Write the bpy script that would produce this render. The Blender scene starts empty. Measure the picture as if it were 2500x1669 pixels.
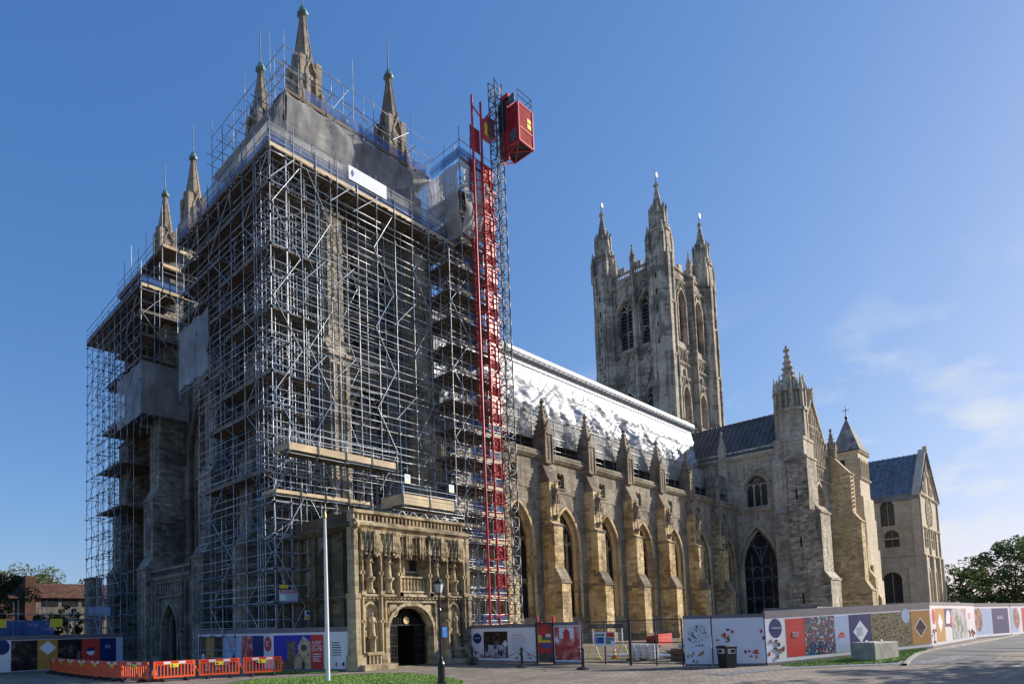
import bpy, math, random
from mathutils import Vector, Matrix
RND = random.Random(11)
sc = bpy.context.scene
C = sc.collection
rad = math.radians
# ---------------------------------------------------------------- camera
cam_d = bpy.data.cameras.new('camera')
cam = bpy.data.objects.new('camera', cam_d); C.objects.link(cam)
cam_d.sensor_fit = 'HORIZONTAL'; cam_d.sensor_width = 36.0
cam_d.lens = 36.0 * 1551 / 2500
cam_d.shift_x = (1250 - 916) / 2500
cam_d.shift_y = (1430 - 834.5) / 2500
cam_d.clip_start = 0.1; cam_d.clip_end = 5000
CAMZ = 2.4
cam.matrix_world = Matrix(((0.757911, -0.02392522, -0.65191909, 0), (-0.65188597, -0.06578414, -0.75545823, 0),
                           (-0.02481144, 0.99754701, -0.06545504, CAMZ), (0, 0, 0, 1)))
sc.camera = cam
# ---------------------------------------------------------------- sky and sun
SUN_AZ, SUN_EL = -26.0, 24.0          # azimuth from east (+x), towards north positive
w = bpy.data.worlds.new('World'); sc.world = w; w.use_nodes = True
nt = w.node_tree; nt.nodes.clear()
wo = nt.nodes.new('ShaderNodeOutputWorld'); bg = nt.nodes.new('ShaderNodeBackground')
sky = nt.nodes.new('ShaderNodeTexSky'); sky.sky_type = 'NISHITA'; sky.sun_disc = False
sky.sun_elevation = rad(SUN_EL); sky.sun_rotation = rad(90 - SUN_AZ)
sky.air_density = 1.0; sky.dust_density = 0.75; sky.ozone_density = 3.0; sky.altitude = 20
tc = nt.nodes.new('ShaderNodeTexCoord')
mp = nt.nodes.new('ShaderNodeMapping'); mp.inputs['Scale'].default_value = (4.2, 4.2, 8.0)
n1 = nt.nodes.new('ShaderNodeTexNoise'); n1.inputs['Scale'].default_value = 1.9; n1.inputs['Detail'].default_value = 7; n1.inputs['Roughness'].default_value = .55
cr = nt.nodes.new('ShaderNodeValToRGB'); cr.color_ramp.elements[0].position = .49; cr.color_ramp.elements[1].position = .66
sx = nt.nodes.new('ShaderNodeSeparateXYZ')
mr = nt.nodes.new('ShaderNodeMapRange'); mr.inputs['From Min'].default_value = .42; mr.inputs['From Max'].default_value = .10
mul = nt.nodes.new('ShaderNodeMath'); mul.operation = 'MULTIPLY'
mul2 = nt.nodes.new('ShaderNodeMath'); mul2.operation = 'MULTIPLY'; mul2.inputs[1].default_value = 1.0
mix = nt.nodes.new('ShaderNodeMix'); mix.data_type = 'RGBA'
mix.inputs[7].default_value = (4.6, 4.7, 4.8, 1)
nt.links.new(tc.outputs['Generated'], mp.inputs['Vector']); nt.links.new(mp.outputs[0], n1.inputs['Vector'])
nt.links.new(n1.outputs['Fac'], cr.inputs[0]); nt.links.new(tc.outputs['Generated'], sx.inputs[0])
nt.links.new(sx.outputs['Z'], mr.inputs['Value']); nt.links.new(cr.outputs[0], mul.inputs[0]); nt.links.new(mr.outputs[0], mul.inputs[1])
mx_ = nt.nodes.new('ShaderNodeMapRange'); mx_.inputs['From Min'].default_value = .70; mx_.inputs['From Max'].default_value = .93; nt.links.new(sx.outputs['X'], mx_.inputs['Value'])
mm_ = nt.nodes.new('ShaderNodeMath'); mm_.operation = 'MULTIPLY'; nt.links.new(mul.outputs[0], mm_.inputs[0]); nt.links.new(mx_.outputs[0], mm_.inputs[1]); nt.links.new(mm_.outputs[0], mul2.inputs[0]); nt.links.new(mul2.outputs[0], mix.inputs[0])
SKY = 0.13; sp_ = nt.nodes.new('ShaderNodeSeparateColor'); cb_ = nt.nodes.new('ShaderNodeCombineColor'); nt.links.new(sky.outputs[0], sp_.inputs[0])
for i_, (p_, g_) in enumerate(((.95, .72), (.70, .69), (.50, .86))):      # tone response of the photograph's sky
    a_ = nt.nodes.new('ShaderNodeMath'); a_.operation = 'MULTIPLY'; a_.inputs[1].default_value = SKY
    b_ = nt.nodes.new('ShaderNodeMath'); b_.operation = 'POWER'; b_.inputs[1].default_value = p_
    d_ = nt.nodes.new('ShaderNodeMath'); d_.operation = 'MULTIPLY'; d_.inputs[1].default_value = g_ / SKY * .76
    nt.links.new(sp_.outputs[i_], a_.inputs[0]); nt.links.new(a_.outputs[0], b_.inputs[0]); nt.links.new(b_.outputs[0], d_.inputs[0]); nt.links.new(d_.outputs[0], cb_.inputs[i_])
nt.links.new(cb_.outputs[0], mix.inputs[6]); nt.links.new(mix.outputs[2], bg.inputs['Color'])
bg.inputs['Strength'].default_value = SKY
nt.links.new(bg.outputs[0], wo.inputs['Surface'])
sun_d = bpy.data.lights.new('sun', 'SUN'); sun = bpy.data.objects.new('sun', sun_d); C.objects.link(sun)
sun_d.energy = 5.0; sun_d.angle = rad(.53); sun_d.color = (1, .93, .82)
sd = Vector((math.cos(rad(SUN_AZ)) * math.cos(rad(SUN_EL)), math.sin(rad(SUN_AZ)) * math.cos(rad(SUN_EL)), math.sin(rad(SUN_EL))))
sun.rotation_euler = sd.to_track_quat('Z', 'Y').to_euler(); sun.location = (60, -60, 60)
vs = sc.view_settings; vs.view_transform = 'Standard'; vs.look = 'None'; vs.exposure = 0.5; vs.gamma = 1.0; vs.use_curve_mapping = False
sc.cycles.max_bounces = 6; sc.cycles.diffuse_bounces = 3; sc.cycles.glossy_bounces = 3; sc.cycles.transmission_bounces = 3
sc.cycles.transparent_max_bounces = 14; sc.cycles.caustics_reflective = False; sc.cycles.caustics_refractive = False
# ---------------------------------------------------------------- materials
def _mat(name):
    m = bpy.data.materials.new(name); m.use_nodes = True
    return m, m.node_tree, m.node_tree.nodes['Principled BSDF']
def N(t, typ, **kw):
    n = t.nodes.new(typ)
    for k, v in kw.items():
        if k.startswith('_'): setattr(n, k[1:], v)
        else: n.inputs[k.replace('__', ' ')].default_value = v
    return n
def c4(c): return (c[0], c[1], c[2], 1)
def ramp(t, src, a, b, ca=(0, 0, 0), cb=(1, 1, 1)):
    r = t.nodes.new('ShaderNodeValToRGB'); r.color_ramp.elements[0].position = a; r.color_ramp.elements[1].position = b
    r.color_ramp.elements[0].color = c4(ca); r.color_ramp.elements[1].color = c4(cb)
    t.links.new(src, r.inputs[0]); return r.outputs[0]
def mixc(t, fac, a, b, blend='MIX'):
    m = t.nodes.new('ShaderNodeMix'); m.data_type = 'RGBA'; m.blend_type = blend
    for s, v in ((0, fac), (6, a), (7, b)):
        if isinstance(v, (int, float)): m.inputs[s].default_value = v
        elif isinstance(v, tuple): m.inputs[s].default_value = c4(v)
        else: t.links.new(v, m.inputs[s])
    return m.outputs[2]
def math2(t, op, a, b):
    m = t.nodes.new('ShaderNodeMath'); m.operation = op
    for i, v in enumerate((a, b)):
        if isinstance(v, (int, float)): m.inputs[i].default_value = v
        else: t.links.new(v, m.inputs[i])
    return m.outputs[0]
def pnoise(t, pos, scale, detail=5, stretch=(1, 1, 1), rough=.6, off=0):
    mp = t.nodes.new('ShaderNodeMapping'); mp.inputs['Scale'].default_value = stretch; mp.inputs['Location'].default_value = (off, off * .7, off * .3)
    n = t.nodes.new('ShaderNodeTexNoise'); n.inputs['Scale'].default_value = scale; n.inputs['Detail'].default_value = detail; n.inputs['Roughness'].default_value = rough
    t.links.new(pos, mp.inputs[0]); t.links.new(mp.outputs[0], n.inputs['Vector']); return n.outputs['Fac']
def simple(name, col, rough=.6, metal=0., var=.12, scale=2.0, bump=0., spec=.5, fine=18):
    m, t, b = _mat(name)
    g = t.nodes.new('ShaderNodeNewGeometry')
    f = pnoise(t, g.outputs['Position'], scale, 4)
    d = tuple(max(0, x * (1 - var * 1.6)) for x in col); l = tuple(min(1, x * (1 + var * 1.2)) for x in col)
    t.links.new(ramp(t, f, .3, .7, d, l), b.inputs['Base Color'])
    b.inputs['Roughness'].default_value = rough; b.inputs['Metallic'].default_value = metal
    b.inputs['Specular IOR Level'].default_value = spec
    if bump:
        bp = t.nodes.new('ShaderNodeBump'); bp.inputs['Strength'].default_value = bump; bp.inputs['Distance'].default_value = .02
        t.links.new(pnoise(t, g.outputs['Position'], fine, 4), bp.inputs['Height']); t.links.new(bp.outputs[0], b.inputs['Normal'])
    return m
def stone(name, base, light, dark, stain=.5, streak=.5, bw=.75, bh=.34, mortar=.6, coarse=.22, blockvar=.17, seed=0.):
    """coursed masonry; patches, sooty streaks and joints in world coordinates"""
    m, t, b = _mat(name); L = t.links.new; base, light, dark = (tuple(min(.8, x * 1.26) for x in q) for q in (base, light, dark))
    g = t.nodes.new('ShaderNodeNewGeometry'); pos = g.outputs['Position']
    s = t.nodes.new('ShaderNodeSeparateXYZ'); L(pos, s.inputs[0])
    cb = t.nodes.new('ShaderNodeCombineXYZ'); L(math2(t, 'ADD', s.outputs[0], s.outputs[1]), cb.inputs[0]); L(s.outputs[2], cb.inputs[1])
    wob = pnoise(t, pos, .9, 2)
    br = t.nodes.new('ShaderNodeTexBrick'); br.offset = .5; br.squash = 1
    br.inputs['Scale'].default_value = 1; br.inputs['Brick Width'].default_value = bw; br.inputs['Row Height'].default_value = bh
    br.inputs['Mortar Size'].default_value = .02; br.inputs['Mortar Smooth'].default_value = .4; br.inputs['Bias'].default_value = 0
    br.inputs['Color1'].default_value = (1 - blockvar * 1.4,) * 3 + (1,); br.inputs['Color2'].default_value = (1 + blockvar,) * 3 + (1,); br.inputs['Mortar'].default_value = (mortar,) * 3 + (1,)
    L(cb.outputs[0], br.inputs['Vector'])
    c = ramp(t, pnoise(t, pos, coarse, 6, off=seed), .34, .66, base, light)
    c = mixc(t, 1.0, c, br.outputs['Color'], 'MULTIPLY')
    # blotches the size of a few stones
    bl = ramp(t, pnoise(t, pos, 1.5, 4, (1, 1, 2.2), off=seed + 3), .42, .62)
    c = mixc(t, math2(t, 'MULTIPLY', bl, .38), c, mixc(t, 1.0, c, (.60, .57, .52), 'MULTIPLY'))
    # soot: big patches times vertical streaks
    sc_ = t.nodes.new('ShaderNodeSeparateColor'); L(br.outputs['Color'], sc_.inputs[0]); bv = math2(t, 'MULTIPLY', math2(t, 'SUBTRACT', sc_.outputs[0], 1.0), .55 * .13 / blockvar)
    p1 = ramp(t, math2(t, 'ADD', pnoise(t, pos, .30, 6, (1, 1, .8), off=seed + 7), bv), .58 - .22 * stain, .70 - .2 * stain)
    p2 = ramp(t, math2(t, 'ADD', pnoise(t, pos, 1.0, 6, (1.3, 1.3, .16), off=seed + 11), bv), .60 - .22 * streak, .74 - .22 * streak)
    k = math2(t, 'MULTIPLY', math2(t, 'MAXIMUM', math2(t, 'MULTIPLY', p1, .8), math2(t, 'MULTIPLY', p2, .8)), min(1, .4 + stain))
    c = mixc(t, k, c, dark)
    at = t.nodes.new('ShaderNodeAttribute'); at.attribute_name = 'tone'
    oi = t.nodes.new('ShaderNodeObjectInfo')
    tn = math2(t, 'ADD', math2(t, 'ADD', at.outputs['Fac'], 1.0), math2(t, 'MULTIPLY', math2(t, 'SUBTRACT', oi.outputs['Random'], .5), .16))
    cc = t.nodes.new('ShaderNodeCombineColor')
    for i in range(3): L(tn, cc.inputs[i])
    c = mixc(t, 1.0, c, cc.outputs[0], 'MULTIPLY')
    L(c, b.inputs['Base Color']); b.inputs['Roughness'].default_value = .92; b.inputs['Specular IOR Level'].default_value = .2
    bp = t.nodes.new('ShaderNodeBump'); bp.inputs['Strength'].default_value = .55; bp.inputs['Distance'].default_value = .03
    h = math2(t, 'ADD', math2(t, 'MULTIPLY', br.outputs['Fac'], -1.0), math2(t, 'MULTIPLY', pnoise(t, pos, 7, 5), 1.3))
    L(h, bp.inputs['Height']); L(bp.outputs[0], b.inputs['Normal'])
    return m
def net(name, col, opac, rough=.8, fold=.5):
    """debris netting: open weave seen as partly transparent cloth"""
    m, t, b = _mat(name); L = t.links.new
    out = t.nodes['Material Output']; tr = t.nodes.new('ShaderNodeBsdfTransparent'); ms = t.nodes.new('ShaderNodeMixShader')
    g = t.nodes.new('ShaderNodeNewGeometry')
    f = pnoise(t, g.outputs['Position'], .8, 5, (1, 1, .5))
    L(ramp(t, f, .3, .7, tuple(x * .75 for x in col), tuple(min(1, x * 1.15) for x in col)), b.inputs['Base Color'])
    b.inputs['Roughness'].default_value = rough
    tl = t.nodes.new('ShaderNodeBsdfTranslucent'); tl.inputs[0].default_value = c4(col); m2 = t.nodes.new('ShaderNodeMixShader'); m2.inputs[0].default_value = .35
    L(b.outputs[0], m2.inputs[1]); L(tl.outputs[0], m2.inputs[2])
    mr = t.nodes.new('ShaderNodeMapRange'); mr.inputs['To Min'].default_value = max(0, opac - .12); mr.inputs['To Max'].default_value = min(1, opac + .12)
    mr.inputs['From Min'].default_value = .35; mr.inputs['From Max'].default_value = .65
    L(f, mr.inputs['Value']); L(mr.outputs[0], ms.inputs[0])
    L(tr.outputs[0], ms.inputs[1]); L(m2.outputs[0], ms.inputs[2]); L(ms.outputs[0], out.inputs['Surface'])
    return m
M = {}
M['gold'] = stone('honey_limestone', (.47, .325, .15), (.62, .49, .28), (.07, .048, .028), .46, .46, blockvar=.08, mortar=.85, coarse=.35, seed=2)
M['wall'] = stone('aisle_wall_stone', (.27, .225, .155), (.40, .35, .26), (.06, .05, .04), .45, .6, seed=5)
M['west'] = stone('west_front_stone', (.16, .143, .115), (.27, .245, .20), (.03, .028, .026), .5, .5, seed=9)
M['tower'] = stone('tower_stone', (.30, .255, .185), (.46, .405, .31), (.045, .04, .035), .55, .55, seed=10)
M['flint'] = stone('coursed_rubble', (.19, .178, .15), (.33, .31, .265), (.04, .038, .036), .55, .3, bw=.5, bh=.22, blockvar=.3, seed=14)
M['bell'] = stone('central_tower_stone', (.37, .32, .24), (.57, .505, .395), (.05, .047, .044), .55, .6, bw=1.0, bh=.45, seed=21)
M['trans'] = stone('transept_stone', (.43, .365, .265), (.60, .53, .405), (.07, .06, .05), .42, .48, bw=.7, bh=.32, seed=26)
M['transy'] = stone('transept_warm_stone', (.44, .33, .18), (.55, .44, .27), (.13, .10, .07), .2, .25, bw=.7, bh=.32, seed=33)
M['se'] = stone('south_east_stone', (.48, .40, .28), (.58, .50, .37), (.18, .15, .12), .12, .22, bw=.8, bh=.34, mortar=.85, blockvar=.09, seed=40)
M['porch'] = stone('porch_limestone', (.34, .26, .155), (.52, .42, .27), (.045, .035, .026), .5, .55, bw=.6, bh=.3, blockvar=.06, mortar=.85, coarse=.5, seed=47)
M['porchw'] = stone('shade_toned_porch_flank', (.125, .095, .06), (.21, .165, .11), (.04, .03, .022), .5, .5, bw=.6, bh=.3, blockvar=.08, mortar=.85, seed=48)  # same porch stone, colour darkened to carry the shade of the west side
M['pinn'] = stone('pinnacle_stone', (.27, .215, .15), (.37, .31, .235), (.05, .045, .04), .45, .4, seed=52)
M['slate'] = simple('weathered_lead', (.16, .165, .175), .7, 0, .25, .8, .2)
M['lead'] = simple('lead_roof', (.095, .10, .108), .55, .15, .3, .6, .2)
M['copper'] = simple('verdigris_copper', (.14, .22, .19), .6, .2, .3, 3)
def glass_mat():
    m, t, b = _mat('leaded_glass'); L = t.links.new; g = t.nodes.new('ShaderNodeNewGeometry'); s = t.nodes.new('ShaderNodeSeparateXYZ'); L(g.outputs['Position'], s.inputs[0])
    cb = t.nodes.new('ShaderNodeCombineXYZ'); L(math2(t, 'ADD', s.outputs[0], s.outputs[1]), cb.inputs[0]); L(s.outputs[2], cb.inputs[1])
    br = t.nodes.new('ShaderNodeTexBrick'); br.offset = 0; br.inputs['Scale'].default_value = 1; br.inputs['Brick Width'].default_value = .22; br.inputs['Row Height'].default_value = .3; br.inputs['Mortar Size'].default_value = .018
    br.inputs['Color1'].default_value = (.012, .015, .018, 1); br.inputs['Color2'].default_value = (.05, .055, .06, 1); br.inputs['Mortar'].default_value = (.008, .008, .008, 1); L(cb.outputs[0], br.inputs['Vector'])
    L(mixc(t, .5, br.outputs['Color'], ramp(t, pnoise(t, g.outputs['Position'], .8, 3), .35, .7, (.01, .011, .013), (.045, .05, .055))), b.inputs['Base Color']); b.inputs['Roughness'].default_value = .22
    bp = t.nodes.new('ShaderNodeBump'); bp.inputs['Strength'].default_value = .5; bp.inputs['Distance'].default_value = .04; L(pnoise(t, g.outputs['Position'], 6, 2), bp.inputs['Height']); L(bp.outputs[0], b.inputs['Normal']); return m
M['glass'] = glass_mat()
M['dark'] = simple('dark_interior', (.012, .011, .01), .9, 0, .1)
M['iron'] = simple('black_iron', (.015, .015, .017), .45, .3, .2, 4)
M['galv'] = simple('galvanised_tube', (.40, .425, .455), .42, .4, .3, 1.3)
M['galvb'] = simple('blue_painted_tube', (.12, .20, .31), .45, .3, .3, 1.1)
M['coup'] = simple('coupler_steel', (.16, .16, .17), .5, .6, .3, 5)
M['board'] = simple('scaffold_board', (.17, .13, .088), .85, 0, .35, 1.1, .2)
M['newboard'] = simple('new_toe_board', (.60, .47, .29), .8, 0, .22, .9, .15)
M['netg'] = net('grey_debris_net', (.60, .60, .59), .52)
M['netw'] = net('white_mesh_sheet', (.55, .60, .66), .62)
M['netw2'] = net('pale_debris_net', (.56, .54, .51), .82)
M['netb'] = net('blue_mesh', (.07, .16, .42), .72)
M['netd'] = net('nave_scaffold_net', (.36, .345, .30), .95)
M['red'] = simple('red_hoist_paint', (.50, .028, .035), .45, .1, .25, 2)
M['redmesh'] = net('red_hoist_mesh', (.50, .03, .04), .86)
M['redmesh2'] = net('red_side_mesh', (.30, .03, .035), .6)
M['maststeel'] = simple('hoist_mast_steel', (.13, .135, .14), .5, .4, .2, 2)
M['white'] = simple('white_panel', (.78, .77, .80), .25, 0, .03, .7)
M['paint'] = simple('white_pole_paint', (.80, .80, .79), .35, 0, .05, 2)
M['greyrail'] = simple('hoarding_grey_trim', (.17, .155, .17), .5, 0, .1, 2)
M['concrete'] = simple('cast_concrete', (.40, .37, .31), .9, 0, .22, 2.2, .3)
M['orange'] = simple('orange_barrier_plastic', (.85, .115, .02), .45, 0, .12, 2.5)
M['rwhite'] = simple('reflective_white', (.78, .78, .78), .35, 0, .05)
M['rred'] = simple('reflective_red', (.66, .03, .025), .35, 0, .05)
M['yellow'] = simple('sign_yellow', (.85, .66, .04), .45, 0, .05)
M['rubber'] = simple('black_rubber', (.02, .02, .021), .7, 0, .2, 6)
# ---------------------------------------------------------------- mesh helpers
class Fr:
    """vertical plane frame: u along the wall, n outwards, z up"""
    def __init__(s, ox, oy, ux, uy, nx, ny):
        l = math.hypot(ux, uy); k = math.hypot(nx, ny)
        s.o = (ox, oy); s.u = (ux / l, uy / l); s.n = (nx / k, ny / k)
    def p(s, u, z, n=0.):
        return (s.o[0] + s.u[0] * u + s.n[0] * n, s.o[1] + s.u[1] * u + s.n[1] * n, z)
def S(y): return Fr(0, y, 1, 0, 0, -1)        # south wall, u = x
def W(x): return Fr(x, 0, 0, 1, -1, 0)        # west wall, u = y
def Nn(y): return Fr(0, y, 1, 0, 0, 1)
def Ee(x): return Fr(x, 0, 0, 1, 1, 0)
class MB:
    def __init__(s): s.v = []; s.f = []; s.t = []; s.m = []; s.tone = 0.; s.mi = 0
    def add(s, vs, fs, tone=None):
        o = len(s.v); s.v.extend(vs); tn = s.tone if tone is None else tone
        for f in fs: s.f.append(tuple(i + o for i in f)); s.t.append(tn); s.m.append(s.mi)
        return s
    def quad(s, a, b, c, d): return s.add([a, b, c, d], [(0, 1, 2, 3)])
    def poly(s, pts): return s.add(list(pts), [tuple(range(len(pts)))])
    def box(s, x0, y0, z0, x1, y1, z1, tone=None):
        return s.add([(x0, y0, z0), (x1, y0, z0), (x1, y1, z0), (x0, y1, z0), (x0, y0, z1), (x1, y0, z1), (x1, y1, z1), (x0, y1, z1)],
                     [(0, 3, 2, 1), (4, 5, 6, 7), (0, 1, 5, 4), (1, 2, 6, 5), (2, 3, 7, 6), (3, 0, 4, 7)], tone)
    def fbox(s, fr, u0, u1, z0, z1, n0, n1, tone=None):
        P = fr.p
        return s.add([P(u0, z0, n0), P(u1, z0, n0), P(u1, z0, n1), P(u0, z0, n1), P(u0, z1, n0), P(u1, z1, n0), P(u1, z1, n1), P(u0, z1, n1)],
                     [(0, 3, 2, 1), (4, 5, 6, 7), (0, 1, 5, 4), (1, 2, 6, 5), (2, 3, 7, 6), (3, 0, 4, 7)], tone)
    def ext(s, fr, poly, n0, n1):
        k = len(poly); a = [fr.p(u, z, n0) for u, z in poly]; b = [fr.p(u, z, n1) for u, z in poly]
        return s.add(a + b, [tuple(range(k))[::-1], tuple(range(k, 2 * k))] + [(i, (i + 1) % k, k + (i + 1) % k, k + i) for i in range(k)])
    def side(s, fr, prof, u0, u1):
        """profile in (n, z), swept along u"""
        k = len(prof); a = [fr.p(u0, z, n) for n, z in prof]; b = [fr.p(u1, z, n) for n, z in prof]
        return s.add(a + b, [tuple(range(k))[::-1], tuple(range(k, 2 * k))] + [(i, (i + 1) % k, k + (i + 1) % k, k + i) for i in range(k)])
    def ngon(s, cx, cy, r0, r1, z0, z1, n=8, rot=0., cap=True):
        a = [(cx + r0 * math.cos(rot + 2 * math.pi * i / n), cy + r0 * math.sin(rot + 2 * math.pi * i / n), z0) for i in range(n)]
        fs = []
        if r1 < 1e-4:
            vs = a + [(cx, cy, z1)]; fs = [(i, (i + 1) % n, n) for i in range(n)]
        else:
            vs = a + [(cx + r1 * math.cos(rot + 2 * math.pi * i / n), cy + r1 * math.sin(rot + 2 * math.pi * i / n), z1) for i in range(n)]
            fs = [(i, (i + 1) % n, n + (i + 1) % n, n + i) for i in range(n)]
            if cap: fs.append(tuple(range(n, 2 * n)))
        if cap: fs.append(tuple(range(n))[::-1])
        return s.add(vs, fs)
    def lathe(s, cx, cy, prof, n=10, ex=1., ey=1., fold=0., fk=7):
        vs = []; fs = []
        for r, z in prof:
            for i in range(n):
                a = 2 * math.pi * i / n; q = r * (1 + fold * math.sin(fk * a + z * 3))
                vs.append((cx + ex * q * math.cos(a), cy + ey * q * math.sin(a), z))
        for k in range(len(prof) - 1):
            for i in range(n): fs.append((k * n + i, k * n + (i + 1) % n, (k + 1) * n + (i + 1) % n, (k + 1) * n + i))
        fs.append(tuple(range(n))[::-1]); fs.append(tuple(range((len(prof) - 1) * n, len(prof) * n)))
        return s.add(vs, fs)
    def tube(s, p, q, r, n=6, r2=None):
        p = Vector(p); q = Vector(q); d = q - p
        if d.length < 1e-6: return s
        d.normalize(); a = d.orthogonal().normalized(); b = d.cross(a); r2 = r if r2 is None else r2
        vs = [tuple(p + (a * math.cos(2 * math.pi * i / n) + b * math.sin(2 * math.pi * i / n)) * r) for i in range(n)] + \
             [tuple(q + (a * math.cos(2 * math.pi * i / n) + b * math.sin(2 * math.pi * i / n)) * r2) for i in range(n)]
        return s.add(vs, [(i, (i + 1) % n, n + (i + 1) % n, n + i) for i in range(n)] + [tuple(range(n))[::-1], tuple(range(n, 2 * n))])
    def path(s, pts, r, n=5):
        for a, b in zip(pts[:-1], pts[1:]): s.tube(a, b, r, n)
        return s
    def bar(s, fr, pts, wd, n0, n1, closed=False):
        """rectangular bar of width wd along a polyline in the wall plane"""
        k = len(pts); L = []; Rr = []
        for i in range(k):
            a = pts[i - 1] if (i or closed) else pts[i]; b = pts[(i + 1) % k] if (i < k - 1 or closed) else pts[i]
            dx, dz = b[0] - a[0], b[1] - a[1]; l = math.hypot(dx, dz) or 1; nx, nz = -dz / l * wd / 2, dx / l * wd / 2
            L.append((pts[i][0] + nx, pts[i][1] + nz)); Rr.append((pts[i][0] - nx, pts[i][1] - nz))
        vs = []
        for q in (L, Rr):
            for n_ in (n0, n1): vs += [fr.p(u, z, n_) for u, z in q]
        fs = []
        for i in range(k if closed else k - 1):
            j = (i + 1) % k
            fs += [(i, j, k + j, k + i), (2 * k + i, 3 * k + i, 3 * k + j, 2 * k + j), (k + i, k + j, 3 * k + j, 3 * k + i), (i, 2 * k + i, 2 * k + j, j)]
        if not closed: fs += [(0, k, 3 * k, 2 * k), (k - 1, 3 * k - 1, 4 * k - 1, 2 * k - 1)]
        return s.add(vs, fs)
    def wall(s, fr, u0, u1, z0, z1, ops, depth=.6, n=0.):
        """flat wall with arched openings and their reveals; ops = (centre, width, sill, spring, rise)"""
        P = fr.p; cur = u0
        for (uc, wd, zs, zp, rise) in sorted(ops):
            a, b = uc - wd / 2, uc + wd / 2
            s.quad(P(cur, z0, n), P(a, z0, n), P(a, z1, n), P(cur, z1, n))
            if zs > z0: s.quad(P(a, z0, n), P(b, z0, n), P(b, zs, n), P(a, zs, n))
            arc = arch(uc, wd, zp, rise)
            for (p, q) in zip(arc[:-1], arc[1:]): s.quad(P(p[0], p[1], n), P(q[0], q[1], n), P(q[0], z1, n), P(p[0], z1, n))
            out = [(a, zs)] + arc + [(b, zs)]
            for (p, q) in zip(out, out[1:] + out[:1]): s.quad(P(p[0], p[1], n), P(q[0], q[1], n), P(q[0], q[1], n - depth), P(p[0], p[1], n - depth))
            cur = b
        return s.quad(P(cur, z0, n), P(u1, z0, n), P(u1, z1, n), P(cur, z1, n))
    def ashlar(s, fr, u0, u1, z0, z1, n=0., ch=(.30, .42), bw=(.45, .95), proud=.03, tv=.26, only=None):
        z = z0; out = []
        while z < z1 - .08:
            h = min(RND.uniform(*ch), z1 - z); u = u0
            if z1 - z - h < .12: h = z1 - z
            while u < u1 - .05:
                b = min(RND.uniform(*bw), u1 - u)
                if u1 - u - b < .2: b = u1 - u
                q = (u + .008, u + b - .008, z + .008, z + h - .008, n, n + proud * RND.uniform(.35, 1), RND.gauss(0, tv * .5))
                if only is None or only(q): out.append(q)
                u += b
            z += h
        for (a, b, c, d, n0, n1, tn) in out: s.fbox(fr, a, b, c, d, n0 - .05, n1, max(-.5, min(.4, tn)))
        return out
    def mesh(s, name, mats, smooth=False):
        me = bpy.data.meshes.new(name); me.from_pydata(s.v, [], s.f)
        for m in (mats if isinstance(mats, (list, tuple)) else [mats]): me.materials.append(m)
        if any(s.t):
            at = me.attributes.new('tone', 'FLOAT', 'FACE'); at.data.foreach_set('value', s.t)
        if any(s.m): me.polygons.foreach_set('material_index', s.m)
        if smooth: me.polygons.foreach_set('use_smooth', [True] * len(s.f))
        me.update(); return me
    def build(s, name, mats, parent=None, label=None, smooth=False, stuff=False):
        o = bpy.data.objects.new(name, s.mesh(name, mats, smooth)); C.objects.link(o)
        if parent is not None: adopt(o, parent)
        if label: o['label'] = label
        if stuff: o['kind'] = 'stuff'
        return o
def adopt(o, parent):
    o.parent = parent
    o.matrix_parent_inverse = WM[parent.name].inverted() if parent.name in WM else Matrix()
WM = {}
def thing(name, label, cat, loc=(0, 0, 0), group=None, rz=0.):
    o = bpy.data.objects.new(name, None); C.objects.link(o); o.empty_display_size = .3
    o.location = loc; o.rotation_euler = (0, 0, rz); o['label'] = label; o['category'] = cat
    if group: o['group'] = group
    WM[o.name] = Matrix.Translation(Vector(loc)) @ Matrix.Rotation(rz, 4, 'Z'); return o
def local_thing(name, label, cat, loc, rz=0., group=None):
    """thing whose parts are modelled in local coordinates"""
    o = bpy.data.objects.new(name, None); C.objects.link(o); o.empty_display_size = .3
    o.location = loc; o.rotation_euler = (0, 0, rz); o['label'] = label; o['category'] = cat
    if group: o['group'] = group
    return o
def clone(root, loc, rz, label):
    r = root.copy(); C.objects.link(r); r.location = loc; r.rotation_euler = (0, 0, rz); r['label'] = label
    for ch in list(root.children):
        c = ch.copy(); C.objects.link(c); c.parent = r
        for g in list(ch.children):
            d = g.copy(); C.objects.link(d); d.parent = c
    return r
def single(name, mb, mat, label, cat, group=None, smooth=False):
    o = mb.build(name, mat, smooth=smooth); o['label'] = label; o['category'] = cat
    if group: o['group'] = group
    return o
def struct(name, mb, mat, label=None, smooth=False):
    o = mb.build(name, mat, smooth=smooth); o['kind'] = 'structure'
    if label: o['label'] = label
    return o
def arch(uc, wd, zs, rise, k=7):
    a = wd / 2; r = (a * a + rise * rise) / (2 * a); L = []
    t1 = math.acos(max(-1, min(1, (r - a) / r)))
    for i in range(k + 1):
        t = t1 * i / k; L.append((uc - a + r - r * math.cos(t), zs + r * math.sin(t)))
    return L + [(2 * uc - u, z) for u, z in L[-2::-1]]
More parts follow.
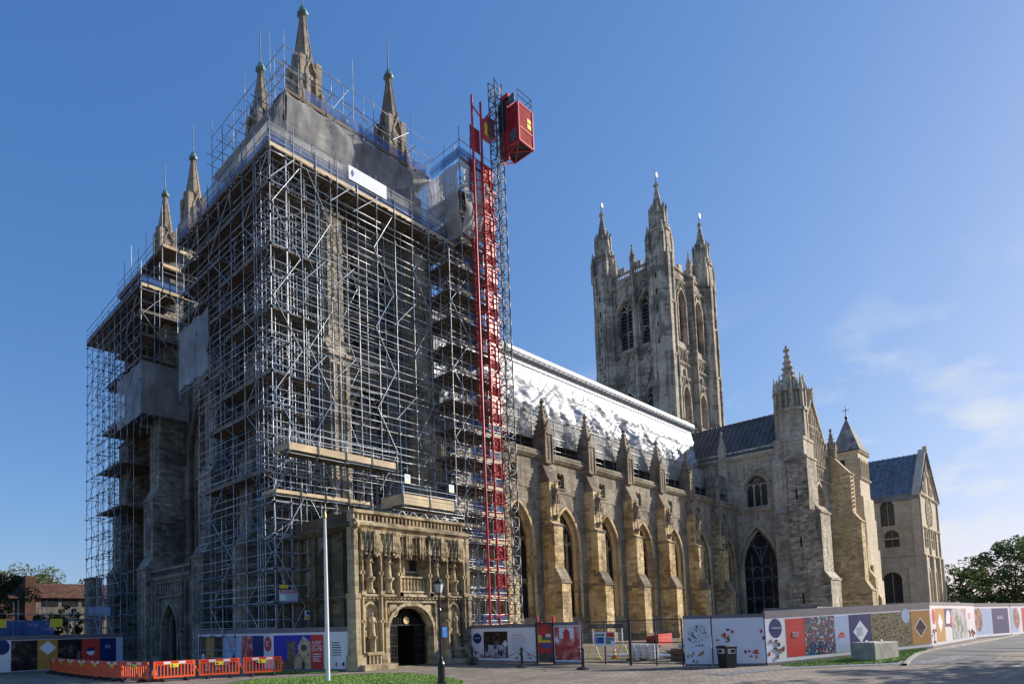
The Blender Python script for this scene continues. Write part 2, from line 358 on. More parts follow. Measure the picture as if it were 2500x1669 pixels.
# shared unit meshes -------------------------------------------------
UNIT = {}
def unit_tube(mat):
    k = ('t', mat.name)
    if k not in UNIT: UNIT[k] = MB().ngon(0, 0, 1, 1, 0, 1, 7).mesh('tube', mat, True)
    return UNIT[k]
def unit_box(mat):
    k = ('b', mat.name)
    if k not in UNIT: UNIT[k] = MB().box(-.5, -.5, -.5, .5, .5, .5).mesh('block', mat)
    return UNIT[k]
def tube_obj(name, p, q, r, mat, parent):
    o = bpy.data.objects.new(name, unit_tube(mat)); C.objects.link(o); adopt(o, parent)
    d = Vector(q) - Vector(p); o.location = p; o.rotation_mode = 'QUATERNION'; o.rotation_quaternion = d.to_track_quat('Z', 'Y'); o.scale = (r, r, d.length)
    return o
def box_obj(name, x0, y0, z0, x1, y1, z1, mat, parent, label=None):
    o = bpy.data.objects.new(name, unit_box(mat)); C.objects.link(o); adopt(o, parent)
    o.location = ((x0 + x1) / 2, (y0 + y1) / 2, (z0 + z1) / 2); o.scale = (abs(x1 - x0), abs(y1 - y0), abs(z1 - z0))
    if label: o['label'] = label
    return o
# architecture helpers ----------------------------------------------
def hood(mb, fr, uc, wd, sill, spring, rise, n0=-.05, n1=.12, bw=.28, gap=.1, legs=True):
    a = arch(uc, wd + 2 * gap + bw, spring, rise + gap + bw / 2)
    if legs: a = [(uc - wd / 2 - gap - bw / 2, sill)] + a + [(uc + wd / 2 + gap + bw / 2, sill)]
    mb.bar(fr, a, bw, n0, n1)
def window(parent, fr, op, depth=.6, lights=3, transoms=(), mat='wall', bar=.13, round_=False, name='window', glass='glass'):
    uc, wd, zs, zp, rise = op; b = MB(); n0, n1 = -depth, -depth + .22
    for i in range(1, lights):
        u = uc - wd / 2 + wd * i / lights; t = abs(u - uc) / (wd / 2)
        top = zp + rise * .35 * (1 - t * t) + rise * .1
        b.fbox(fr, u - bar / 2, u + bar / 2, zs, top, n0, n1)
    for z in transoms: b.fbox(fr, uc - wd / 2, uc + wd / 2, z - bar / 2, z + bar / 2, n0, n1 - .01)
    if lights > 1 and not round_:
        lw = wd / lights
        for i in range(lights):
            u = uc - wd / 2 + lw * (i + .5)
            b.bar(fr, arch(u, lw, zp - .1 * rise, lw * .75, 4), bar, n0, n1 - .005)
            for z in transoms: b.bar(fr, arch(u, lw, z - lw * .8, lw * .7, 3), bar * .7, n0, n1 - .02)
        if lights >= 4:
            for sg in (-1, 1): b.bar(fr, arch(uc + sg * wd / 4, wd / 2, zp, rise * .62, 5), bar * 1.1, n0, n1 + .01)
        q = [(uc + rise * .17 * math.cos(t * .7854), zp + rise * .66 + rise * .17 * math.sin(t * .7854)) for t in range(8)]
        b.bar(fr, q, bar, n0, n1 - .008, True)
    if not b.f: b.fbox(fr, uc - bar / 3, uc + bar / 3, zs, zp + rise * .9, n0, n1 - .1)
    o = b.build(name, M[mat], parent)
    g = MB(); out = [(uc - wd / 2, zs)] + arch(uc, wd, zp, rise) + [(uc + wd / 2, zs)]
    g.poly([fr.p(u, z, n0 + .04) for u, z in out]); g.build('glass', M[glass], o)
    return o
def pinnacle(mb, cx, cy, z0, wd, hs, hp, cro=5, gab=True, fin=True, n=4, rot=math.pi / 4):
    """shaft with gablets, crocketed spirelet and finial"""
    k = 2 ** .5 if n == 4 else 1.08
    mb.ngon(cx, cy, wd / 2 * k, wd / 2 * k, z0, z0 + hs, n, rot)
    mb.ngon(cx, cy, wd * .58 * k, wd * .58 * k, z0 + hs - .12 * wd, z0 + hs + .02, n, rot)
    if gab and n == 4:
        for fr in (S(cy - wd / 2), W(cx - wd / 2), Nn(cy + wd / 2), Ee(cx + wd / 2)):
            u = cx if fr.u[0] else cy
            mb.ext(fr, [(u - wd / 2, z0 + hs), (u + wd / 2, z0 + hs), (u, z0 + hs + wd * 1.05)], -.12, .06)
            mb.fbox(fr, u - wd * .09, u + wd * .09, z0 + hs * .12, z0 + hs * .85, 0, .05)
    mb.ngon(cx, cy, wd * .46 * k, wd * .04, z0 + hs, z0 + hs + hp, n, rot)
    for i in range(cro):
        t = (i + .7) / (cro + .3); r = wd * .46 * k * (1 - t) + .04; s_ = wd * .066 * (1.15 - .5 * t)
        for j in range(n):
            a = rot + 2 * math.pi * j / n; x, y, z = cx + (r + s_ * .5) * math.cos(a), cy + (r + s_ * .5) * math.sin(a), z0 + hs + hp * t
            mb.box(x - s_, y - s_, z - s_, x + s_, y + s_, z + s_)
    if fin:
        z = z0 + hs + hp; s_ = wd * .1
        mb.box(cx - s_ * 1.9, cy - s_ * .8, z - s_ * 3, cx + s_ * 1.9, cy + s_ * .8, z - s_ * 1.2)
        mb.box(cx - s_ * .8, cy - s_ * 1.9, z - s_ * 2.9, cx + s_ * .8, cy + s_ * 1.9, z - s_ * 1.3)
        mb.box(cx - s_ * .8, cy - s_ * .8, z - s_ * 1.2, cx + s_ * .8, cy + s_ * .8, z + s_ * .9)
def string(mb, fr, u0, u1, z, h=.25, n=.15):
    mb.side(fr, [(-.05, z - h), (n * .4, z - h), (n, z - h * .35), (n, z), (-.05, z + h * .5)], u0, u1)
def battlement(mb, fr, u0, u1, z, h=1.1, mw=1.0, n0=-.4, n1=0., pierced=False):
    mb.fbox(fr, u0, u1, z, z + h * .25, n0, n1)
    if pierced:
        u = u0
        while u < u1 - .1: mb.fbox(fr, u, u + .12, z + h * .25, z + h * .6, n0 + .1, n1 - .1); u += .45
        mb.fbox(fr, u0, u1, z + h * .6, z + h * .72, n0, n1)
        b = z + h * .72
    else: b = z + h * .25
    u = u0 + mw * .4
    while u < u1 - mw * .6: mb.fbox(fr, u, u + mw * .8, b, z + h + (.35 if pierced else 0), n0, n1); u += mw * 1.9
def gz(x, y):
    t = max(0, min(1, (x - 36) / 16)); return .36 * t * t * (3 - 2 * t)
# ================================================================ ground
def ground_sheet():
    b = MB()
    xs = [-900, -300, -60, -20, 0, 10, 20, 30, 36, 38, 40, 42, 44, 46, 48, 50, 52, 60, 80, 120, 200, 400, 1500]
    ys = [-1500, -400, -80, -20, 0, 6, 9, 12, 15, 20, 30, 60, 120, 400, 1500]
    for x in xs:
        for y in ys: b.v.append((x, y, gz(x, y) - .012))
    n = len(ys)
    for i in range(len(xs) - 1):
        for j in range(n - 1): b.f.append((i * n + j, (i + 1) * n + j, (i + 1) * n + j + 1, i * n + j + 1)); b.t.append(0); b.m.append(0)
    return b
def paving_mat():
    m, t, b = _mat('stone_sett_paving'); L = t.links.new
    g = t.nodes.new('ShaderNodeNewGeometry'); pos = g.outputs['Position']
    mp = t.nodes.new('ShaderNodeMapping'); mp.inputs['Rotation'].default_value = (0, 0, .5); L(pos, mp.inputs[0])
    br = t.nodes.new('ShaderNodeTexBrick'); br.inputs['Scale'].default_value = 1; br.inputs['Brick Width'].default_value = .34; br.inputs['Row Height'].default_value = .21
    br.inputs['Mortar Size'].default_value = .022; br.inputs['Color1'].default_value = (.62, .62, .62, 1); br.inputs['Color2'].default_value = (1.25, 1.22, 1.18, 1); br.inputs['Mortar'].default_value = (.42, .42, .42, 1)
    L(mp.outputs[0], br.inputs['Vector'])
    c = ramp(t, pnoise(t, pos, .35, 6), .3, .7, (.24, .19, .14), (.38, .315, .24))
    c = mixc(t, 1., c, br.outputs['Color'], 'MULTIPLY')
    c = mixc(t, math2(t, 'MULTIPLY', ramp(t, pnoise(t, pos, .22, 6, (1, 2.4, 1), off=5), .46, .62), .6), c, (.12, .105, .09))
    c = mixc(t, math2(t, 'MULTIPLY', ramp(t, pnoise(t, pos, 3.5, 4, (1, 1, 1), off=15), .5, .62), .35), c, (.16, .13, .10))
    c = mixc(t, math2(t, 'MULTIPLY', ramp(t, pnoise(t, pos, 1.4, 5, (.5, 2.5, 1), off=9), .56, .7), .5), c, (.43, .40, .355))
    L(c, b.inputs['Base Color']); b.inputs['Roughness'].default_value = .8
    bp = t.nodes.new('ShaderNodeBump'); bp.inputs['Strength'].default_value = .8; bp.inputs['Distance'].default_value = .03
    L(math2(t, 'ADD', math2(t, 'MULTIPLY', br.outputs['Fac'], -1.), pnoise(t, pos, 5, 5)), bp.inputs['Height']); L(bp.outputs[0], b.inputs['Normal'])
    return m
struct('ground', ground_sheet(), paving_mat(), 'worn grey brown stone sett paving')
def sheet(pts, dz, sub=1):
    b = MB(); b.poly([(x, y, gz(x, y) + dz) for x, y in pts]); return b
M['asphalt'] = simple('worn_asphalt', (.13, .128, .128), .8, 0, .3, .5, .5, fine=40)
M['kerb'] = simple('kerb_stone', (.36, .33, .28), .85, 0, .2, 1.5, .2)
M['cobble'] = simple('grey_cobbles', (.20, .20, .21), .7, 0, .55, 6, 1., fine=9)
M['path'] = simple('pale_path', (.25, .22, .18), .9, 0, .3, .7, .3)
def strip(pl, wd, dz, h=.0):
    """ribbon following a polyline on the ground"""
    b = MB(); vs = []
    for i, (x, y) in enumerate(pl):
        a = pl[max(0, i - 1)]; c = pl[min(len(pl) - 1, i + 1)]; dx, dy = c[0] - a[0], c[1] - a[1]; l = math.hypot(dx, dy)
        nx, ny = -dy / l * wd / 2, dx / l * wd / 2
        vs.append(((x + nx, y + ny), (x - nx, y - ny)))
    for (p, q), (p2, q2) in zip(vs[:-1], vs[1:]):
        P = lambda k, z: (k[0], k[1], gz(*k) + z)
        b.quad(P(p, dz + h), P(p2, dz + h), P(q2, dz + h), P(q, dz + h))
        if h:
            b.quad(P(p, dz - .02), P(p2, dz - .02), P(p2, dz + h), P(p, dz + h)); b.quad(P(q, dz - .02), P(q2, dz - .02), P(q2, dz + h), P(q, dz + h))
    return b
# road and grass on the right
road = MB(); RX = [39.5, 42, 45, 48, 51, 56, 64, 80, 110, 160]
RA = [(39.5, 6.4), (42, 6.95), (45, 7.15), (48, 6.95), (51, 6.55), (56, 6.3), (64, 6.0), (80, 5.6), (110, 5), (160, 4)]
for (a, b_) in zip(RA[:-1], RA[1:]):
    road.quad((a[0], a[1], gz(*a) + .004), (b_[0], b_[1], gz(*b_) + .004), (b_[0], -14 + .02 * b_[0], gz(*b_) + .004), (a[0] + 3, -12, gz(*a) + .004))
struct('road', road, M['asphalt'], 'patched grey asphalt road')
struct('kerb', strip([(38.6, 6.6)] + RA[1:], .16, .0, .09), M['kerb'])
struct('cobble_gutter', strip([(29.5, 11.6), (33, 10.9), (36, 9.8), (38, 8.4), (39.5, 7.0), (41.5, 5.8), (45, 5.2)], .95, .004), M['cobble'])
def grass_mat():
    m, t, b = _mat('lawn_soil'); L = t.links.new
    g = t.nodes.new('ShaderNodeNewGeometry')
    L(ramp(t, pnoise(t, g.outputs['Position'], 1.1, 6), .3, .7, (.09, .17, .025), (.17, .27, .045)), b.inputs['Base Color']); b.inputs['Roughness'].default_value = .9
    return m
M['lawn'] = grass_mat()
M['blade'] = simple('grass_blades', (.21, .34, .05), .7, 0, .3, 2.2)
LAWN1 = [(16.0, 27.9), (18.3, 27.1), (20.4, 26.1), (22.0, 25.4), (23.0, 24.2), (22.6, 21.5), (21.0, 18.6), (18.5, 16.6), (14, 15), (9, 17.5), (10.5, 22.5), (13, 26.2)]
LAWN2 = [(36.5, 11.2), (39, 10.9), (44, 10.0), (50.2, 7.55), (48, 7.1), (45, 7.3), (42, 7.1), (40.2, 7.2), (38.5, 8.7), (36.4, 10.3)]
LAWN3 = [(18.6, 32.3), (20.0, 32.2), (21.9, 28.6), (21.2, 27.9), (19.5, 29.6), (18.2, 31.2)]
def inside(p, poly):
    r = False; j = len(poly) - 1
    for i in range(len(poly)):
        if (poly[i][1] > p[1]) != (poly[j][1] > p[1]) and p[0] < (poly[j][0] - poly[i][0]) * (p[1] - poly[i][1]) / (poly[j][1] - poly[i][1]) + poly[i][0]: r = not r
        j = i
    return r
for k, (poly, n) in enumerate(((LAWN1, 26000), (LAWN2, 15000), (LAWN3, 5000))):
    struct('lawn', sheet(poly, .012), M['lawn'], ['mown lawn with curved edge at the foot of the picture', 'sunlit grass verge below the long hoarding', 'thin grass strip below the barriers'][k])
    g = MB(); x0 = min(p[0] for p in poly); x1 = max(p[0] for p in poly); y0 = min(p[1] for p in poly); y1 = max(p[1] for p in poly); c = 0
    while c < n:
        x, y = RND.uniform(x0, x1), RND.uniform(y0, y1)
        if not inside((x, y), poly): continue
        if k == 0 and y < 17.5: c += 1; continue
        z = gz(x, y) + .01; h = RND.uniform(.03, .075); a = RND.uniform(0, 6.28); dx, dy = math.cos(a) * .016, math.sin(a) * .016
        g.add([(x - dx, y - dy, z), (x + dx, y + dy, z), (x + dy * 2 + RND.uniform(-.02, .02), y - dx * 2, z + h)], [(0, 1, 2)]); c += 1
    o = g.build('grass', M['blade'], stuff=True); o['category'] = 'grass'
    o['label'] = ['short bright green grass of the foreground lawn', 'short green grass below the long hoarding', 'short grass growing by the orange barriers'][k]
struct('path', strip([(9, 27.5), (13, 27.6), (16, 28.6), (18.4, 27.9), (20.6, 27.0), (22.4, 26.2), (23.6, 25.0)], .55, .008), M['path'], 'pale gravel edge of the lawn')
# ================================================================ nave
nv = thing('nave', 'long south aisle of the nave with tall traceried windows and stepped honey stone buttresses', 'nave', (72, 36.2, 0))
BX = [43.9, 51.95, 59.75, 67.9, 75.85, 84.1, 92.2]          # west edge of each buttress front
YW = 35.4; frw = S(YW)
mids = [(BX[i] + BX[i + 1]) / 2 + .2 for i in range(6)] + [97.4]
wl = MB(); wops = [(m, 4.4 if i < 6 else 4.0, 3.0, 10.2, 3.6) for i, m in enumerate(mids)]
wl.wall(frw, 40, 101.5, 0, 15.6, wops, .9)
sq = [(m - .55, 1.25, 15.85, 17.1, .01) for m in mids]
wl.wall(frw, 40, 101.5, 15.6, 18.6, sq, .5)
wl.box(40, YW + 1.0, 0, 101.5, YW + 1.2, 18.6)
wl.build('wall', M['wall'], nv)
for i, op in enumerate(wops):
    window(nv, frw, op, .85, 4, (6.6,), 'wall', .14)
    h = MB(); hood(h, frw, op[0], op[1], op[2], op[3], op[4], -.05, .13, .26, .05); hood(h, frw, op[0], op[1] - .62, op[2], op[3], op[4] - .3, -.5, -.25, .3, 0)
    h.build('arch_moulding', M['gold'], nv)
    q = sq[i]; t = MB(); t.fbox(frw, q[0] - q[1] / 2 - .12, q[0] + q[1] / 2 + .12, q[2] - .14, q[2], -.05, .1)
    c = [(q[0] + .33 * math.cos(a * .5236), q[2] + .62 + .33 * math.sin(a * .5236)) for a in range(12)]
    t.bar(frw, c, .12, -.3, -.18, True); t.fbox(frw, q[0] - .62, q[0] - .5, q[2], 17.1, -.3, -.18); t.fbox(frw, q[0] + .5, q[0] + .62, q[2], 17.1, -.3, -.18)
    ww = t.build('square_window', M['wall'], nv)
    g = MB(); g.fbox(frw, q[0] - .62, q[0] + .62, q[2], 17.1, -.5, -.45); g.build('glass', M['glass'], ww)
co = MB(); string(co, frw, 40, 101.5, 18.75, .45, .38); string(co, frw, 40, 101.5, 15.5, .2, .06); co.fbox(frw, 40, 101.5, 18.85, 19.1, -.6, .3)
co.fbox(frw, 40, 101.5, 0, 1.3, -.1, .35); string(co, frw, 40, 101.5, 2.8, .2, .14)
co.build('cornice', M['wall'], nv)
def statue(b, x, y, z, h, fr=1):
    """standing robed figure, one skin"""
    b.lathe(x, y, [(.15 * h, z), (.155 * h, z + .03 * h), (.125 * h, z + .3 * h), (.11 * h, z + .5 * h), (.13 * h, z + .66 * h), (.135 * h, z + .76 * h), (.09 * h, z + .82 * h), (.045 * h, z + .845 * h),
                   (.05 * h, z + .87 * h), (.066 * h, z + .92 * h), (.06 * h, z + .965 * h), (.03 * h, z + .995 * h), (.005 * h, z + h)], 12, 1.0, .8, .07, 5)
    for s in (-1, 1):
        e = (x + s * .17 * h, y - .03 * h, z + .58 * h); b.tube((x + s * .125 * h, y, z + .755 * h), e, .045 * h, 6, .04 * h)
        b.tube(e, (x + s * .06 * h, y - .15 * h, z + (.6 if s > 0 else .52) * h), .038 * h, 6, .026 * h)
    b.tube((x - .05 * h, y - .15 * h, z + .3 * h), (x - .07 * h, y - .15 * h, z + .72 * h), .014 * h, 5)
stones_left = 300
for i, x0 in enumerate(BX):
    x1 = x0 + 1.5; y0, y1, y2, yb = 33.5, 34.1, 34.4, YW
    core = MB(); fw = W(x0)
    core.side(Ee(0), [(0, 0)] * 3, 0, 0) if False else None
    prof = [(yb, 0), (y0, 0), (y0, 6.4), (y1, 7.6), (y1, 11.85), (y2, 12.15), (y2, 16.0), (35.3, 17.9), (35.3, 18.3), (yb, 18.3)]
    core.ext(Fr(0, 0, 0, 1, 1, 0), prof, x0 + .02, x1 - .02)
    bt = core.build('buttress', M['gold'], nv)
    for (ya, za, h) in ((y0, 6.35, .16), (y1, 11.9, .16)):                       # moulded set-offs wrapping three sides
        MB().box(x0 - .09, ya - .12, za - h, x1 + .09, yb, za).build('set_off', M['pinn'], bt)
    for s_ in range(7):                                                          # weathering courses
        t = s_ / 7; box_obj('weathering_stone', x0 - .05, y0 + (y1 - y0) * t - .05, 6.4 + 1.2 * t, x1 + .05, y1 + .1, 6.4 + 1.2 * (t + 1 / 7) - .015, M['pinn'], bt)
        box_obj('weathering_stone', x0 - .05, y2 + .8 * t - .05, 16.0 + 1.9 * t, x1 + .05, 35.41, 16.0 + 1.9 * (t + 1 / 7) - .015, M['pinn'], bt)
    MB().box(x0 - .2, y0 - .2, 0, x1 + .2, yb, .85).build('plinth', M['pinn'], bt); MB().box(x0 - .12, y0 - .12, .85, x1 + .12, yb, 1.1).build('plinth_moulding', M['pinn'], bt)
    ni = MB(); xm = x0 + .75                                                     # statue bracket on the upper stage
    ni.box(xm - .42, y2 - .05, 12.2, xm - .3, y2, 15.2); ni.box(xm + .3, y2 - .05, 12.2, xm + .42, y2, 15.2)
    ni.ngon(xm, y2 - .1, .1, .34, 12.25, 12.75, 8); pinnacle(ni, xm, y2 - .16, 14.2, .5, .55, 1.1, 3, True)
    for a in (-.3, 0, .3): ni.box(xm + a - .05, y2 - .42, 13.85, xm + a + .05, y2 - .2, 14.25)
    ni.build('niche_canopy', M['pinn'], bt)
    sb = MB()
    for (fr_, a, b_, c, d) in ((S(y0), x0, x1, 1.1, 6.15), (S(y1), x0, x1, 7.62, 11.7), (S(y2), x0, x1, 12.2, 15.95)): 
        rec = sb.ashlar(fr_, a, b_, c, d, 0, (.28, .44), (.4, .85), .035)
    cand = MB()
    for (a, b_, c, d) in ((y0, yb, 1.1, 6.15), (y1, yb, 6.45, 11.7), (y2, yb, 12.0, 15.9)):
        rec = (cand if i in (1, 2) else sb).ashlar(fw, a, b_, c, d, 0, (.26, .44), (.4, 1.0), .035)
        if i in (1, 2):
            for q in rec:
                if stones_left > 0:
                    o = box_obj('stone', x0 - q[5], q[0], q[2], x0 + .05, q[1], q[3], M['gold'], bt); stones_left -= 1
                else: sb.fbox(fw, q[0], q[1], q[2], q[3], -.05, q[5], q[6])
    if sb.f: sb.build('stonework', M['gold'], bt, stuff=True)
    pn = MB(); xm = x0 + .75; pinnacle(pn, xm, 35.35, 17.9, 1.2, 3.0, 3.5, 7)
    for sx in (-1, 1):
        for sy in (-1, 1): pn.box(xm + sx * .58 - .1, 35.35 + sy * .58 - .1, 18, xm + sx * .58 + .1, 35.35 + sy * .58 + .1, 20.7)
    pn.build('pinnacle', M['pinn'], bt)
# small low buttress between the aisle and the hoist
# ---- temporary roof: crumpled foil wall, gutter beam and roof sheet
tr_ = thing('temporary_roof', 'temporary roof over the nave wrapped in crumpled silver sheeting', 'roof', (75, 40.5, 24))
from mathutils import noise as mnoise
def foil_mat():
    m, t, b = _mat('silver_sheeting'); L = t.links.new
    g = t.nodes.new('ShaderNodeNewGeometry')
    L(ramp(t, pnoise(t, g.outputs['Position'], 1.1, 5), .3, .7, (.40, .415, .43), (.55, .56, .57)), b.inputs['Base Color'])
    b.inputs['Metallic'].default_value = .05; b.inputs['Roughness'].default_value = .5; b.inputs['Specular IOR Level'].default_value = .4
    bp = t.nodes.new('ShaderNodeBump'); bp.inputs['Strength'].default_value = .35; bp.inputs['Distance'].default_value = .1
    L(pnoise(t, g.outputs['Position'], 1.9, 5, (1, 1, .6)), bp.inputs['Height']); L(bp.outputs[0], b.inputs['Normal'])
    return m
M['foil'] = foil_mat()
def foil(x0, x1, yz, nx, nz, amp):
    b = MB()
    for i in range(nx + 1):
        x = x0 + (x1 - x0) * i / nx
        for j in range(nz + 1):
            t = j / nz; k = t * (len(yz) - 1); a = min(int(k), len(yz) - 2); f = k - a
            y = yz[a][0] + (yz[a + 1][0] - yz[a][0]) * f; z = yz[a][1] + (yz[a + 1][1] - yz[a][1]) * f
            wx = x + 1.2 * mnoise.noise((x * .2, z * .4, 9)); q = max(.0, abs(math.sin(math.pi * (z - 25.2) / 3.1))) ** .5     # battens pin the sheet at two heights
            r = 1 - abs(mnoise.noise((wx * .20 + z * .22, z * .42, 3.1))) * 2.2; r2 = 1 - abs(mnoise.noise((wx * .8 - z * 1.0, z * .35, 7.7))) * 2.1; r3 = 1 - abs(mnoise.noise((wx * .9 + z * 1.3, z * .5, 1.3))) * 2
            sag = abs(math.sin(math.pi * (x - x0) / 3.41)) * .22
            d = (r * .5 + r2 * .36 + r3 * .22 + sag) * amp * 1.25 * (.3 + .7 * q)
            b.v.append((x, y - d * math.sin(math.pi * min(1, t * 1.05 + .03)) - .02, z))
    n = nz + 1
    for i in range(nx):
        for j in range(nz): b.f.append((i * n + j, (i + 1) * n + j, (i + 1) * n + j + 1, i * n + j + 1)); b.t.append(0); b.m.append(0)
    return b
foil(42.2, 99.6, [(39.9, 22.0), (40.2, 25.2), (40.45, 28.4), (40.5, 31.4)], 460, 60, .62).build('silver_sheet', M['foil'], tr_, smooth=True)
foil(42.2, 99.6, [(40.2, 31.9), (45, 34.0), (51, 36.4)], 40, 6, .2).build('roof_sheet', M['foil'], tr_, smooth=True)
MB().box(43.2, 41.2, 18.6, 99.4, 60, 31.6).build('clerestory', M['wall'], tr_)
M['gutter'] = simple('translucent_grey_sheet', (.34, .36, .38), .55, .1, .12, 1)
for k in range(17):
    a = 42.2 + k * 3.41; g = MB(); prof = [(.0, 31.3), (.26, 31.42), (.36, 31.75), (.3, 32.15), (.05, 32.4), (-.4, 32.45)]
    g.side(S(40.4), prof, a + .03, min(a + 3.38, 100)); g.build('gutter_panel', M['gutter'], tr_)
gt = MB()
for k in range(60):
    a = 42.4 + k * .96; gt.tube((a, 40.3, 30.9), (a + .48, 39.7, 31.4), .03, 5); gt.tube((a + .48, 39.7, 31.4), (a + .96, 40.3, 30.9), .03, 5)
gt.tube((42, 40.3, 30.9), (99.8, 40.3, 30.9), .035, 5); gt.tube((42, 39.65, 31.4), (99.8, 39.65, 31.4), .035, 5)
gt.build('eaves_truss', M['galv'], tr_)
for z_ in (25.2, 28.3): MB().tube((42.2, 40.02, z_), (99.5, 40.02, z_), .05, 6).build('batten', M['galv'], tr_)
# ================================================================ west towers
def west_tower(y0, y1, pys, label, wb, sb, front):
    t = thing('west_tower', label, 'tower', (30, (y0 + y1) / 2, 0), 'west towers')
    x0, x1, zt = 24.6, 36.3, 38.4
    ops_u = [(29.0, 2.3, 23.2, 28.6, 2.2), (32.2, 2.3, 23.2, 28.6, 2.2)]; ops_m = [(30.6, 3.8, 11.6, 17.6, 3.0)]
    b = MB(); fs = S(y0); fw = W(x0)
    if front:
        b.wall(fs, x0, x1, 0, 10.4, [], .6); b.wall(fs, x0, x1, 10.4, 21.6, ops_m, .8); b.wall(fs, x0, x1, 21.6, 31.8, ops_u, .8); b.wall(fs, x0, x1, 31.8, zt, [], .6)
    else: b.wall(fs, x0, x1, 0, zt, [])
    if front: b.build('south_wall', M['west'], t); b = MB()
    ym = (y0 + y1) / 2 + .6; wm = [(ym, 2.6, 12, 17.4, 2.4)]; wu = [(ym - 1.5, 2.0, 23.2, 28.6, 2.0), (ym + 1.5, 2.0, 23.2, 28.6, 2.0)]
    b.wall(fw, y0, y1, 0, 10.4, [(ym, 2.4, 2.2, 6.6, 2.2)], .7); b.wall(fw, y0, y1, 10.4, 21.6, wm, .7); b.wall(fw, y0, y1, 21.6, 31.8, wu, .7); b.wall(fw, y0, y1, 31.8, zt, [])
    b.wall(Nn(y1), x0, x1, 0, zt, []); b.wall(Ee(x1), y0, y1, 0, zt, [])
    b.quad((x0, y0, zt), (x1, y0, zt), (x1, y1, zt), (x0, y1, zt)); b.box(x0 + 1.2, y0 + 1.2, 0, x1 - 1.2, y1 - 1.2, zt - .1)
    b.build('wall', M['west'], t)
    if front:
        for op in ops_u: window(t, fs, op, .75, 2, (26,), 'tower')
        for op in ops_m: window(t, fs, op, .75, 4, (14.6,), 'tower')
    for op in wm + wu: window(t, fw, op, .65, 2, (), 'west')
    window(t, fw, (ym, 2.4, 2.2, 6.6, 2.2), .65, 2, (), 'west')
    tr = MB()
    for z in (10.4, 21.6, 31.8, 37.6):
        string(tr, fs, x0 - .3, x1 + .3, z, .35, .22); string(tr, fw, y0 - .3, y1 + .3, z, .35, .22)
    for op in (ops_u + ops_m if front else []): hood(tr, fs, *op, -.05, .14, .24, .06)
    for op in wm + wu: hood(tr, fw, *op, -.05, .14, .22, .06)
    battlement(tr, fs, x0, x1, 38.4, 1.3, .8); battlement(tr, fw, y0, y1, 38.4, 1.3, .8); battlement(tr, Ee(x1), y0, y1, 38.4, 1.3, .8); battlement(tr, Nn(y1), x0, x1, 38.4, 1.3, .8)
    for u in [x0 + 3 + k * .5 for k in range(14)]: tr.fbox(fs, u, u + .12, 32.2, 36.6, 0, .1)
    tr.build('string_course', M['west'], t)
    for (a, b_) in wb:                                     # buttresses on the west face
        q = MB(); pr = [(-.1, 0), (3.5, 0), (3.5, 8.2), (2.9, 9.2), (2.9, 14.4), (2.3, 15.6), (2.3, 21.6), (1.7, 22.6), (1.7, 31.6), (1.2, 32.4), (1.2, 37.6), (-.1, 37.6)]
        q.side(W(x0), pr, a, b_); bt = q.build('buttress', M['flint'], t)
        s = MB()
        for (nn, za, zb) in ((3.5, .8, 8.1), (2.9, 9.3, 14.3), (2.3, 15.7, 21.5), (1.7, 22.7, 31.5)):
            s.ashlar(W(x0 - nn), a, b_, za, zb, 0, (.28, .4), (.4, .9), .03); s.ashlar(S(a), x0 - nn, x0, za, zb, 0, (.16, .3), (.3, .9), .05, .5)
            s.fbox(W(x0), a - .12, b_ + .12, zb - .05, zb + .12, -.05, nn + .12)
            s.fbox(W(x0 - nn), a + .5, a + .58, za + .4, zb - .8, 0, .07); s.fbox(W(x0 - nn), b_ - .58, b_ - .5, za + .4, zb - .8, 0, .07)
        s.build('stonework', M['flint'], bt, stuff=True)
    for (a, b_) in sb:                                     # buttresses on the south face
        q = MB(); pr = [(-.1, 0), (2.2, 0), (2.2, 9.8), (1.9, 10.4), (1.9, 21.2), (1.4, 22.2), (1.4, 31.6), (.55, 32.4), (.55, 37.4), (-.1, 37.4)]
        q.side(fs, pr, a, b_); bt = q.build('buttress', M['tower'], t)
        s = MB()
        for (nn, za, zb) in ((2.2, .8, 9.7), (1.9, 10.5, 21.1), (1.4, 22.3, 31.5)):
            s.ashlar(S(y0 - nn), a, b_, za, zb, 0, (.3, .42), (.4, .9), .03)
            for f_ in (.18, .5, .82): u = a + (b_ - a) * f_; s.fbox(S(y0 - nn), u - .05, u + .05, za + .3, zb - .6, 0, .1)
            s.fbox(fs, a - .12, b_ + .12, zb - .05, zb + .15, -.05, nn + .12)
            s.fbox(W(a), y0 - nn + .4, y0 - nn + .5, za + .3, zb - .6, 0, .08); s.fbox(W(a), y0 - nn + 1.2, y0 - nn + 1.3, za + .3, zb - .6, 0, .08)
        s.build('stonework', M['tower'], bt, stuff=True)
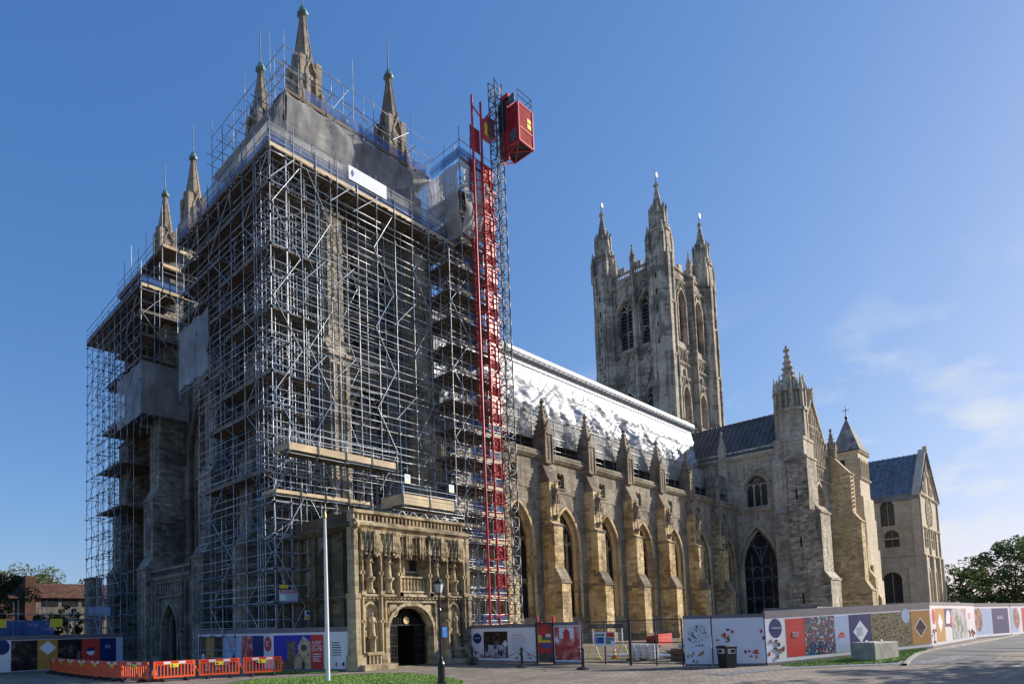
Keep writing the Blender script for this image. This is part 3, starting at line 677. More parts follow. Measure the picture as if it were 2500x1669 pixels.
    for (px_, py_) in ((26.1, pys[0]), (34.8, pys[0]), (26.1, pys[1]), (34.8, pys[1])):   # corner pinnacles
        p = MB(); r = 1.05
        p.ngon(px_, py_, r, r * .95, 37.5, 43.2, 8, .39)
        for k in range(8):
            a = .39 + k * math.pi / 4; x, y = px_ + math.cos(a) * r * 1.02, py_ + math.sin(a) * r * 1.02
            p.box(x - .11, y - .11, 38, x + .11, y + .11, 43.0)
        for k in range(4):                                 # four attached stepped piers
            a = math.pi / 4 + k * math.pi / 2; x, y = px_ + math.cos(a) * 1.35, py_ + math.sin(a) * 1.35
            p.box(x - .32, y - .32, 37.5, x + .32, y + .32, 41.2); p.ngon(x, y, .42, .42, 41.1, 41.4, 4, math.pi / 4); p.ngon(x, y, .36, .1, 41.4, 42.2, 4, math.pi / 4)
            x, y = px_ + math.cos(a) * 1.0, py_ + math.sin(a) * 1.0
            p.box(x - .26, y - .26, 41, x + .26, y + .26, 44.3); p.ngon(x, y, .36, .36, 44.2, 44.45, 4, math.pi / 4)
        for k in range(4):                                 # ogee gablets
            a = k * math.pi / 2; fr_ = Fr(px_ + math.cos(a) * .86, py_ + math.sin(a) * .86, -math.sin(a), math.cos(a), math.cos(a), math.sin(a))
            p.bar(fr_, [(-.5, 43.0), (-.42, 43.5), (-.2, 43.9), (-.06, 44.3), (0, 44.9), (.06, 44.3), (.2, 43.9), (.42, 43.5), (.5, 43.0)], .13, -.1, .16)
        p.ngon(px_, py_, .92, .9, 43.0, 44.0, 8, .39); p.ngon(px_, py_, .86, .2, 44.0, 48.5, 8, .39)
        for k in range(8):
            a = .39 + k * math.pi / 4; p.tube((px_ + math.cos(a) * .86, py_ + math.sin(a) * .86, 44), (px_ + math.cos(a) * .2, py_ + math.sin(a) * .2, 48.5), .05, 4, .03)
        po = p.build('pinnacle', M['pinn'], t)
        f = MB(); f.lathe(px_, py_, [(.2, 48.4), (.42, 48.6), (.44, 48.75), (.3, 48.9), (.24, 49.15), (.1, 49.35), (.05, 49.5), (.035, 52.2)], 8); f.build('finial', M['copper'], po)
    return t
west_tower(35.5, 45.4, (37.0, 43.15), 'south-west tower of the west front, swathed in the larger scaffold', [(37.7, 39.5), (44.0, 46.0)], [(25.4, 27.1), (34.4, 36.2)], True)
west_tower(55.4, 65.4, (55.95, 62.8), 'north-west tower of the west front, half hidden by the left scaffold', [(55.2, 57.3), (63.6, 65.6)], [(25.4, 27.1)], False)
# ---- centre of the west front
wf = thing('church_front', 'shadowed central bay of the west front with great pointed window', 'church front', (25, 50.5, 0))
fw = W(25.0); b = MB(); gop = (50.6, 8.0, 9.0, 17.6, 7.2)
b.wall(fw, 45.4, 55.4, 0, 28.2, [gop], 1.2); b.quad((25, 45.4, 28.2), (36, 45.4, 28.2), (36, 55.4, 28.2), (25, 55.4, 28.2)); b.ext(W(25.4), [(45.4, 28.2), (55.4, 28.2), (50.4, 34)], 0, .6)
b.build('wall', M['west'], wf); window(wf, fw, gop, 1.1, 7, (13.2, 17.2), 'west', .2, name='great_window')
h = MB()
for k, (g_, n_) in enumerate(((.05, .25), (.45, .1), (-.35, -.25), (-.7, -.55))): hood(h, fw, gop[0], gop[1] + 2 * g_ - .4, 1 if k < 2 else 9, gop[3], gop[4] + g_, n_ - .25, n_, .26, 0)
for yy in (46.0, 46.35, 54.8, 55.15): h.ngon(24.85, yy, .17, .17, 1, 17.5, 8); h.ngon(24.85, yy, .24, .24, 17.3, 17.7, 8)
h.build('arch_moulding', M['west'], wf)
wp = thing('west_portal', 'shadowed carved stone portal with black pointed doorway in the west front', 'portal', (22, 51.5, 0))
fp = W(21.4); b = MB(); dop = (50.7, 2.9, 0, 2.5, 2.2)
b.wall(fp, 46.7, 57.2, 0, 7.1, [dop], 1.5); b.quad((21.4, 46.7, 7.1), (25, 46.7, 7.1), (25, 57.2, 7.1), (21.4, 57.2, 7.1)); b.wall(S(46.7), 21.4, 25, 0, 7.1, [])
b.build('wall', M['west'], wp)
MB().fbox(fp, 49.1, 52.3, 0, 5, -1.5, -1.42).build('door', M['dark'], wp)
d = MB(); hood(d, fp, *dop, -.05, .16, .28, .05); hood(d, fp, 50.7, 2.2, 0, 2.5, 1.8, -.7, -.45, .3, 0)
d.bar(fp, [(48.6, 2), (48.6, 5.4), (52.8, 5.4), (52.8, 2)], .18, -.05, .2)
string(d, fp, 46.6, 57.3, 7.1, .35, .3); string(d, fp, 46.6, 57.3, 6.7, .18, .15)
for k in range(19):
    y = 47.1 + k * .52; d.fbox(fp, y, y + .1, 7.1, 7.7, -.2, .05)
d.fbox(fp, 46.7, 57.2, 7.65, 7.85, -.25, .1)
d.build('arch_moulding', M['west'], wp)
for k, y in enumerate((47.3, 48.1, 53.2, 54.0, 54.8, 55.8)):
    n_ = MB(); n_.fbox(fp, y - .08, y + .08, .5, 6.4, 0, .3); n_.fbox(fp, y + .55, y + .63, .5, 6.4, 0, .25) if k not in (1,) else None
    n_.fbox(fp, y - .15, y + .15, 2.6, 2.8, 0, .4); pinnacle(n_, 21.25, y, 5.6, .28, .5, .9, 3, False); n_.build('niche', M['west'], wp)
for k in range(8):
    y = 48.9 + k * .5; n_ = MB(); n_.fbox(fp, y - .04, y + .04, 5.6, 6.5, 0, .12); n_.ext(fp, [(y + .06, 5.75), (y + .25, 5.6), (y + .42, 5.75), (y + .42, 6.2), (y + .25, 6.45), (y + .06, 6.2)], 0, .07); n_.build('shield_panel', M['west'], wp)
# ================================================================ south porch
po = thing('south_porch', 'richly carved honey stone south porch with statues and iron gates', 'porch', (27.6, 30, 0))
x0, x1, yp = 22.9, 32.35, 28.4; fs = S(yp); ZT = 8.45
dop = (27.28, 3.7, 0, 2.05, 1.6)
b = MB()
b.wall(fs, 22.9, 32.35, 0, 4.2, [dop], .7, 0)
nx = [(23.95, 1.0), (25.45, 1.0), (29.6, 1.0), (31.2, 1.0)]
b.wall(fs, 22.9, 32.35, 4.2, ZT, [(c, w_ + .12, 4.55, 7.5, .45) for c, w_ in nx] + [(27.5, 2.1, 5.5, 7.4, .5)], .6, 0)
b.fbox(fs, 23.05, 32.2, 4.2, ZT - .05, -1.6, -.62); b.quad((22.9, yp, ZT), (32.35, yp, ZT), (32.35, 36, ZT), (22.9, 36, ZT))
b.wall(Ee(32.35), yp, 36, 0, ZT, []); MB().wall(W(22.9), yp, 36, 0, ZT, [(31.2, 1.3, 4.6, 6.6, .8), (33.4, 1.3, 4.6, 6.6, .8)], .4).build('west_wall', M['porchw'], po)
b.fbox(fs, 23.05, 25.35, 0, 4.15, -2, -.72); b.fbox(fs, 29.2, 32.2, 0, 4.15, -2, -.72)
b.box(23.35, yp + .5, 4.2, 23.36, 36, ZT); b.box(23.28, yp + .7, 0, 23.34, 36, ZT)
for (px_, py_) in ((22.75, yp - .12), (32.4, yp - .1)): b.ngon(px_, py_, .42, .4, 0, 4.2, 8, .39); b.ngon(px_, py_, .34, .33, 4.2, 8.2, 8, .39); b.ngon(px_, py_, .56, .5, 0, .9, 8, .39); b.ngon(px_, py_, .46, .46, 4.1, 4.4, 8, .39)
b.build('wall', M['porch'], po)
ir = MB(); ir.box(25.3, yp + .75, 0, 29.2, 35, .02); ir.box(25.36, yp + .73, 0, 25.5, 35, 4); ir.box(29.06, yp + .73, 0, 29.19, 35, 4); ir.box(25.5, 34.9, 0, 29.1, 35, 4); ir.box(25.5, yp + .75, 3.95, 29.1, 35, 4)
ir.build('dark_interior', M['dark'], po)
gt = MB()
for side in (0, 1):                                            # open gate leaves folded against the jambs plus the overthrow
    u0 = 25.68 + side * 2.35
    for k in range(8): gt.fbox(fs, u0 + k * .12, u0 + k * .12 + .035, .1, 2.5, -.45, -.41)
    for z in (.15, .55, 1.25, 1.9, 2.45): gt.fbox(fs, u0, u0 + .88, z, z + .05, -.46, -.4)
    for k in range(7):
        c = (u0 + .44, .9 + k * .25); gt.bar(fs, [(c[0] + .2 * math.cos(a * .7), c[1] + .1 * math.sin(a * .7)) for a in range(9)], .03, -.45, -.41, True)
gt.fbox(fs, 25.7, 28.9, 2.5, 2.58, -.45, -.38)
for k in range(24):
    u = 25.78 + k * .13; gt.fbox(fs, u, u + .03, 2.55, 2.55 + max(.1, 1.0 - abs(u - 27.28) * .62), -.44, -.4)
gt.bar(fs, arch(27.28, 3.1, 2.2, 1.4), .06, -.45, -.38)
gate = gt.build('iron_gate', M['iron'], po)
em = MB(); em.bar(fs, [(27.28 + .2 * math.cos(a * .4189), 2.82 + .2 * math.sin(a * .4189)) for a in range(15)], .07, -.38, -.34, True); em.ext(fs, [(27.28 + .16 * math.cos(a * .7854), 2.82 + .16 * math.sin(a * .7854)) for a in range(8)], -.4, -.36)
em.build('emblem', simple('gilt', (.62, .5, .25), .4, .6), gate)
tr = MB()
hood(tr, fs, *dop, -.06, .2, .2, .04); hood(tr, fs, 27.28, 3.5, 0, 2.05, 1.5, -.3, -.05, .12, 0)
tr.bar(fs, [(25.15, 0), (25.15, 3.95), (29.4, 3.95), (29.4, 0)], .16, -.05, .22)
for (a, b_) in ((25.28, 26.35), (28.2, 29.3)):                  # spandrel shields
    c = (a + b_) / 2; tr.ext(fs, [(c - .28, 3.75), (c + .28, 3.75), (c + .28, 3.4), (c, 3.1), (c - .28, 3.4)], -.02, .12)
    tr.bar(fs, [(c + .38 * math.cos(k * .6283), 3.42 + .38 * math.sin(k * .6283)) for k in range(10)], .08, -.02, .1, True)
string(tr, fs, 22.75, 32.5, 4.35, .3, .42); string(tr, fs, 22.75, 32.5, 4.05, .14, .2)
for k in range(30): u = 23.1 + k * .31; tr.fbox(fs, u, u + .14, 4.1, 4.24, 0, .34)
tr.build('string_course', M['porch'], po)
shx = [23.25, 24.68, 26.2, 28.78, 30.38, 32.0]
for u in shx:                                                  # shafts
    z_ = 4.3 if 25.5 < u < 29.2 else 0
    s = MB(); s.fbox(fs, u - .11, u + .11, z_, 7.0, -.02, .3); s.fbox(fs, u - .05, u + .05, z_ + .2, 7.1, .26, .42)
    s.fbox(fs, u - .19, u + .19, z_, z_ + (.9 if z_ == 0 else .2), 0, .5); s.fbox(fs, u - .17, u + .17, 5.5, 5.7, 0, .42); s.fbox(fs, u - .16, u + .16, 2.7, 2.85, 0, .42) if z_ == 0 else None; s.fbox(fs, u - .16, u + .16, 4.3, 4.55, 0, .5)
    pinnacle(s, u, yp - .36, 6.9, .22, .3, .75, 3, False); s.build('shaft', M['porch'], po)
sta = []
for (u, w_) in nx:                                             # canopies, pedestals
    c = MB()
    for k in range(7):
        a = -.72 + k * .24; dpt = .66 - abs(a) * .42; y_ = yp - dpt
        c.tube((u + a, y_, 6.62 + .1 * (k % 2)), (u + a, y_, 7.1), .028, 5, .05); c.box(u + a - .05, y_ - .05, 7.05, u + a + .05, y_ + .06, 8.0)
        pinnacle(c, u + a, y_, 7.5 + .12 * (k % 2), .11, .15, .5, 3, False); c.box(u + a - .07, y_ - .07, 6.56 + .1 * (k % 2), u + a + .07, y_ + .07, 6.68 + .1 * (k % 2))
        if k < 6:
            a2 = a + .12; y2_ = yp - (.66 - abs(a2) * .42); f2 = S(y2_)
            c.bar(f2, [(u + a, 6.85), (u + a + .05, 7.05), (u + a2, 7.22), (u + a + .19, 7.05), (u + a + .24, 6.85)], .05, -.05, .05)
            c.bar(f2, [(u + a, 7.1), (u + a2, 7.62), (u + a + .24, 7.1)], .05, -.04, .06); c.tube((u + a2, y2_, 7.5), (u + a2, y2_, 8.0), .03, 4)
            c.box(u + a2 - .05, y2_ - .02, 7.68, u + a2 + .05, y2_ + .05, 7.95)
    c.fbox(fs, u - .78, u + .78, 7.95, 8.15, -.1, .5); c.fbox(fs, u - .7, u + .7, 8.1, 8.3, -.1, .3)
    c.build('canopy', M['porch'], po)
    d = MB(); d.ngon(u, yp - .12, .22, .22, 4.5, 5.15, 8); d.ngon(u, yp - .12, .24, .38, 5.1, 5.3, 8); d.ngon(u, yp - .12, .38, .34, 5.3, 5.38, 8); d.ngon(u, yp - .12, .36, .3, 4.45, 4.65, 8)
    d.build('pedestal', M['porch'], po); sta.append((u, yp - .12, 5.38, 1.5))
cm = MB()                                                      # central canopies and balustrade
for k in range(11):
    u = 26.35 + k * .23; y_ = yp - .42 + .1 * abs((k % 5) - 2.5); cm.tube((u, y_, 6.55 + .1 * (k % 2)), (u, y_, 7.1), .028, 5, .05); cm.box(u - .05, y_ - .05, 7.05, u + .05, y_ + .06, 8.0); pinnacle(cm, u, y_, 7.5, .11, .15, .5, 3, False)
    if k < 10: cm.bar(S(y_), [(u, 6.85), (u + .115, 7.2), (u + .23, 6.85)], .05, -.05, .05); cm.bar(S(y_), [(u, 7.1), (u + .115, 7.6), (u + .23, 7.1)], .05, -.04, .06)
cm.fbox(fs, 26.2, 28.8, 7.9, 8.2, -.05, .28); cm.build('canopy', M['porch'], po)
bl = MB(); bl.fbox(fs, 26.4, 28.6, 5.42, 5.52, -.1, .22); bl.fbox(fs, 26.4, 28.6, 4.5, 4.62, -.1, .22)
for k in range(8): bl.lathe(26.55 + k * .275, yp - .06, [(.06, 4.6), (.09, 4.8), (.05, 5.0), (.09, 5.25), (.06, 5.45)], 6)
bl.build('balustrade', M['porch'], po)
cwin = MB(); cwin.fbox(fs, 27.9, 28.4, 5.9, 6.6, -.54, -.5); cwin.build('small_window', M['dark'], po)
cx = MB(); cx.fbox(fs, 27.1, 27.25, 5.5, 7.4, -.55, -.3); cx.fbox(fs, 27.25, 28.5, 6.62, 6.75, -.55, -.35); cx.fbox(fs, 27.25, 28.5, 5.8, 5.9, -.55, -.35); cx.build('relief_panel', M['porch'], po)
for u in (23.95, 31.1):                                        # lower niches
    l = MB(); l.bar(fs, [(u - .5, 1.0)] + arch(u, 1.0, 3.3, .6) + [(u + .5, 1.0)], .13, -.02, .2)
    l.ngon(u, yp - .3, .2, .2, 1.0, 1.75, 8); l.ngon(u, yp - .3, .22, .33, 1.75, 1.92, 8); l.fbox(fs, u - .62, u + .62, .85, 1.02, 0, .62); l.fbox(fs, u - .68, u + .68, 0, .3, 0, .85); l.fbox(fs, u - .6, u + .6, .3, .86, 0, .5)
    for k in range(4): l.fbox(fs, u - .5 + k * .28, u - .4 + k * .28, .36, .8, .5, .58)
    l.build('niche', M['porch'], po); sta.append((u, yp - .3, 1.92, 1.38))
for (X, Y, Z, H) in sta:
    s = MB(); statue(s, X, Y, Z, H); s.build('statue', M['porch'], po, smooth=True)
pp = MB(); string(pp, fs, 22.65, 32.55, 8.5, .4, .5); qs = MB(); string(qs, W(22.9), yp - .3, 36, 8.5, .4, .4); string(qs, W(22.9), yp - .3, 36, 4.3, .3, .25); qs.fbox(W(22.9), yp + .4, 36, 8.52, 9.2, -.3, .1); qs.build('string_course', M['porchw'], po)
pp.fbox(fs, 22.8, 32.45, 8.5, 8.68, -.3, .2); pp.fbox(fs, 22.8, 32.45, 9.12, 9.3, -.32, .22)
k = 22.85
while k < 32.4: pp.fbox(fs, k, k + .12, 8.65, 9.15, -.25, .12); pp.bar(fs, arch(k + .22, .22, 8.98, .14, 3), .05, -.2, .08); k += .32
pp.fbox(fs, 22.8, 32.4, 8.66, 9.14, -.4, -.3)
pp.build('parapet', M['porch'], po)
gg = MB(); gg.lathe(22.75, yp - .35, [(.05, 8.05), (.26, 8.2), (.32, 8.4), (.22, 8.6), (.08, 8.7)], 8); gg.tube((22.75, yp - .35, 8.4), (22.4, yp - .75, 8.5), .16, 6, .12); gg.build('gargoyle', M['porch'], po)
qn = MB()
for a, b_ in ((22.9, 23.1), (32.15, 32.35)): qn.ashlar(fs, a, b_, .9, 4.0, .0, (.28, .4), (.2, .3), .05)
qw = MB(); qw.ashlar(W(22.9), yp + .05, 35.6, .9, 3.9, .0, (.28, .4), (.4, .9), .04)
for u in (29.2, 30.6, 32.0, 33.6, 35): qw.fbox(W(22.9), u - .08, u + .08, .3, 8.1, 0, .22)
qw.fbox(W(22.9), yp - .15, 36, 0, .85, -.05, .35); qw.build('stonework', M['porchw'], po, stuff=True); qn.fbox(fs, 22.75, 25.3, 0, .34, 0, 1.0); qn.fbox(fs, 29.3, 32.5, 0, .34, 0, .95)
qn.build('stonework', M['porch'], po, stuff=True)
dp = MB(); dp.path([(22.85, 29.3, 8.2), (22.75, 29.3, 7.4), (22.75, 28.9, 7.0), (22.75, 28.9, 4.6), (22.7, 29.0, .4)], .05); dp.build('drainpipe', M['iron'], po)
MB().fbox(fs, 29.75, 30.2, 1.7, 2.35, .36, .38).build('blue_notice', simple('notice_blue', (.02, .16, .55), .4), po, 'small blue notice beside the doorway')
# ================================================================ central tower
ct = thing('central_tower', 'tall weathered central crossing tower with four turreted pinnacles', 'tower', (110, 49.5, 0))
X0, X1, Y0, Y1 = 101.4, 119.6, 44.2, 55.2; fw = W(X0); fs = S(Y0)
wops = [(46.95, 2.3, 48.2, 54.6, 2.1), (50.75, 2.3, 48.2, 54.6, 2.1)]; wlow = [(46.95, 2.1, 35.4, 38.6, 2.0), (50.75, 2.1, 35.4, 38.6, 2.0)]
sops = [(107.6, 2.7, 48.8, 55.6, 2.2), (114.2, 2.7, 48.8, 55.6, 2.2)]; slow = [(107.6, 2.4, 35.4, 39, 2.2), (114.2, 2.4, 35.4, 39, 2.2)]
b = MB()
b.wall(fw, Y0, Y1, 20, 34, []); b.wall(fw, Y0, Y1, 34, 45.5, wlow, .9); b.wall(fw, Y0, Y1, 45.5, 60.2, wops, .9)
b.wall(fs, X0, X1, 20, 34, []); b.wall(fs, X0, X1, 34, 45.5, slow, 1.1); b.wall(fs, X0, X1, 45.5, 60.8, sops, 1.1)
b.wall(Nn(Y1), X0, X1, 20, 60.5, []); b.wall(Ee(X1), Y0, Y1, 20, 60.5, []); b.quad((X0, Y0, 60.2), (X1, Y0, 60.2), (X1, Y1, 60.2), (X0, Y1, 60.2))
b.box(X0 + 1.3, Y0 + 1.3, 0, X1 - 1.3, Y1 - 1.3, 60); b.build('wall', M['bell'], ct)
for (fr_, ops, dd, tz) in ((fw, wops + wlow, .85, 51.4), (fs, sops + slow, 1.05, 51.8)):
    for op in ops:
        wo_ = window(ct, fr_, op, dd, 2, (tz,) if op[2] > 40 else (), 'bell', .2, name='belfry_opening')
        if op[2] > 40:
            for k in range(11): z = op[2] + .4 + k * .62; MB().side(fr_, [(-.8, z + .2), (-.45, z), (-.42, z + .05), (-.8, z + .28)], op[0] - op[1] / 2 + .05, op[0] + op[1] / 2 - .05).build('louvre', M['slate'], wo_)
tr = MB()
for (fr_, ops, low, ux) in ((fw, wops, wlow, (48.85,)), (fs, sops, slow, (110.9,))):
    for op in ops + low: hood(tr, fr_, *op, -.05, .3, .3, .12); hood(tr, fr_, op[0], op[1] + 1.0, op[2] - .8, op[3] + .5, op[4] + 1.0, -.05, .18, .2, .05)
    for u in ux: tr.fbox(fr_, u - .3, u + .3, 34, 60.5, 0, .75); tr.fbox(fr_, u - .16, u + .16, 34, 61, .7, 1.0); pinnacle(tr, fr_.p(u, 0, .4)[0], fr_.p(u, 0, .4)[1], 60.5, .7, 2.6, 2.4, 4)
    lo, hi = (Y0, Y1) if fr_ is fw else (X0, X1)
    for z in (34, 42.8, 45.2, 47.6, 59.6): string(tr, fr_, lo, hi, z, .4, .3)
    k = lo + .5
    while k < hi - .5:                                          # panelled friezes
        tr.bar(fr_, [(k, 45.6), (k + .45, 46.4), (k + .9, 45.6), (k + .45, 46.4), (k + .9, 47.3), (k, 47.3), (k + .45, 46.4)], .1, 0, .14)
        tr.fbox(fr_, k, k + .1, 57.9, 59.3, 0, .12); k += .92
    for op in low:                                             # gabled hoods over the lower lights
        tr.bar(fr_, [(op[0] - 1.5, op[3] + .8), (op[0], op[3] + 4.2), (op[0] + 1.5, op[3] + .8)], .25, -.02, .3); tr.fbox(fr_, op[0] - .12, op[0] + .12, op[3] + 4, op[3] + 5.2, 0, .3)
    battlement(tr, fr_, lo, hi, 60.2, 2.0, 1.5, -.4, .05, True)
battlement(tr, Ee(X1), Y0, Y1, 60.2, 2.0, 1.5, -.4, .05, True); battlement(tr, Nn(Y1), X0, X1, 60.2, 2.0, 1.5, -.4, .05, True)
tr.build('tracery_panelling', M['bell'], ct)
for (cx, cy) in ((102.0, 44.7), (118.8, 44.7), (102.0, 54.5), (118.8, 54.5)):
    t = MB(); ax, ay = 2.0, 1.55
    for (z0, z1, e) in ((20, 34, 1.1), (34, 45.2, 1.04), (45.2, 54, 1.0), (54, 62.3, .96)):
        a, c_ = ax * e, ay * e; pts = [(cx - a, cy - c_ * .45), (cx - a * .45, cy - c_), (cx + a * .45, cy - c_), (cx + a, cy - c_ * .45), (cx + a, cy + c_ * .45), (cx + a * .45, cy + c_), (cx - a * .45, cy + c_), (cx - a, cy + c_ * .45)]
        t.add([(p[0], p[1], z0) for p in pts] + [(p[0], p[1], z1) for p in pts], [(i, (i + 1) % 8, 8 + (i + 1) % 8, 8 + i) for i in range(8)] + [tuple(range(8, 16))])
        t.add([(cx + (p[0] - cx) * 1.07, cy + (p[1] - cy) * 1.07, z1 - .3) for p in pts] + [(cx + (p[0] - cx) * 1.07, cy + (p[1] - cy) * 1.07, z1 + .05) for p in pts], [(i, (i + 1) % 8, 8 + (i + 1) % 8, 8 + i) for i in range(8)] + [tuple(range(8, 16)), tuple(range(8))[::-1]])
        for p in pts: t.box(p[0] - .2, p[1] - .2, z0, p[0] + .2, p[1] + .2, z1)
    for (sx_, sy_) in ((-1, -1), (1, -1), (1, 1), (-1, 1)):     # angle shafts with their own pinnacles
        x, y = cx + sx_ * ax * .78, cy + sy_ * ay * .78; pinnacle(t, x, y, 61.5, .62, 3.2, 2.2, 3, False)
    t.ngon(cx, cy, 1.75, 1.55, 62.3, 66.0, 8, .39); t.ngon(cx, cy, 1.75, 1.75, 65.8, 66.2, 8, .39); t.ngon(cx, cy, 1.35, 1.25, 66.1, 69.2, 8, .39)
    for k in range(8):
        a = .39 + k * math.pi / 4; t.box(cx + 1.45 * math.cos(a) - .14, cy + 1.45 * math.sin(a) - .14, 62.3, cx + 1.45 * math.cos(a) + .14, cy + 1.45 * math.sin(a) + .14, 66.9)
        x, y = cx + 1.25 * math.cos(a), cy + 1.25 * math.sin(a); t.box(x - .13, y - .13, 66, x + .13, y + .13, 69.9); t.ngon(x, y, .22, .05, 69.8, 70.5, 4)
    t.ngon(cx, cy, 1.0, .14, 69.2, 74.0, 8, .39); t.lathe(cx, cy, [(.14, 73.8), (.42, 74.0), (.42, 74.25), (.2, 74.5), (.08, 74.6), (.05, 76.6)], 8)
    tu = t.build('turret', M['bell'], ct)
    f = MB(); f.box(cx, cy - .03, 75.7, cx + .75, cy + .03, 76.5); f.build('vane', M['iron'], tu)
    s = MB()
    for k in range(9): z = 36 + k * 2.7; s.box(cx - ax - .02, cy - .1, z, cx - ax + .3, cy + .1, z + .9)
    s.build('slit_window', M['dark'], tu)
# ================================================================ south-west transept
ts = thing('transept', 'pale stone transept with big dark pointed window and corner stair turret', 'transept', (108, 32, 0))
XT = 101.5; fw = W(XT); b = MB(); big = (32.85, 5.0, 1.5, 9.6, 5.9); up = (32.6, 2.7, 18.6, 21.4, 1.6)
b.wall(fw, 29.3, 44, 0, 17.4, [big], 1.2); b.wall(fw, 29.3, 44, 17.4, 26.2, [up], .6)
b.box(103, 28, 0, 114, 44, 26); b.build('wall', M['trans'], ts)
window(ts, fw, big, 1.15, 4, (5.4, 8.3), 'slate', .14, name='great_window'); window(ts, fw, up, .55, 3, (), 'trans', .16)
tr = MB(); hood(tr, fw, *big, -.05, .3, .32, .1); hood(tr, fw, big[0], big[1] - .7, big[2], big[3], big[4] - .4, -.7, -.4, .3, 0); hood(tr, fw, up[0], up[1], 20.8, up[3], up[4], -.05, .25, .26, .2, False)
string(tr, fw, 29.3, 44, 18.1, .35, .28); string(tr, fw, 29.3, 44, 26.3, .6, .45); tr.fbox(fw, 29.3, 44, 26.4, 27.2, -.5, -.1)
tr.fbox(fw, 36.2, 37.4, 0, 26, 0, .6); pinnacle(tr, XT - .3, 36.8, 26, .85, 1.6, 2.8, 5)
tr.bar(fw, [(32.3, 16.9), (32.6, 16.9), (32.6, 16.6), (32.6, 17.3), (32.6, 16.9), (32.9, 16.9)], .14, 0, .05)
tr.build('string_course', M['trans'], ts)
rf = MB(); rf.quad((101.3, 28, 26.6), (101.3, 46, 26.6), (107.8, 46, 33.2), (107.8, 28, 33.2)); rf.quad((107.8, 28, 33.2), (107.8, 46, 33.2), (114.4, 46, 26.6), (114.4, 28, 26.6)); ro = rf.build('roof', M['lead'], ts)
rl = MB()
for k in range(24): y = 28.3 + k * .72; rl.tube((101.4, y, 26.72), (107.8, y, 33.26), .06, 4)
rl.build('lead_rolls', M['lead'], ro)
# south gable with blind arcading
gb = MB(); fs = S(26.9); gb.wall(fs, 101.5, 114.3, 0, 24.4, [(108.2, 6.6, 4, 16, 5.6)], 1.0); gb.ext(fs, [(101.5, 24.4), (114.3, 24.4), (114.3, 26.8), (107.9, 34.0), (101.5, 26.8)], -.8, 0); gb.build('gable_wall', M['trans'], ts)
window(ts, fs, (108.2, 6.6, 4, 16, 5.6), .95, 6, (9.5,), 'trans', .18, name='great_window')
ar = MB(); hood(ar, fs, 108.2, 6.6, 4, 16, 5.6, -.05, .35, .4, .1)
for k in range(15):
    u = 102.2 + k * .84; top = 26.6 + max(0, (6.1 - abs(u + .4 - 107.9)) * 1.05)
    ar.fbox(fs, u - .07, u + .07, 22.6, 24.2, 0, .2); ar.fbox(fs, u - .07, u + .07, 24.6, top, 0, .2); ar.bar(fs, arch(u + .42, .7, min(top - .5, 29.5), .5, 3), .1, 0, .18) if top > 27.6 else None; ar.bar(fs, arch(u + .42, .7, 23.6, .5, 3), .1, 0, .18)
string(ar, fs, 101.5, 114.3, 24.5, .3, .3); string(ar, fs, 101.5, 114.3, 22.4, .3, .3); string(ar, fs, 103, 113, 28.9, .2, .2) 
ar.bar(fs, [(101.2, 26.5), (107.9, 34.3), (114.6, 26.5)], .45, -.7, .25); pinnacle(ar, 107.9, 26.9, 33.8, .7, 1.2, .5, 0)
ar.build('blind_arcade', M['trans'], ts)
# stair turret block on the corner
tb = MB(); 
for (z0, z1, xx, yy0) in ((0, 7.6, 100.6, 24.2), (7.6, 16.8, 100.85, 24.9), (16.8, 24.6, 101.05, 26.1)):
    tb.box(xx, yy0, z0, 105.4, 28.7, z1); tb.box(xx - .12, yy0 - .14, z1 - .3, 105.5, 28.75, z1); tb.side(W(xx), [(0, 0)] * 3, 0, 0) if False else None
    tb.side(S(yy0), [(-.6, z1 + .9), (0, z1), (-.6, z1)], xx, 105.4)
tb.box(101.0, 26.3, 24.6, 105.4, 29.9, 27.4); tb.box(100.9, 26.2, 26.9, 105.5, 30.0, 27.3)
for (z0, z1, xx) in ((0, 7.4, 100.0), (7.4, 17, 100.3), (17, 24.2, 100.7)): tb.box(xx, 28.6, z0, 101.7, 30.2, z1); tb.side(W(xx), [(-.6, z1 + .8), (0, z1), (-.6, z1)], 28.6, 30.2)
tbo = tb.build('corner_turret', M['trans'], ts)
q = MB()
for (z0, z1, xx, yy0) in ((.5, 7.2, 100.6, 24.25), (8, 16.4, 100.85, 24.95), (17.2, 24.2, 101.05, 26.15)):
    q.ashlar(W(xx), yy0, 28.6, z0, z1, 0, (.2, .36), (.35, .9), .05, .42); q.ashlar(S(yy0 - .05), xx, 105.3, z0, z1, 0, (.3, .42), (.4, .9), .04, .2)
q.build('stonework', M['trans'], tbo, stuff=True)
sl = MB()
for (xx, y, z) in ((100.6, 27.4, 4.2), (100.85, 27.3, 12.0), (101.05, 27.5, 18.6)): sl.box(xx - .07, y - .1, z, xx + .2, y + .1, z + 1.4)
sl.build('slit_window', M['dark'], tbo)
op_ = MB(); cx, cy = 103.0, 28.1
op_.ngon(cx, cy, 1.95, 1.85, 27.3, 31.6, 8, .39); op_.ngon(cx, cy, 2.1, 2.1, 31.3, 31.75, 8, .39); op_.ngon(cx, cy, 1.55, 1.5, 31.7, 34.4, 8, .39)
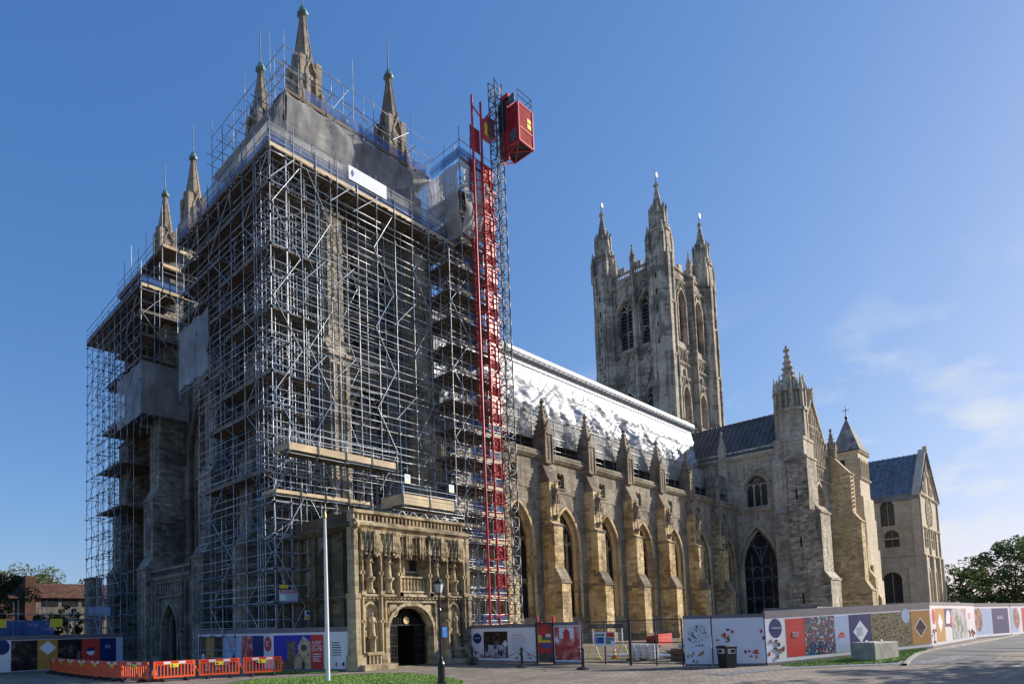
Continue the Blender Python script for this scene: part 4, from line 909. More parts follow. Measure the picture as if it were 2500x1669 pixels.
for k in range(8):
    a = .39 + k * math.pi / 4; x, y = cx + math.cos(a) * 1.75, cy + math.sin(a) * 1.75
    op_.box(x - .2, y - .2, 27.3, x + .2, y + .2, 34.6); pinnacle(op_, x, y, 34.3, .42, .6, 1.7, 3, False); a2 = a + math.pi / 8; x, y = cx + math.cos(a2) * 1.62, cy + math.sin(a2) * 1.62
    op_.box(x - .07, y - .07, 31.7, x + .07, y + .07, 34.4); op_.ngon(x, y, .62, .0, 34.2, 36.3, 4, a2)
pinnacle(op_, cx, cy, 34.4, 2.0, .3, 6.2, 7, False, True, 8, .39)
op_.build('spirelet', M['trans'], tbo)
# warm south-east buttress of the transept
bt = MB(); prof = [(27, 0), (22.6, 0), (22.6, 6.2), (23.3, 7.6), (23.3, 16.4), (24.2, 17.8), (24.2, 23.6), (26.3, 26.6), (27, 26.6)]
bt.ext(Fr(0, 0, 0, 1, 1, 0), prof, 114.3, 116.4); bo = bt.build('buttress', M['transy'], ts, 'warm yellow stone buttress on the far corner of the transept')
q = MB()
for (a, z0, z1) in ((22.6, .3, 6.1), (23.3, 7.7, 16.3), (24.2, 17.9, 23.5)):
    q.ashlar(W(114.3), a, 27, z0, z1, 0, (.25, .4), (.4, .9), .04, .3); q.ashlar(S(a), 114.3, 116.4, z0, z1, 0, (.3, .42), (.4, .8), .04); q.box(114.15, a - .15, z1 - .1, 116.55, 27, z1 + .12)
for k in range(9): q.box(114.9, 24.05 - .12, 18.5 + k * .6, 115.3, 24.25, 18.75 + k * .6)
q.build('stonework', M['transy'], bo, stuff=True)
pq = MB(); pinnacle(pq, 115.2, 26.4, 26.3, 1.0, 1.4, 3.2, 5); pinnacle(pq, 113.2, 27.0, 26.3, .8, 1.2, 2.6, 4); pq.build('pinnacle', M['pinn'], bo)
# second buttress behind, lower
# ================================================================ stair tower with pyramid roof
st = thing('stair_tower', 'slim square stair tower with tiled pyramid roof and cross', 'tower', (128, 27.5, 0))
fs = S(25.2); fw = W(125.0); b = MB(); b.box(125, 25.2, 0, 131.2, 28.4, 29); 
for z0 in (8, 13, 18, 21.4): b.box(124.75 - (24 - z0) * .03, 24.95 - (24 - z0) * .04, 0, 131.3, 28.5, z0)
b.build('wall', M['se'], st); t = MB()
for z in (8, 13, 18, 21.4, 24.6, 29): string(t, fw, 25.0, 28.6, z, .3, .3); string(t, fs, 124.8, 131.4, z, .3, .3)
for k in range(6): t.fbox(fs, 125.3 + k, 125.42 + k, 24.7, 27.8, 0, .2); t.bar(fs, arch(125.86 + k, .85, 27.2, .43, 4), .14, 0, .2) if k < 5 else None
for k in range(3): t.fbox(fw, 25.5 + k * 1.3, 25.65 + k * 1.3, 21.6, 28.4, 0, .12)
t.build('string_course', M['se'], st)
w_ = MB(); w_.fbox(fw, 26.9, 27.6, 25.4, 27.8, -.02, .03); w_.build('window', M['glass'], st)
M['tile'] = stone('patterned_roof_tiles', (.24, .235, .22), (.36, .35, .33), (.11, .11, .12), .3, .2, bw=.6, bh=.45, mortar=.5, blockvar=.35, seed=60)
r = MB(); r.add([(124.7, 24.9, 29.2), (131.5, 24.9, 29.2), (131.5, 28.7, 29.2), (124.7, 28.7, 29.2), (127.4, 26.9, 35.2)], [(0, 1, 4), (1, 2, 4), (2, 3, 4), (3, 0, 4)]); rr = r.build('roof', M['tile'], st)
cr_ = MB(); cr_.tube((127.4, 26.9, 35), (127.4, 26.9, 37.2), .06); cr_.tube((127.4, 26.4, 36.5), (127.4, 27.4, 36.5), .05); cr_.lathe(127.4, 26.9, [(.1, 34.9), (.25, 35.2), (.1, 35.5)], 6); cr_.build('cross', M['iron'], rr)
lb = MB()
for (xx, ya, zt) in ((118.5, 22.9, 8.0), (119.8, 22.6, 5.0)): lb.ext(Fr(0, 0, 0, 1, 1, 0), [(27, 0), (ya, 0), (ya, zt), (ya + .7, zt + 1.4), (ya + .7, zt + 5), (27, zt + 6)], xx, xx + 1.3)
lb.build('buttress', M['transy'], st)
# ================================================================ south-east transept
se = thing('east_transept', 'far pale stone transept with round arched windows and a rose window gable', 'transept', (158, 26, 0))
fw = W(150.0); fs = S(21.9); w1 = [(26.5, 2.1, 19.0, 22.6, 1.05)]; w2 = [(26.1, 2.2, 15.0, 17.0, 1.1)]; w3 = [(26.5, 2.8, 4.6, 8.9, 1.4)]
b = MB(); b.wall(fw, 21.9, 40, 0, 13.2, w3, .7); b.wall(fw, 21.9, 40, 13.2, 18.4, w2, .6); b.wall(fw, 21.9, 40, 18.4, 24.5, w1, .6)
s3 = [(154.6, 1.7, 4.6, 9.4, .85), (160.8, 1.7, 4.6, 9.4, .85)]; s2 = [(154.7, 1.4, 14.8, 17.3, .7), (161.0, 1.4, 14.8, 17.3, .7)]
b.wall(fs, 150, 168.6, 0, 13.2, s3, .8); b.wall(fs, 150, 168.6, 13.2, 18.4, s2, .6); b.wall(fs, 150, 168.6, 18.4, 24.5, []); b.ext(fs, [(150, 24.5), (168.6, 24.5), (159.2, 33.6)], -.8, 0)
b.box(152, 24, 0, 167, 40, 24); b.wall(Ee(168.6), 21.9, 40, 0, 24.5, []); b.build('wall', M['se'], se)
for op in w1 + w2 + w3: window(se, fw, op, .55, 1, (), 'se', .1)
for op in s3 + s2: window(se, fs, op, .6, 1, (), 'se', .1)
t = MB()
for z in (13.4, 18.5, 24.6): string(t, fs, 149.8, 168.8, z, .35, .35); string(t, fw, 21.7, 40, z, .3, .25)
for z in (2.8, 11.0, 16.6): string(t, fw, 21.9, 40, z, .2, .12); string(t, fs, 150, 168.6, z, .2, .12)
for op in w1 + w2 + w3: hood(t, fw, *op, -.02, .12, .25, .2, False)
for op in s3 + s2: hood(t, fs, *op, -.02, .2, .3, .2)
for u in (150.6, 157.6, 164, 168): t.fbox(fs, u - .45, u + .45, 0, 13.2, 0, .5); t.fbox(fs, u - .25, u + .25, 13.2, 24.4 if u in (150.6, 168) else 18.2, 0, .25)
t.fbox(fw, 21.9, 24.0, 0, 11, 0, .35); t.fbox(fw, 21.9, 22.9, 11, 24.4, 0, .2)
for (u, z0, z1) in ((157, 25.2, 29.2), (161.2, 25.2, 29.2), (155, 25.2, 27), (163.3, 25.2, 27), (159.2, 28.5, 32)): t.bar(fs, [(u - .55, z0)] + arch(u, 1.1, z1 - .6, .55, 4) + [(u + .55, z0)], .2, 0, .18)
t.bar(fs, [(149.6, 24.2), (159.2, 33.9), (169, 24.2)], .5, -.8, .3); t.ngon(159.2, 21.7, .5, .45, 33.6, 34.6, 4, .785)
t.build('string_course', M['se'], se)
ro = MB(); c = (159.2, 21.65)
ro.bar(fs, [(c[0] + 2.9 * math.cos(k * math.pi / 12), c[1] + 2.9 * math.sin(k * math.pi / 12)) for k in range(24)], .34, -.3, .16, True); rw = ro.build('rose_window', M['se'], se)
g = MB(); g.poly([fs.p(c[0] + 2.8 * math.cos(k * math.pi / 12), c[1] + 2.8 * math.sin(k * math.pi / 12), .04) for k in range(24)]); g.build('glass', M['glass'], rw)
l = MB(); l.bar(fs, [(c[0] + 1.4 * math.cos(k * math.pi / 8), c[1] + 1.4 * math.sin(k * math.pi / 8)) for k in range(16)], .16, .05, .15, True)
for k in range(12): a = k * math.pi / 6; l.bar(fs, [c, (c[0] + 2.5 * math.cos(a), c[1] + 2.5 * math.sin(a))], .12, .05, .14)
for k in range(12): a = k * math.pi / 6 + .26; l.bar(fs, [(c[0] + 1.95 * math.cos(a) + .3 * math.cos(j * .785), c[1] + 1.95 * math.sin(a) + .3 * math.sin(j * .785)) for j in range(8)], .1, .05, .13, True)
l.build('tracery', M['se'], rw)
r = MB(); r.quad((149.6, 21.4, 24.4), (149.6, 44, 24.4), (159.2, 44, 33.4), (159.2, 21.4, 33.4)); r.quad((159.2, 21.4, 33.4), (159.2, 44, 33.4), (169, 44, 24.4), (169, 21.4, 24.4)); r.box(149.7, 21.6, 23.5, 150.1, 44, 24.6)
M['leadb'] = simple('blue_grey_lead', (.185, .195, .205), .5, .2, .28, .9, .2); rr = r.build('roof', M['leadb'], se)
l = MB()
for k in range(26): y = 21.7 + k * .8; l.tube((149.7, y, 24.55), (159.2, y, 33.5), .09, 4)
for k in range(60): y = 21.7 + RND.randrange(25) * .8; t_ = RND.uniform(.1, .95); l.tube((149.6 + 9.6 * t_, y, 24.5 + 9 * t_), (149.6 + 9.6 * t_, y + .8, 24.5 + 9 * t_), .05, 4)
l.build('lead_rolls', M['leadb'], rr)
# choir mass linking the transepts
cm = thing('choir', 'choir wall between the two transepts, mostly hidden', 'choir', (135, 36, 0))
MB().box(114.5, 33, 0, 152, 58, 25).build('wall', M['se'], cm)
r = MB(); r.ext(Fr(0, 0, 0, 1, 1, 0), [(33, 25), (58, 25), (45.5, 31)], 119, 152); r.build('roof', M['lead'], cm)
# ================================================================ scaffolds
class Scaf:
    def __init__(s): s.t = []; s.c = MB(); s.bd = []; s.nets = []
    def tube(s, kind, p, q, r=.028, m=None):
        s.t.append((kind, p, q, r, m or ('galvb' if RND.random() < s.blue else 'galv')))
    blue = .20
    def std(s, x, y, z0, z1, r=.029):
        """a standard is several lengths of tube jointed end to end"""
        z = z0
        while z < z1 - .05:
            l = min(RND.choice((4.0, 5.0, 6.3)), z1 - z)
            if z1 - z - l < 1.2: l = z1 - z
            s.tube('standard', (x, y, z), (x + RND.uniform(-.015, .015), y, z + l), r); z += l
    def led(s, kind, a, b, r=.028, ov=.25, maxl=6.4):
        a = Vector(a); b = Vector(b); d = b - a; L = d.length; d.normalize(); n = max(1, math.ceil(L / maxl)); 
        for i in range(n):
            p = a + d * (L * i / n - (RND.uniform(.05, ov))); q = a + d * (L * (i + 1) / n + RND.uniform(.05, ov)); z = RND.uniform(-.03, .03) + (.04 if i % 2 else 0)
            s.tube(kind, (p.x, p.y, p.z + z), (q.x, q.y, q.z + z), r)
    def coup(s, x, y, z, k=.07): s.c.box(x - k, y - k, z - k, x + k, y + k, z + k)
    def grid(s, xs, ys, zs, lo=None, hi=None, rows='x', rail=True, tr=True, couplers=True):
        """free-standing row block: standards at xs x ys, ledgers along the given axis, transoms across"""
        for x in xs:
            for y in ys: s.std(x, y, zs[0] if lo is None else lo, (zs[-1] if hi is None else hi) + RND.uniform(.1, .9))
        for z in zs[1:]:
            if rows == 'x':
                for y in ys: s.led('ledger', (xs[0], y, z), (xs[-1], y, z))
                if tr:
                    for x in xs: s.led('transom', (x, ys[0], z + .07), (x, ys[-1], z + .07), maxl=9)
            else:
                for x in xs: s.led('ledger', (x, ys[0], z), (x, ys[-1], z))
                if tr:
                    for y in ys: s.led('transom', (xs[0], y, z + .07), (xs[-1], y, z + .07), maxl=9)
            if couplers:
                for x in xs:
                    for y in ys: s.coup(x, y, z)
    def zig(s, pts):
        for a, b in zip(pts[:-1], pts[1:]): s.tube('brace', a, b, .028)
    def deck(s, x0, x1, y0, y1, z, mat='board', along='x', toe=None, name='board'):
        """planked platform: each plank its own piece"""
        w_ = .225
        if along == 'x':
            n = int((y1 - y0) / w_)
            for i in range(n):
                a = x0 + RND.uniform(-.15, .1); 
                while a < x1 - .3:
                    l = min(3.9, x1 - a + RND.uniform(-.1, .15)); s.bd.append((name, a, y0 + i * w_ + .006, z, a + l, y0 + (i + 1) * w_ - .006, z + .04, mat)); a += 3.9
        else:
            n = int((x1 - x0) / w_)
            for i in range(n):
                a = y0 + RND.uniform(-.15, .1)
                while a < y1 - .3:
                    l = min(3.9, y1 - a + RND.uniform(-.1, .15)); s.bd.append((name, x0 + i * w_ + .006, a, z, x0 + (i + 1) * w_ - .006, a + l, z + .04, mat)); a += 3.9
    def toe(s, a, b, z, h=.23, mat='newboard'):
        L = math.hypot(b[0] - a[0], b[1] - a[1]); n = max(1, round(L / 3.9))
        for i in range(n):
            t0, t1 = i / n, (i + 1) / n - .01; p = [a[k] + (b[k] - a[k]) * t0 for k in (0, 1)]; q = [a[k] + (b[k] - a[k]) * t1 for k in (0, 1)]
            hw = .02; dz = RND.uniform(-.02, .02)
            s.bd.append(('toe_board', min(p[0], q[0]) - (hw if abs(b[1] - a[1]) > abs(b[0] - a[0]) else 0), min(p[1], q[1]) - (hw if abs(b[0] - a[0]) > abs(b[1] - a[1]) else 0), z + dz,
                         max(p[0], q[0]) + (hw if abs(b[1] - a[1]) > abs(b[0] - a[0]) else 0), max(p[1], q[1]) + (hw if abs(b[0] - a[0]) > abs(b[1] - a[1]) else 0), z + h + dz, mat))
    def net(s, a, b, z0, z1, mat, name='net', amp=.07, nu=None, sag=0.):
        """hanging sheet between two plan points with folds"""
        L = math.hypot(b[0] - a[0], b[1] - a[1]); nu = nu or max(6, int(L / .35)); nv = max(4, int((z1 - z0) / .35)); m = MB(); dx, dy = (b[0] - a[0]) / L, (b[1] - a[1]) / L; sd_ = RND.uniform(0, 99)
        for i in range(nu + 1):
            t = i / nu
            for j in range(nv + 1):
                f = j / nv; z = z0 + (z1 - z0) * f; d = amp * (mnoise.noise((t * L * .6, z * .35, sd_)) * 1.3 + 1.5 * (.5 - abs(mnoise.noise((t * L * .9 + z * .5, z * .55, sd_)))) + .7 * mnoise.noise((t * L * 2.2, z * .6, sd_))) * (1 - abs(2 * f - 1) ** 3)
                zz = z - sag * math.sin(math.pi * ((t * L / 2.0) % 1)) * (1 if j == nv else (1 if j == 0 else 0)); m.v.append((a[0] + (b[0] - a[0]) * t + dy * d, a[1] + (b[1] - a[1]) * t - dx * d, zz))
        k = nv + 1
        for i in range(nu):
            for j in range(nv): m.f.append((i * k + j, (i + 1) * k + j, (i + 1) * k + j + 1, i * k + j + 1)); m.t.append(0); m.m.append(0)
        s.nets.append((name, m, mat))
    def emit(s, th, cap=300):
        by = {}
        for t in s.t: by.setdefault(t[0], []).append(t)
        rest = {}
        for k, L in by.items():
            L.sort(key=lambda t: -((Vector(t[2]) - Vector(t[1])).length / max(5, ((Vector(t[1]) + Vector(t[2])) / 2 - Vector((0, 0, 2.4))).length)))
            for t in L[:cap]: tube_obj(k, t[1], t[2], t[3], M[t[4]], th)
            for t in L[cap:]: rest.setdefault(t[4], MB()).tube(t[1], t[2], t[3], 6)
        for m, mb in rest.items(): mb.build('tubes', M[m], th, stuff=True, smooth=True)
        bb = {}
        for b in s.bd: bb.setdefault(b[0], []).append(b)
        rb = {}
        for k, L in bb.items():
            L.sort(key=lambda b: math.dist((0, 0, 2.4), ((b[1] + b[4]) / 2, (b[2] + b[5]) / 2, b[3])))
            for b in L[:cap]: box_obj(k, *b[1:7], M[b[7]], th)
            for b in L[cap:]: rb.setdefault(b[7], MB()).box(*b[1:7])
        for m, mb in rb.items(): mb.build('boards', M[m], th, stuff=True)
        if s.c.f: s.c.build('couplers', M['coup'], th, stuff=True)
        for (n, m, mat) in s.nets: m.build(n, M[mat], th, smooth=True)
def rng(a, b, step): n = max(1, round((b - a) / step)); return [a + (b - a) * i / n for i in range(n + 1)]
LIFTS = [0.1] + [2.05 * k for k in range(1, 17)]                         # top lift 32.8
# ---------- scaffold round the south-west tower
sw = thing('scaffold', 'tall steel tube scaffold wrapping the south-west tower, net screened at the top', 'scaffold', (28, 34, 0), 'cathedral scaffolds'); s = Scaf()
XS = rng(20.5, 38.4, 1.8); YS = rng(33.0, 46.6, 1.7)
s.grid([x for x in XS if x > 25.5], [33.0], [z for z in LIFTS if z > 11.2], lo=11.0, hi=33.6)              # outer south face above the porch
s.grid([x for x in XS if x > 25.5], [34.25], [z for z in LIFTS if z > 11.2], lo=10, hi=33.6, couplers=False)
for x in XS:
    if x > 25.5:
        for z in LIFTS:
            if z > 11.2: s.led('transom', (x, 33.0, z + .07), (x, 34.4, z + .07))
for z in [l + 1.02 for l in LIFTS if 11.2 < l < 32]:
    s.led('guard_rail', (25.4, 33.0, z), (38.4, 33.0, z))
    if int(z) % 2: s.led('guard_rail', (25.4, 34.2, z), (38.4, 34.2, z))
YL = [y for y in YS if y < 43.4]; s.grid([20.5, 21.7], YL, [z for z in LIFTS if z < 21], lo=.1, hi=20.6, rows='y'); s.grid([20.5, 21.7], YS, [20.5] + [z for z in LIFTS if z > 20.6], lo=20.5, hi=33.6, rows='y')                                                   # west face
for z in [l + 1.02 for l in LIFTS[:-1]]: ye_ = 46.6 if z > 20.5 else 43.2; s.led('guard_rail', (20.5, 33, z), (20.5, ye_, z)); s.led('guard_rail', (21.7, 33, z), (21.7, ye_, z))
s.grid([22.9, 24.1], YS[1:-1:2], [20.5] + LIFTS[11:], lo=20.5, hi=33, rows='y', couplers=False)
TX = [20.5, 21.75, 22.9, 24.05, 25.3]; TY = [33.0, 34.1, 35.0]
s.grid(TX, TY, LIFTS, lo=.1, hi=33.5)                                                                       # dense corner tower
for z in [l + 1.02 for l in LIFTS[:-1]]:
    for y in (33.0, 34.1): s.led('guard_rail', (20.5, y, z), (25.3, y, z))
    s.led('guard_rail', (25.3, 33, z), (25.3, 35, z)); s.led('guard_rail', (22.9, 33, z + .1), (22.9, 35, z + .1))
s.grid([21.1, 22.3, 23.5, 24.7], [33.55, 34.6], LIFTS[6:], lo=11, hi=33, couplers=False, tr=False)
s.grid([x for x in XS if x > 25.5][::2], [35.2], [z for z in LIFTS if z > 11.2][::2], lo=11, hi=32.8, couplers=False)
def zigz(x0, x1, y, z0, z1, n, flip=0):
    pts = []
    for i in range(n + 1): pts.append(((x0 if (i + flip) % 2 == 0 else x1), y, z0 + (z1 - z0) * i / n))
    return pts
s.zig(zigz(20.5, 22.6, 32.93, .5, 10.6, 3)); s.zig(zigz(23.2, 25.2, 32.93, 1.0, 10.6, 3, 1)); s.zig(zigz(20.6, 22.7, 32.93, 11, 32.5, 7)); s.zig(zigz(23.3, 25.2, 32.93, 11.5, 32.8, 7, 1))
s.zig(zigz(29.1, 30.9, 32.93, 12, 32.6, 7)); s.zig(zigz(33.0, 35.0, 32.93, 13, 32.6, 6, 1)); s.zig(zigz(27, 28.6, 34.3, 12, 30, 6)); s.zig(zigz(36, 38, 32.95, 12, 32.6, 7))
def zigy(x, y0, y1, z0, z1, n, flip=0): return [(x, (y0 if (i + flip) % 2 == 0 else y1), z0 + (z1 - z0) * i / n) for i in range(n + 1)]
for (a, b_) in ((33.2, 36.4), (38.2, 41.4), (43, 46.4)): s.zig(zigy(20.43, a, b_, .8 if a < 43 else 21, 32.6, 10 if a < 43 else 4)); s.zig(zigy(21.75, a + .4, b_ - .5, 1.5 if a < 43 else 21, 32, 9 if a < 43 else 4, 1))
for (x, y, z, dx, dy) in ((20.5, 33, 31, 1.7, -1.6), (25.3, 33, 31.5, 1.9, -1.4), (27.3, 33, 31.6, 2.1, -1.5), (22.9, 33, 25, 1.6, -1.5), (25.3, 33, 25.4, 1.7, -1.5), (22.9, 33, 18.6, 1.6, -1.4), (25.3, 33, 19, 1.7, -1.4), (31, 33, 24.5, 1.6, -1.5), (31, 33, 17.5, 1.6, -1.4)):
    s.tube('raker', (x, y, z), (x + dx, y + dy * .2, z + 1.75), .04, 'galv')
for l in LIFTS:                                                                                             # extra rails in the depth of the south and west faces
    if 11.2 < l < 32:
        for (y, o) in ((33.0, .52), (34.25, .5), (34.25, 1.02), (35.2, .1), (35.2, 1.0)): s.led('guard_rail', (25.4, y, l + o), (38.4, y, l + o))
    if l < 32:
        for (x, o) in ((20.5, .5), (21.7, .5), (22.9, 1.0)) if l > 20 else ((20.5, .5),): s.led('guard_rail', (x, 33.2, l + o), (x, 46.5 if l > 20 else 43.2, l + o))
        for (y, o) in ((33.0, .5), (34.1, .5), (35.0, 1.0)) if l > 11 else (): s.led('guard_rail', (20.5, y, l + o), (25.3, y, l + o))
s.zig(zigz(26, 27.6, 34.9, 12, 32, 8)); s.zig(zigz(30.5, 32.5, 35.2, 12, 32, 8, 1)); s.zig(zigz(34, 36, 34.3, 12, 32, 8))
for y in (34.1, 35.8, 39.2, 42.6, 44.3): s.zig([(20.6 if k % 2 else 23.9, y, 2 + 2.05 * k) for k in range(0 if y < 43 else 9, 15)])
# top deck and guard rails
s.deck(20.4, 38.6, 33.0, 36.4, 33.05, along='y'); s.deck(20.4, 24.6, 36.4, 46.6, 33.05, along='x')
s.toe((20.45, 32.95), (38.5, 32.95), 33.1, .26); s.toe((20.42, 33), (20.42, 46.6), 33.1, .26, 'board')
for z in (33.6, 34.1, 34.75): s.led('guard_rail', (20.5, 32.95, z), (38.4, 32.95, z)); s.led('guard_rail', (20.45, 33, z), (20.45, 46.6, z))
for x in XS: s.tube('standard', (x, 32.93, 31.8), (x, 32.93, 34.95 + RND.uniform(0, .4)), .031, 'galv')
for y in YS: s.tube('standard', (20.43, y, 31.8), (20.43, y, 34.9 + RND.uniform(0, .3)), .031)
s.net((20.46, 33.02), (38.4, 33.02), 33.2, 34.0, 'netb', 'blue_net', .04); s.net((20.52, 33.1), (20.52, 46.6), 33.2, 34.0, 'netb', 'blue_net', .04)
s.net((20.46, 33.04), (38.4, 33.04), 34.0, 34.85, 'netg', 'debris_net', .05); s.net((20.54, 33.1), (20.54, 46.6), 34.0, 34.85, 'netg', 'debris_net', .05)
# lower working decks on the west face, seen from below
for (y0, y1, z) in ((39.8, 46.5, 28.75), (42.5, 46.5, 26.7), (33.2, 39, 22.6), (38, 46.5, 24.65), (33.3, 46.4, 30.8), (33.3, 40, 18.5), (34, 42, 16.45), (34, 42.8, 12.35), (33.2, 40, 26.7)):
    s.deck(20.6, 24.3, y0, y1, z, along='x'); s.toe((20.5, y0), (20.5, y1), z, .22, 'board')
# upper screened enclosure
UX0, UY0, UX1, UY1 = 22.9, 34.8, 37.2, 45.6; UZ = 39.4
for x in rng(UX0, UX1, 2.05): s.std(x, UY0, 33.1, 42.9 + RND.uniform(-.6, 2.4)); s.std(x, UY0 + 1.2, 33.1, 42 + RND.uniform(-1.2, 2.6))
for y in rng(UY0, UY1, 1.8): s.std(UX0, y, 33.1, 42.9 + RND.uniform(-1.0, 2.4)); s.std(UX0 + 1.2, y, 33.1, 42.2 + RND.uniform(-1, 1.8)); s.std(UX1, y, 33.1, 42.2)
for z in (35, 37, 39.2, 40.4, 41.4, 42.7):
    s.led('ledger', (UX0, UY0, z), (UX1, UY0, z)); s.led('ledger', (UX0, UY0, z), (UX0, UY1, z))
    if z > 38: s.led('ledger', (UX0, UY0 + 1.2, z - .3), (UX1, UY0 + 1.2, z - .3)); s.led('ledger', (UX0 + 1.2, UY0, z - .3), (UX0 + 1.2, UY1, z - .3))
for x in rng(UX0, UX1, 2.05): s.led('transom', (x, UY0 - .3, 41.2), (x, UY0 + 1.4, 41.2)); s.led('transom', (x, UY0 - .3, 39.2), (x, UY0 + 1.4, 39.2))
for y in rng(UY0, UY1, 1.8): s.led('transom', (UX0 - .4, y, 41.2), (UX0 + 1.5, y, 41.2)); s.led('transom', (UX0 - .4, y, 40.3), (UX0 + 1.5, y, 40.3))
s.zig(zigz(26.5, 28.6, UY0, 39.4, 42.6, 1)); s.zig(zigz(29.5, 31.6, UY0 + .6, 39.4, 42.6, 2)); s.zig(zigz(33, 34.8, UY0, 39.4, 42.4, 2, 1)); s.zig(zigy(UX0, 38, 40, 39.4, 42.2, 1)); s.zig(zigy(UX0, 42, 44, 39.4, 42.2, 1))
s.deck(UX0, UX1, UY0, UY0 + 1.6, 39.3, along='x'); s.deck(UX0, UX0 + 1.6, UY0 + 1.6, UY1, 39.3, along='y'); s.toe((UX0, UY0 - .05), (UX1, UY0 - .05), 39.35, .25, 'board')
s.net((UX0, UY0 - .1), (UX1, UY0 - .1), 36.2, 39.35, 'netg', 'debris_net', .22, sag=.25); s.net((UX0, UY0 - .06), (UX1, UY0 - .06), 33.2, 36.3, 'netg', 'debris_net', .12)
s.net((UX0 - .1, UY0), (UX0 - .1, UY1), 36.2, 39.35, 'netg', 'debris_net', .2, sag=.2); s.net((UX0 - .06, UY0), (UX0 - .06, UY1), 33.2, 36.3, 'netg', 'debris_net', .12)
s.net((24.6, UY0 - .02), (36.6, UY0 - .02), 39.5, 40.3, 'netb', 'blue_net', .08)
s.net((20.36, 41.4), (20.36, 46.5), 21.4, 26.0, 'netw', 'mesh_sheet', .16, sag=.25)
# loading platforms above the porch
def platform(x0, x1, y0, y1, z, h, rails=True, back=True):
    s.deck(x0, x1, y0, y1, z - .06, along='x')
    for k in range(int(h / .225)):
        s.toe((x0, y0 - .03), (x1, y0 - .03), z + k * .225, .215); s.toe((x0 - .03, y0), (x0 - .03, y1), z + k * .225, .215)
    for x in rng(x0, x1, 2.1):
        s.tube('standard', (x, y0 - .09, z - .25), (x, y0 - .09, z + 1.25), .03, 'galv'); s.led('transom', (x, y0 - .3, z - .14), (x, y1 + .6, z - .14)); s.tube('brace', (x, y0 + .1, z - .2), (x, 32.9, z - 2.3), .028)
    for zz in (z + .75, z + 1.15): s.led('guard_rail', (x0, y0 - .1, zz), (x1, y0 - .1, zz)); s.led('guard_rail', (x0 - .05, y0, zz), (x0 - .05, y1, zz))
    s.led('ledger', (x0, y0, z - .2), (x1, y0, z - .2)); s.led('ledger', (x0, y1, z - .2), (x1, y1, z - .2))
platform(20.6, 29.4, 31.5, 33.0, 13.2, .46); platform(28.0, 33.0, 29.5, 31.6, 10.35, .69); platform(20.5, 28.2, 32.9, 34.3, 10.8, .24); platform(28, 38.3, 31.6, 33.2, 9.9, .24)
for x in rng(23.5, 38.3, 1.6):
    s.std(x, 33.0, 9.6, 11.5); s.tube('brace', (x, 31.4, 9.9), (x + .8, 33, 9.9), .028)
for y in (29.7, 30.5, 31.4, 32.3, 33.2): s.led('ledger', (27.5, y, 9.95), (34, y, 9.95)); s.led('ledger', (27.5, y, 9.55), (34, y, 9.55)); s.zig([(27.6 + k * .5, y, 9.55 + .4 * (k % 2)) for k in range(13)])
s.emit(sw)
# net banner fixed to the guard rail
def banner_mat():
    m, t, b = _mat('printed_banner'); g = t.nodes.new('ShaderNodeNewGeometry')
    t.links.new(ramp(t, pnoise(t, g.outputs['Position'], .8, 3), .3, .7, (.62, .66, .74), (.80, .81, .83)), b.inputs['Base Color']); b.inputs['Roughness'].default_value = .5; return m
bn = thing('banner', 'white printed banner tied to the upper scaffold guard rail', 'banner', (28.5, 32.8, 33.7))
MB().fbox(S(32.86), 26.85, 30.4, 33.72, 34.75, 0, .012).build('sheet', banner_mat(), bn)
bl = MB(); f_ = S(32.84); bl.ext(f_, [(27.05, 34.3), (27.2, 34.55), (27.32, 34.3), (27.28, 34.1), (27.16, 34.0)], 0, .006); bl.build('logo', simple('banner_blue', (.03, .07, .25), .5), bn)
# ---------- scaffold round the north-west tower
nw = thing('scaffold', 'left scaffold round the north-west tower with open lattice against the sky', 'scaffold', (22, 60, 0), 'cathedral scaffolds'); s = Scaf(); s.blue = .45
YN = rng(54.2, 69.5, 1.7)
s.grid([20.3, 21.5], [y for y in YN if y > 59], [z for z in LIFTS if z < 21], lo=.1, hi=20.6, rows='y'); s.grid([20.3, 21.5], YN, [20.4] + [z for z in LIFTS if z > 20.6], lo=20.4, hi=33.4, rows='y', couplers=True)
for z in [l + 1.02 for l in LIFTS[:-1]]: s.led('guard_rail', (20.3, 54.2 if z > 20.4 else 59.2, z), (20.3, 69.5, z))
s.grid(rng(20.3, 27, 1.9), [54.2], [z for z in LIFTS if z > 18], lo=20.3, hi=35, couplers=False)
s.grid(rng(22.5, 30, 2.0), [68.3, 69.5], LIFTS, hi=33, couplers=False)
s.grid([22.7, 23.8], [66.4, 67.4, 68.3, 69.5], LIFTS, hi=33, couplers=False)
for z in [l + 1.02 for l in LIFTS[:-1]]: s.led('guard_rail', (21.5, 69.5, z), (30, 69.5, z)); s.led('guard_rail', (20.3, 54.2, z), (26, 54.2, z)) if z > 20 else None
for (a, b_) in ((55, 58), (59.5, 62.5), (63.5, 66.5), (66.6, 69.4)): s.zig(zigy(20.23, a, b_, 1 if a > 58 else 21, 32.5, 11 if a > 58 else 4)); s.zig(zigy(21.56, a + .5, b_, 2 if a > 58 else 21, 31.5, 9 if a > 58 else 3, 1))
s.zig(zigz(20.4, 22.6, 54.13, 21, 33, 5)); s.zig(zigz(23, 25, 54.13, 21, 33, 5, 1))
s.deck(20.2, 24.4, 54.2, 69.5, 33.1, along='y'); s.toe((20.2, 54.2), (20.2, 69.5), 33.1, .25, 'board'); s.toe((20.3, 54.15), (26, 54.15), 33.1, .28)
for z in (33.6, 34.1, 34.7): s.led('guard_rail', (20.2, 54.2, z), (20.2, 69.5, z)); s.led('guard_rail', (20.3, 54.1, z), (26, 54.1, z))
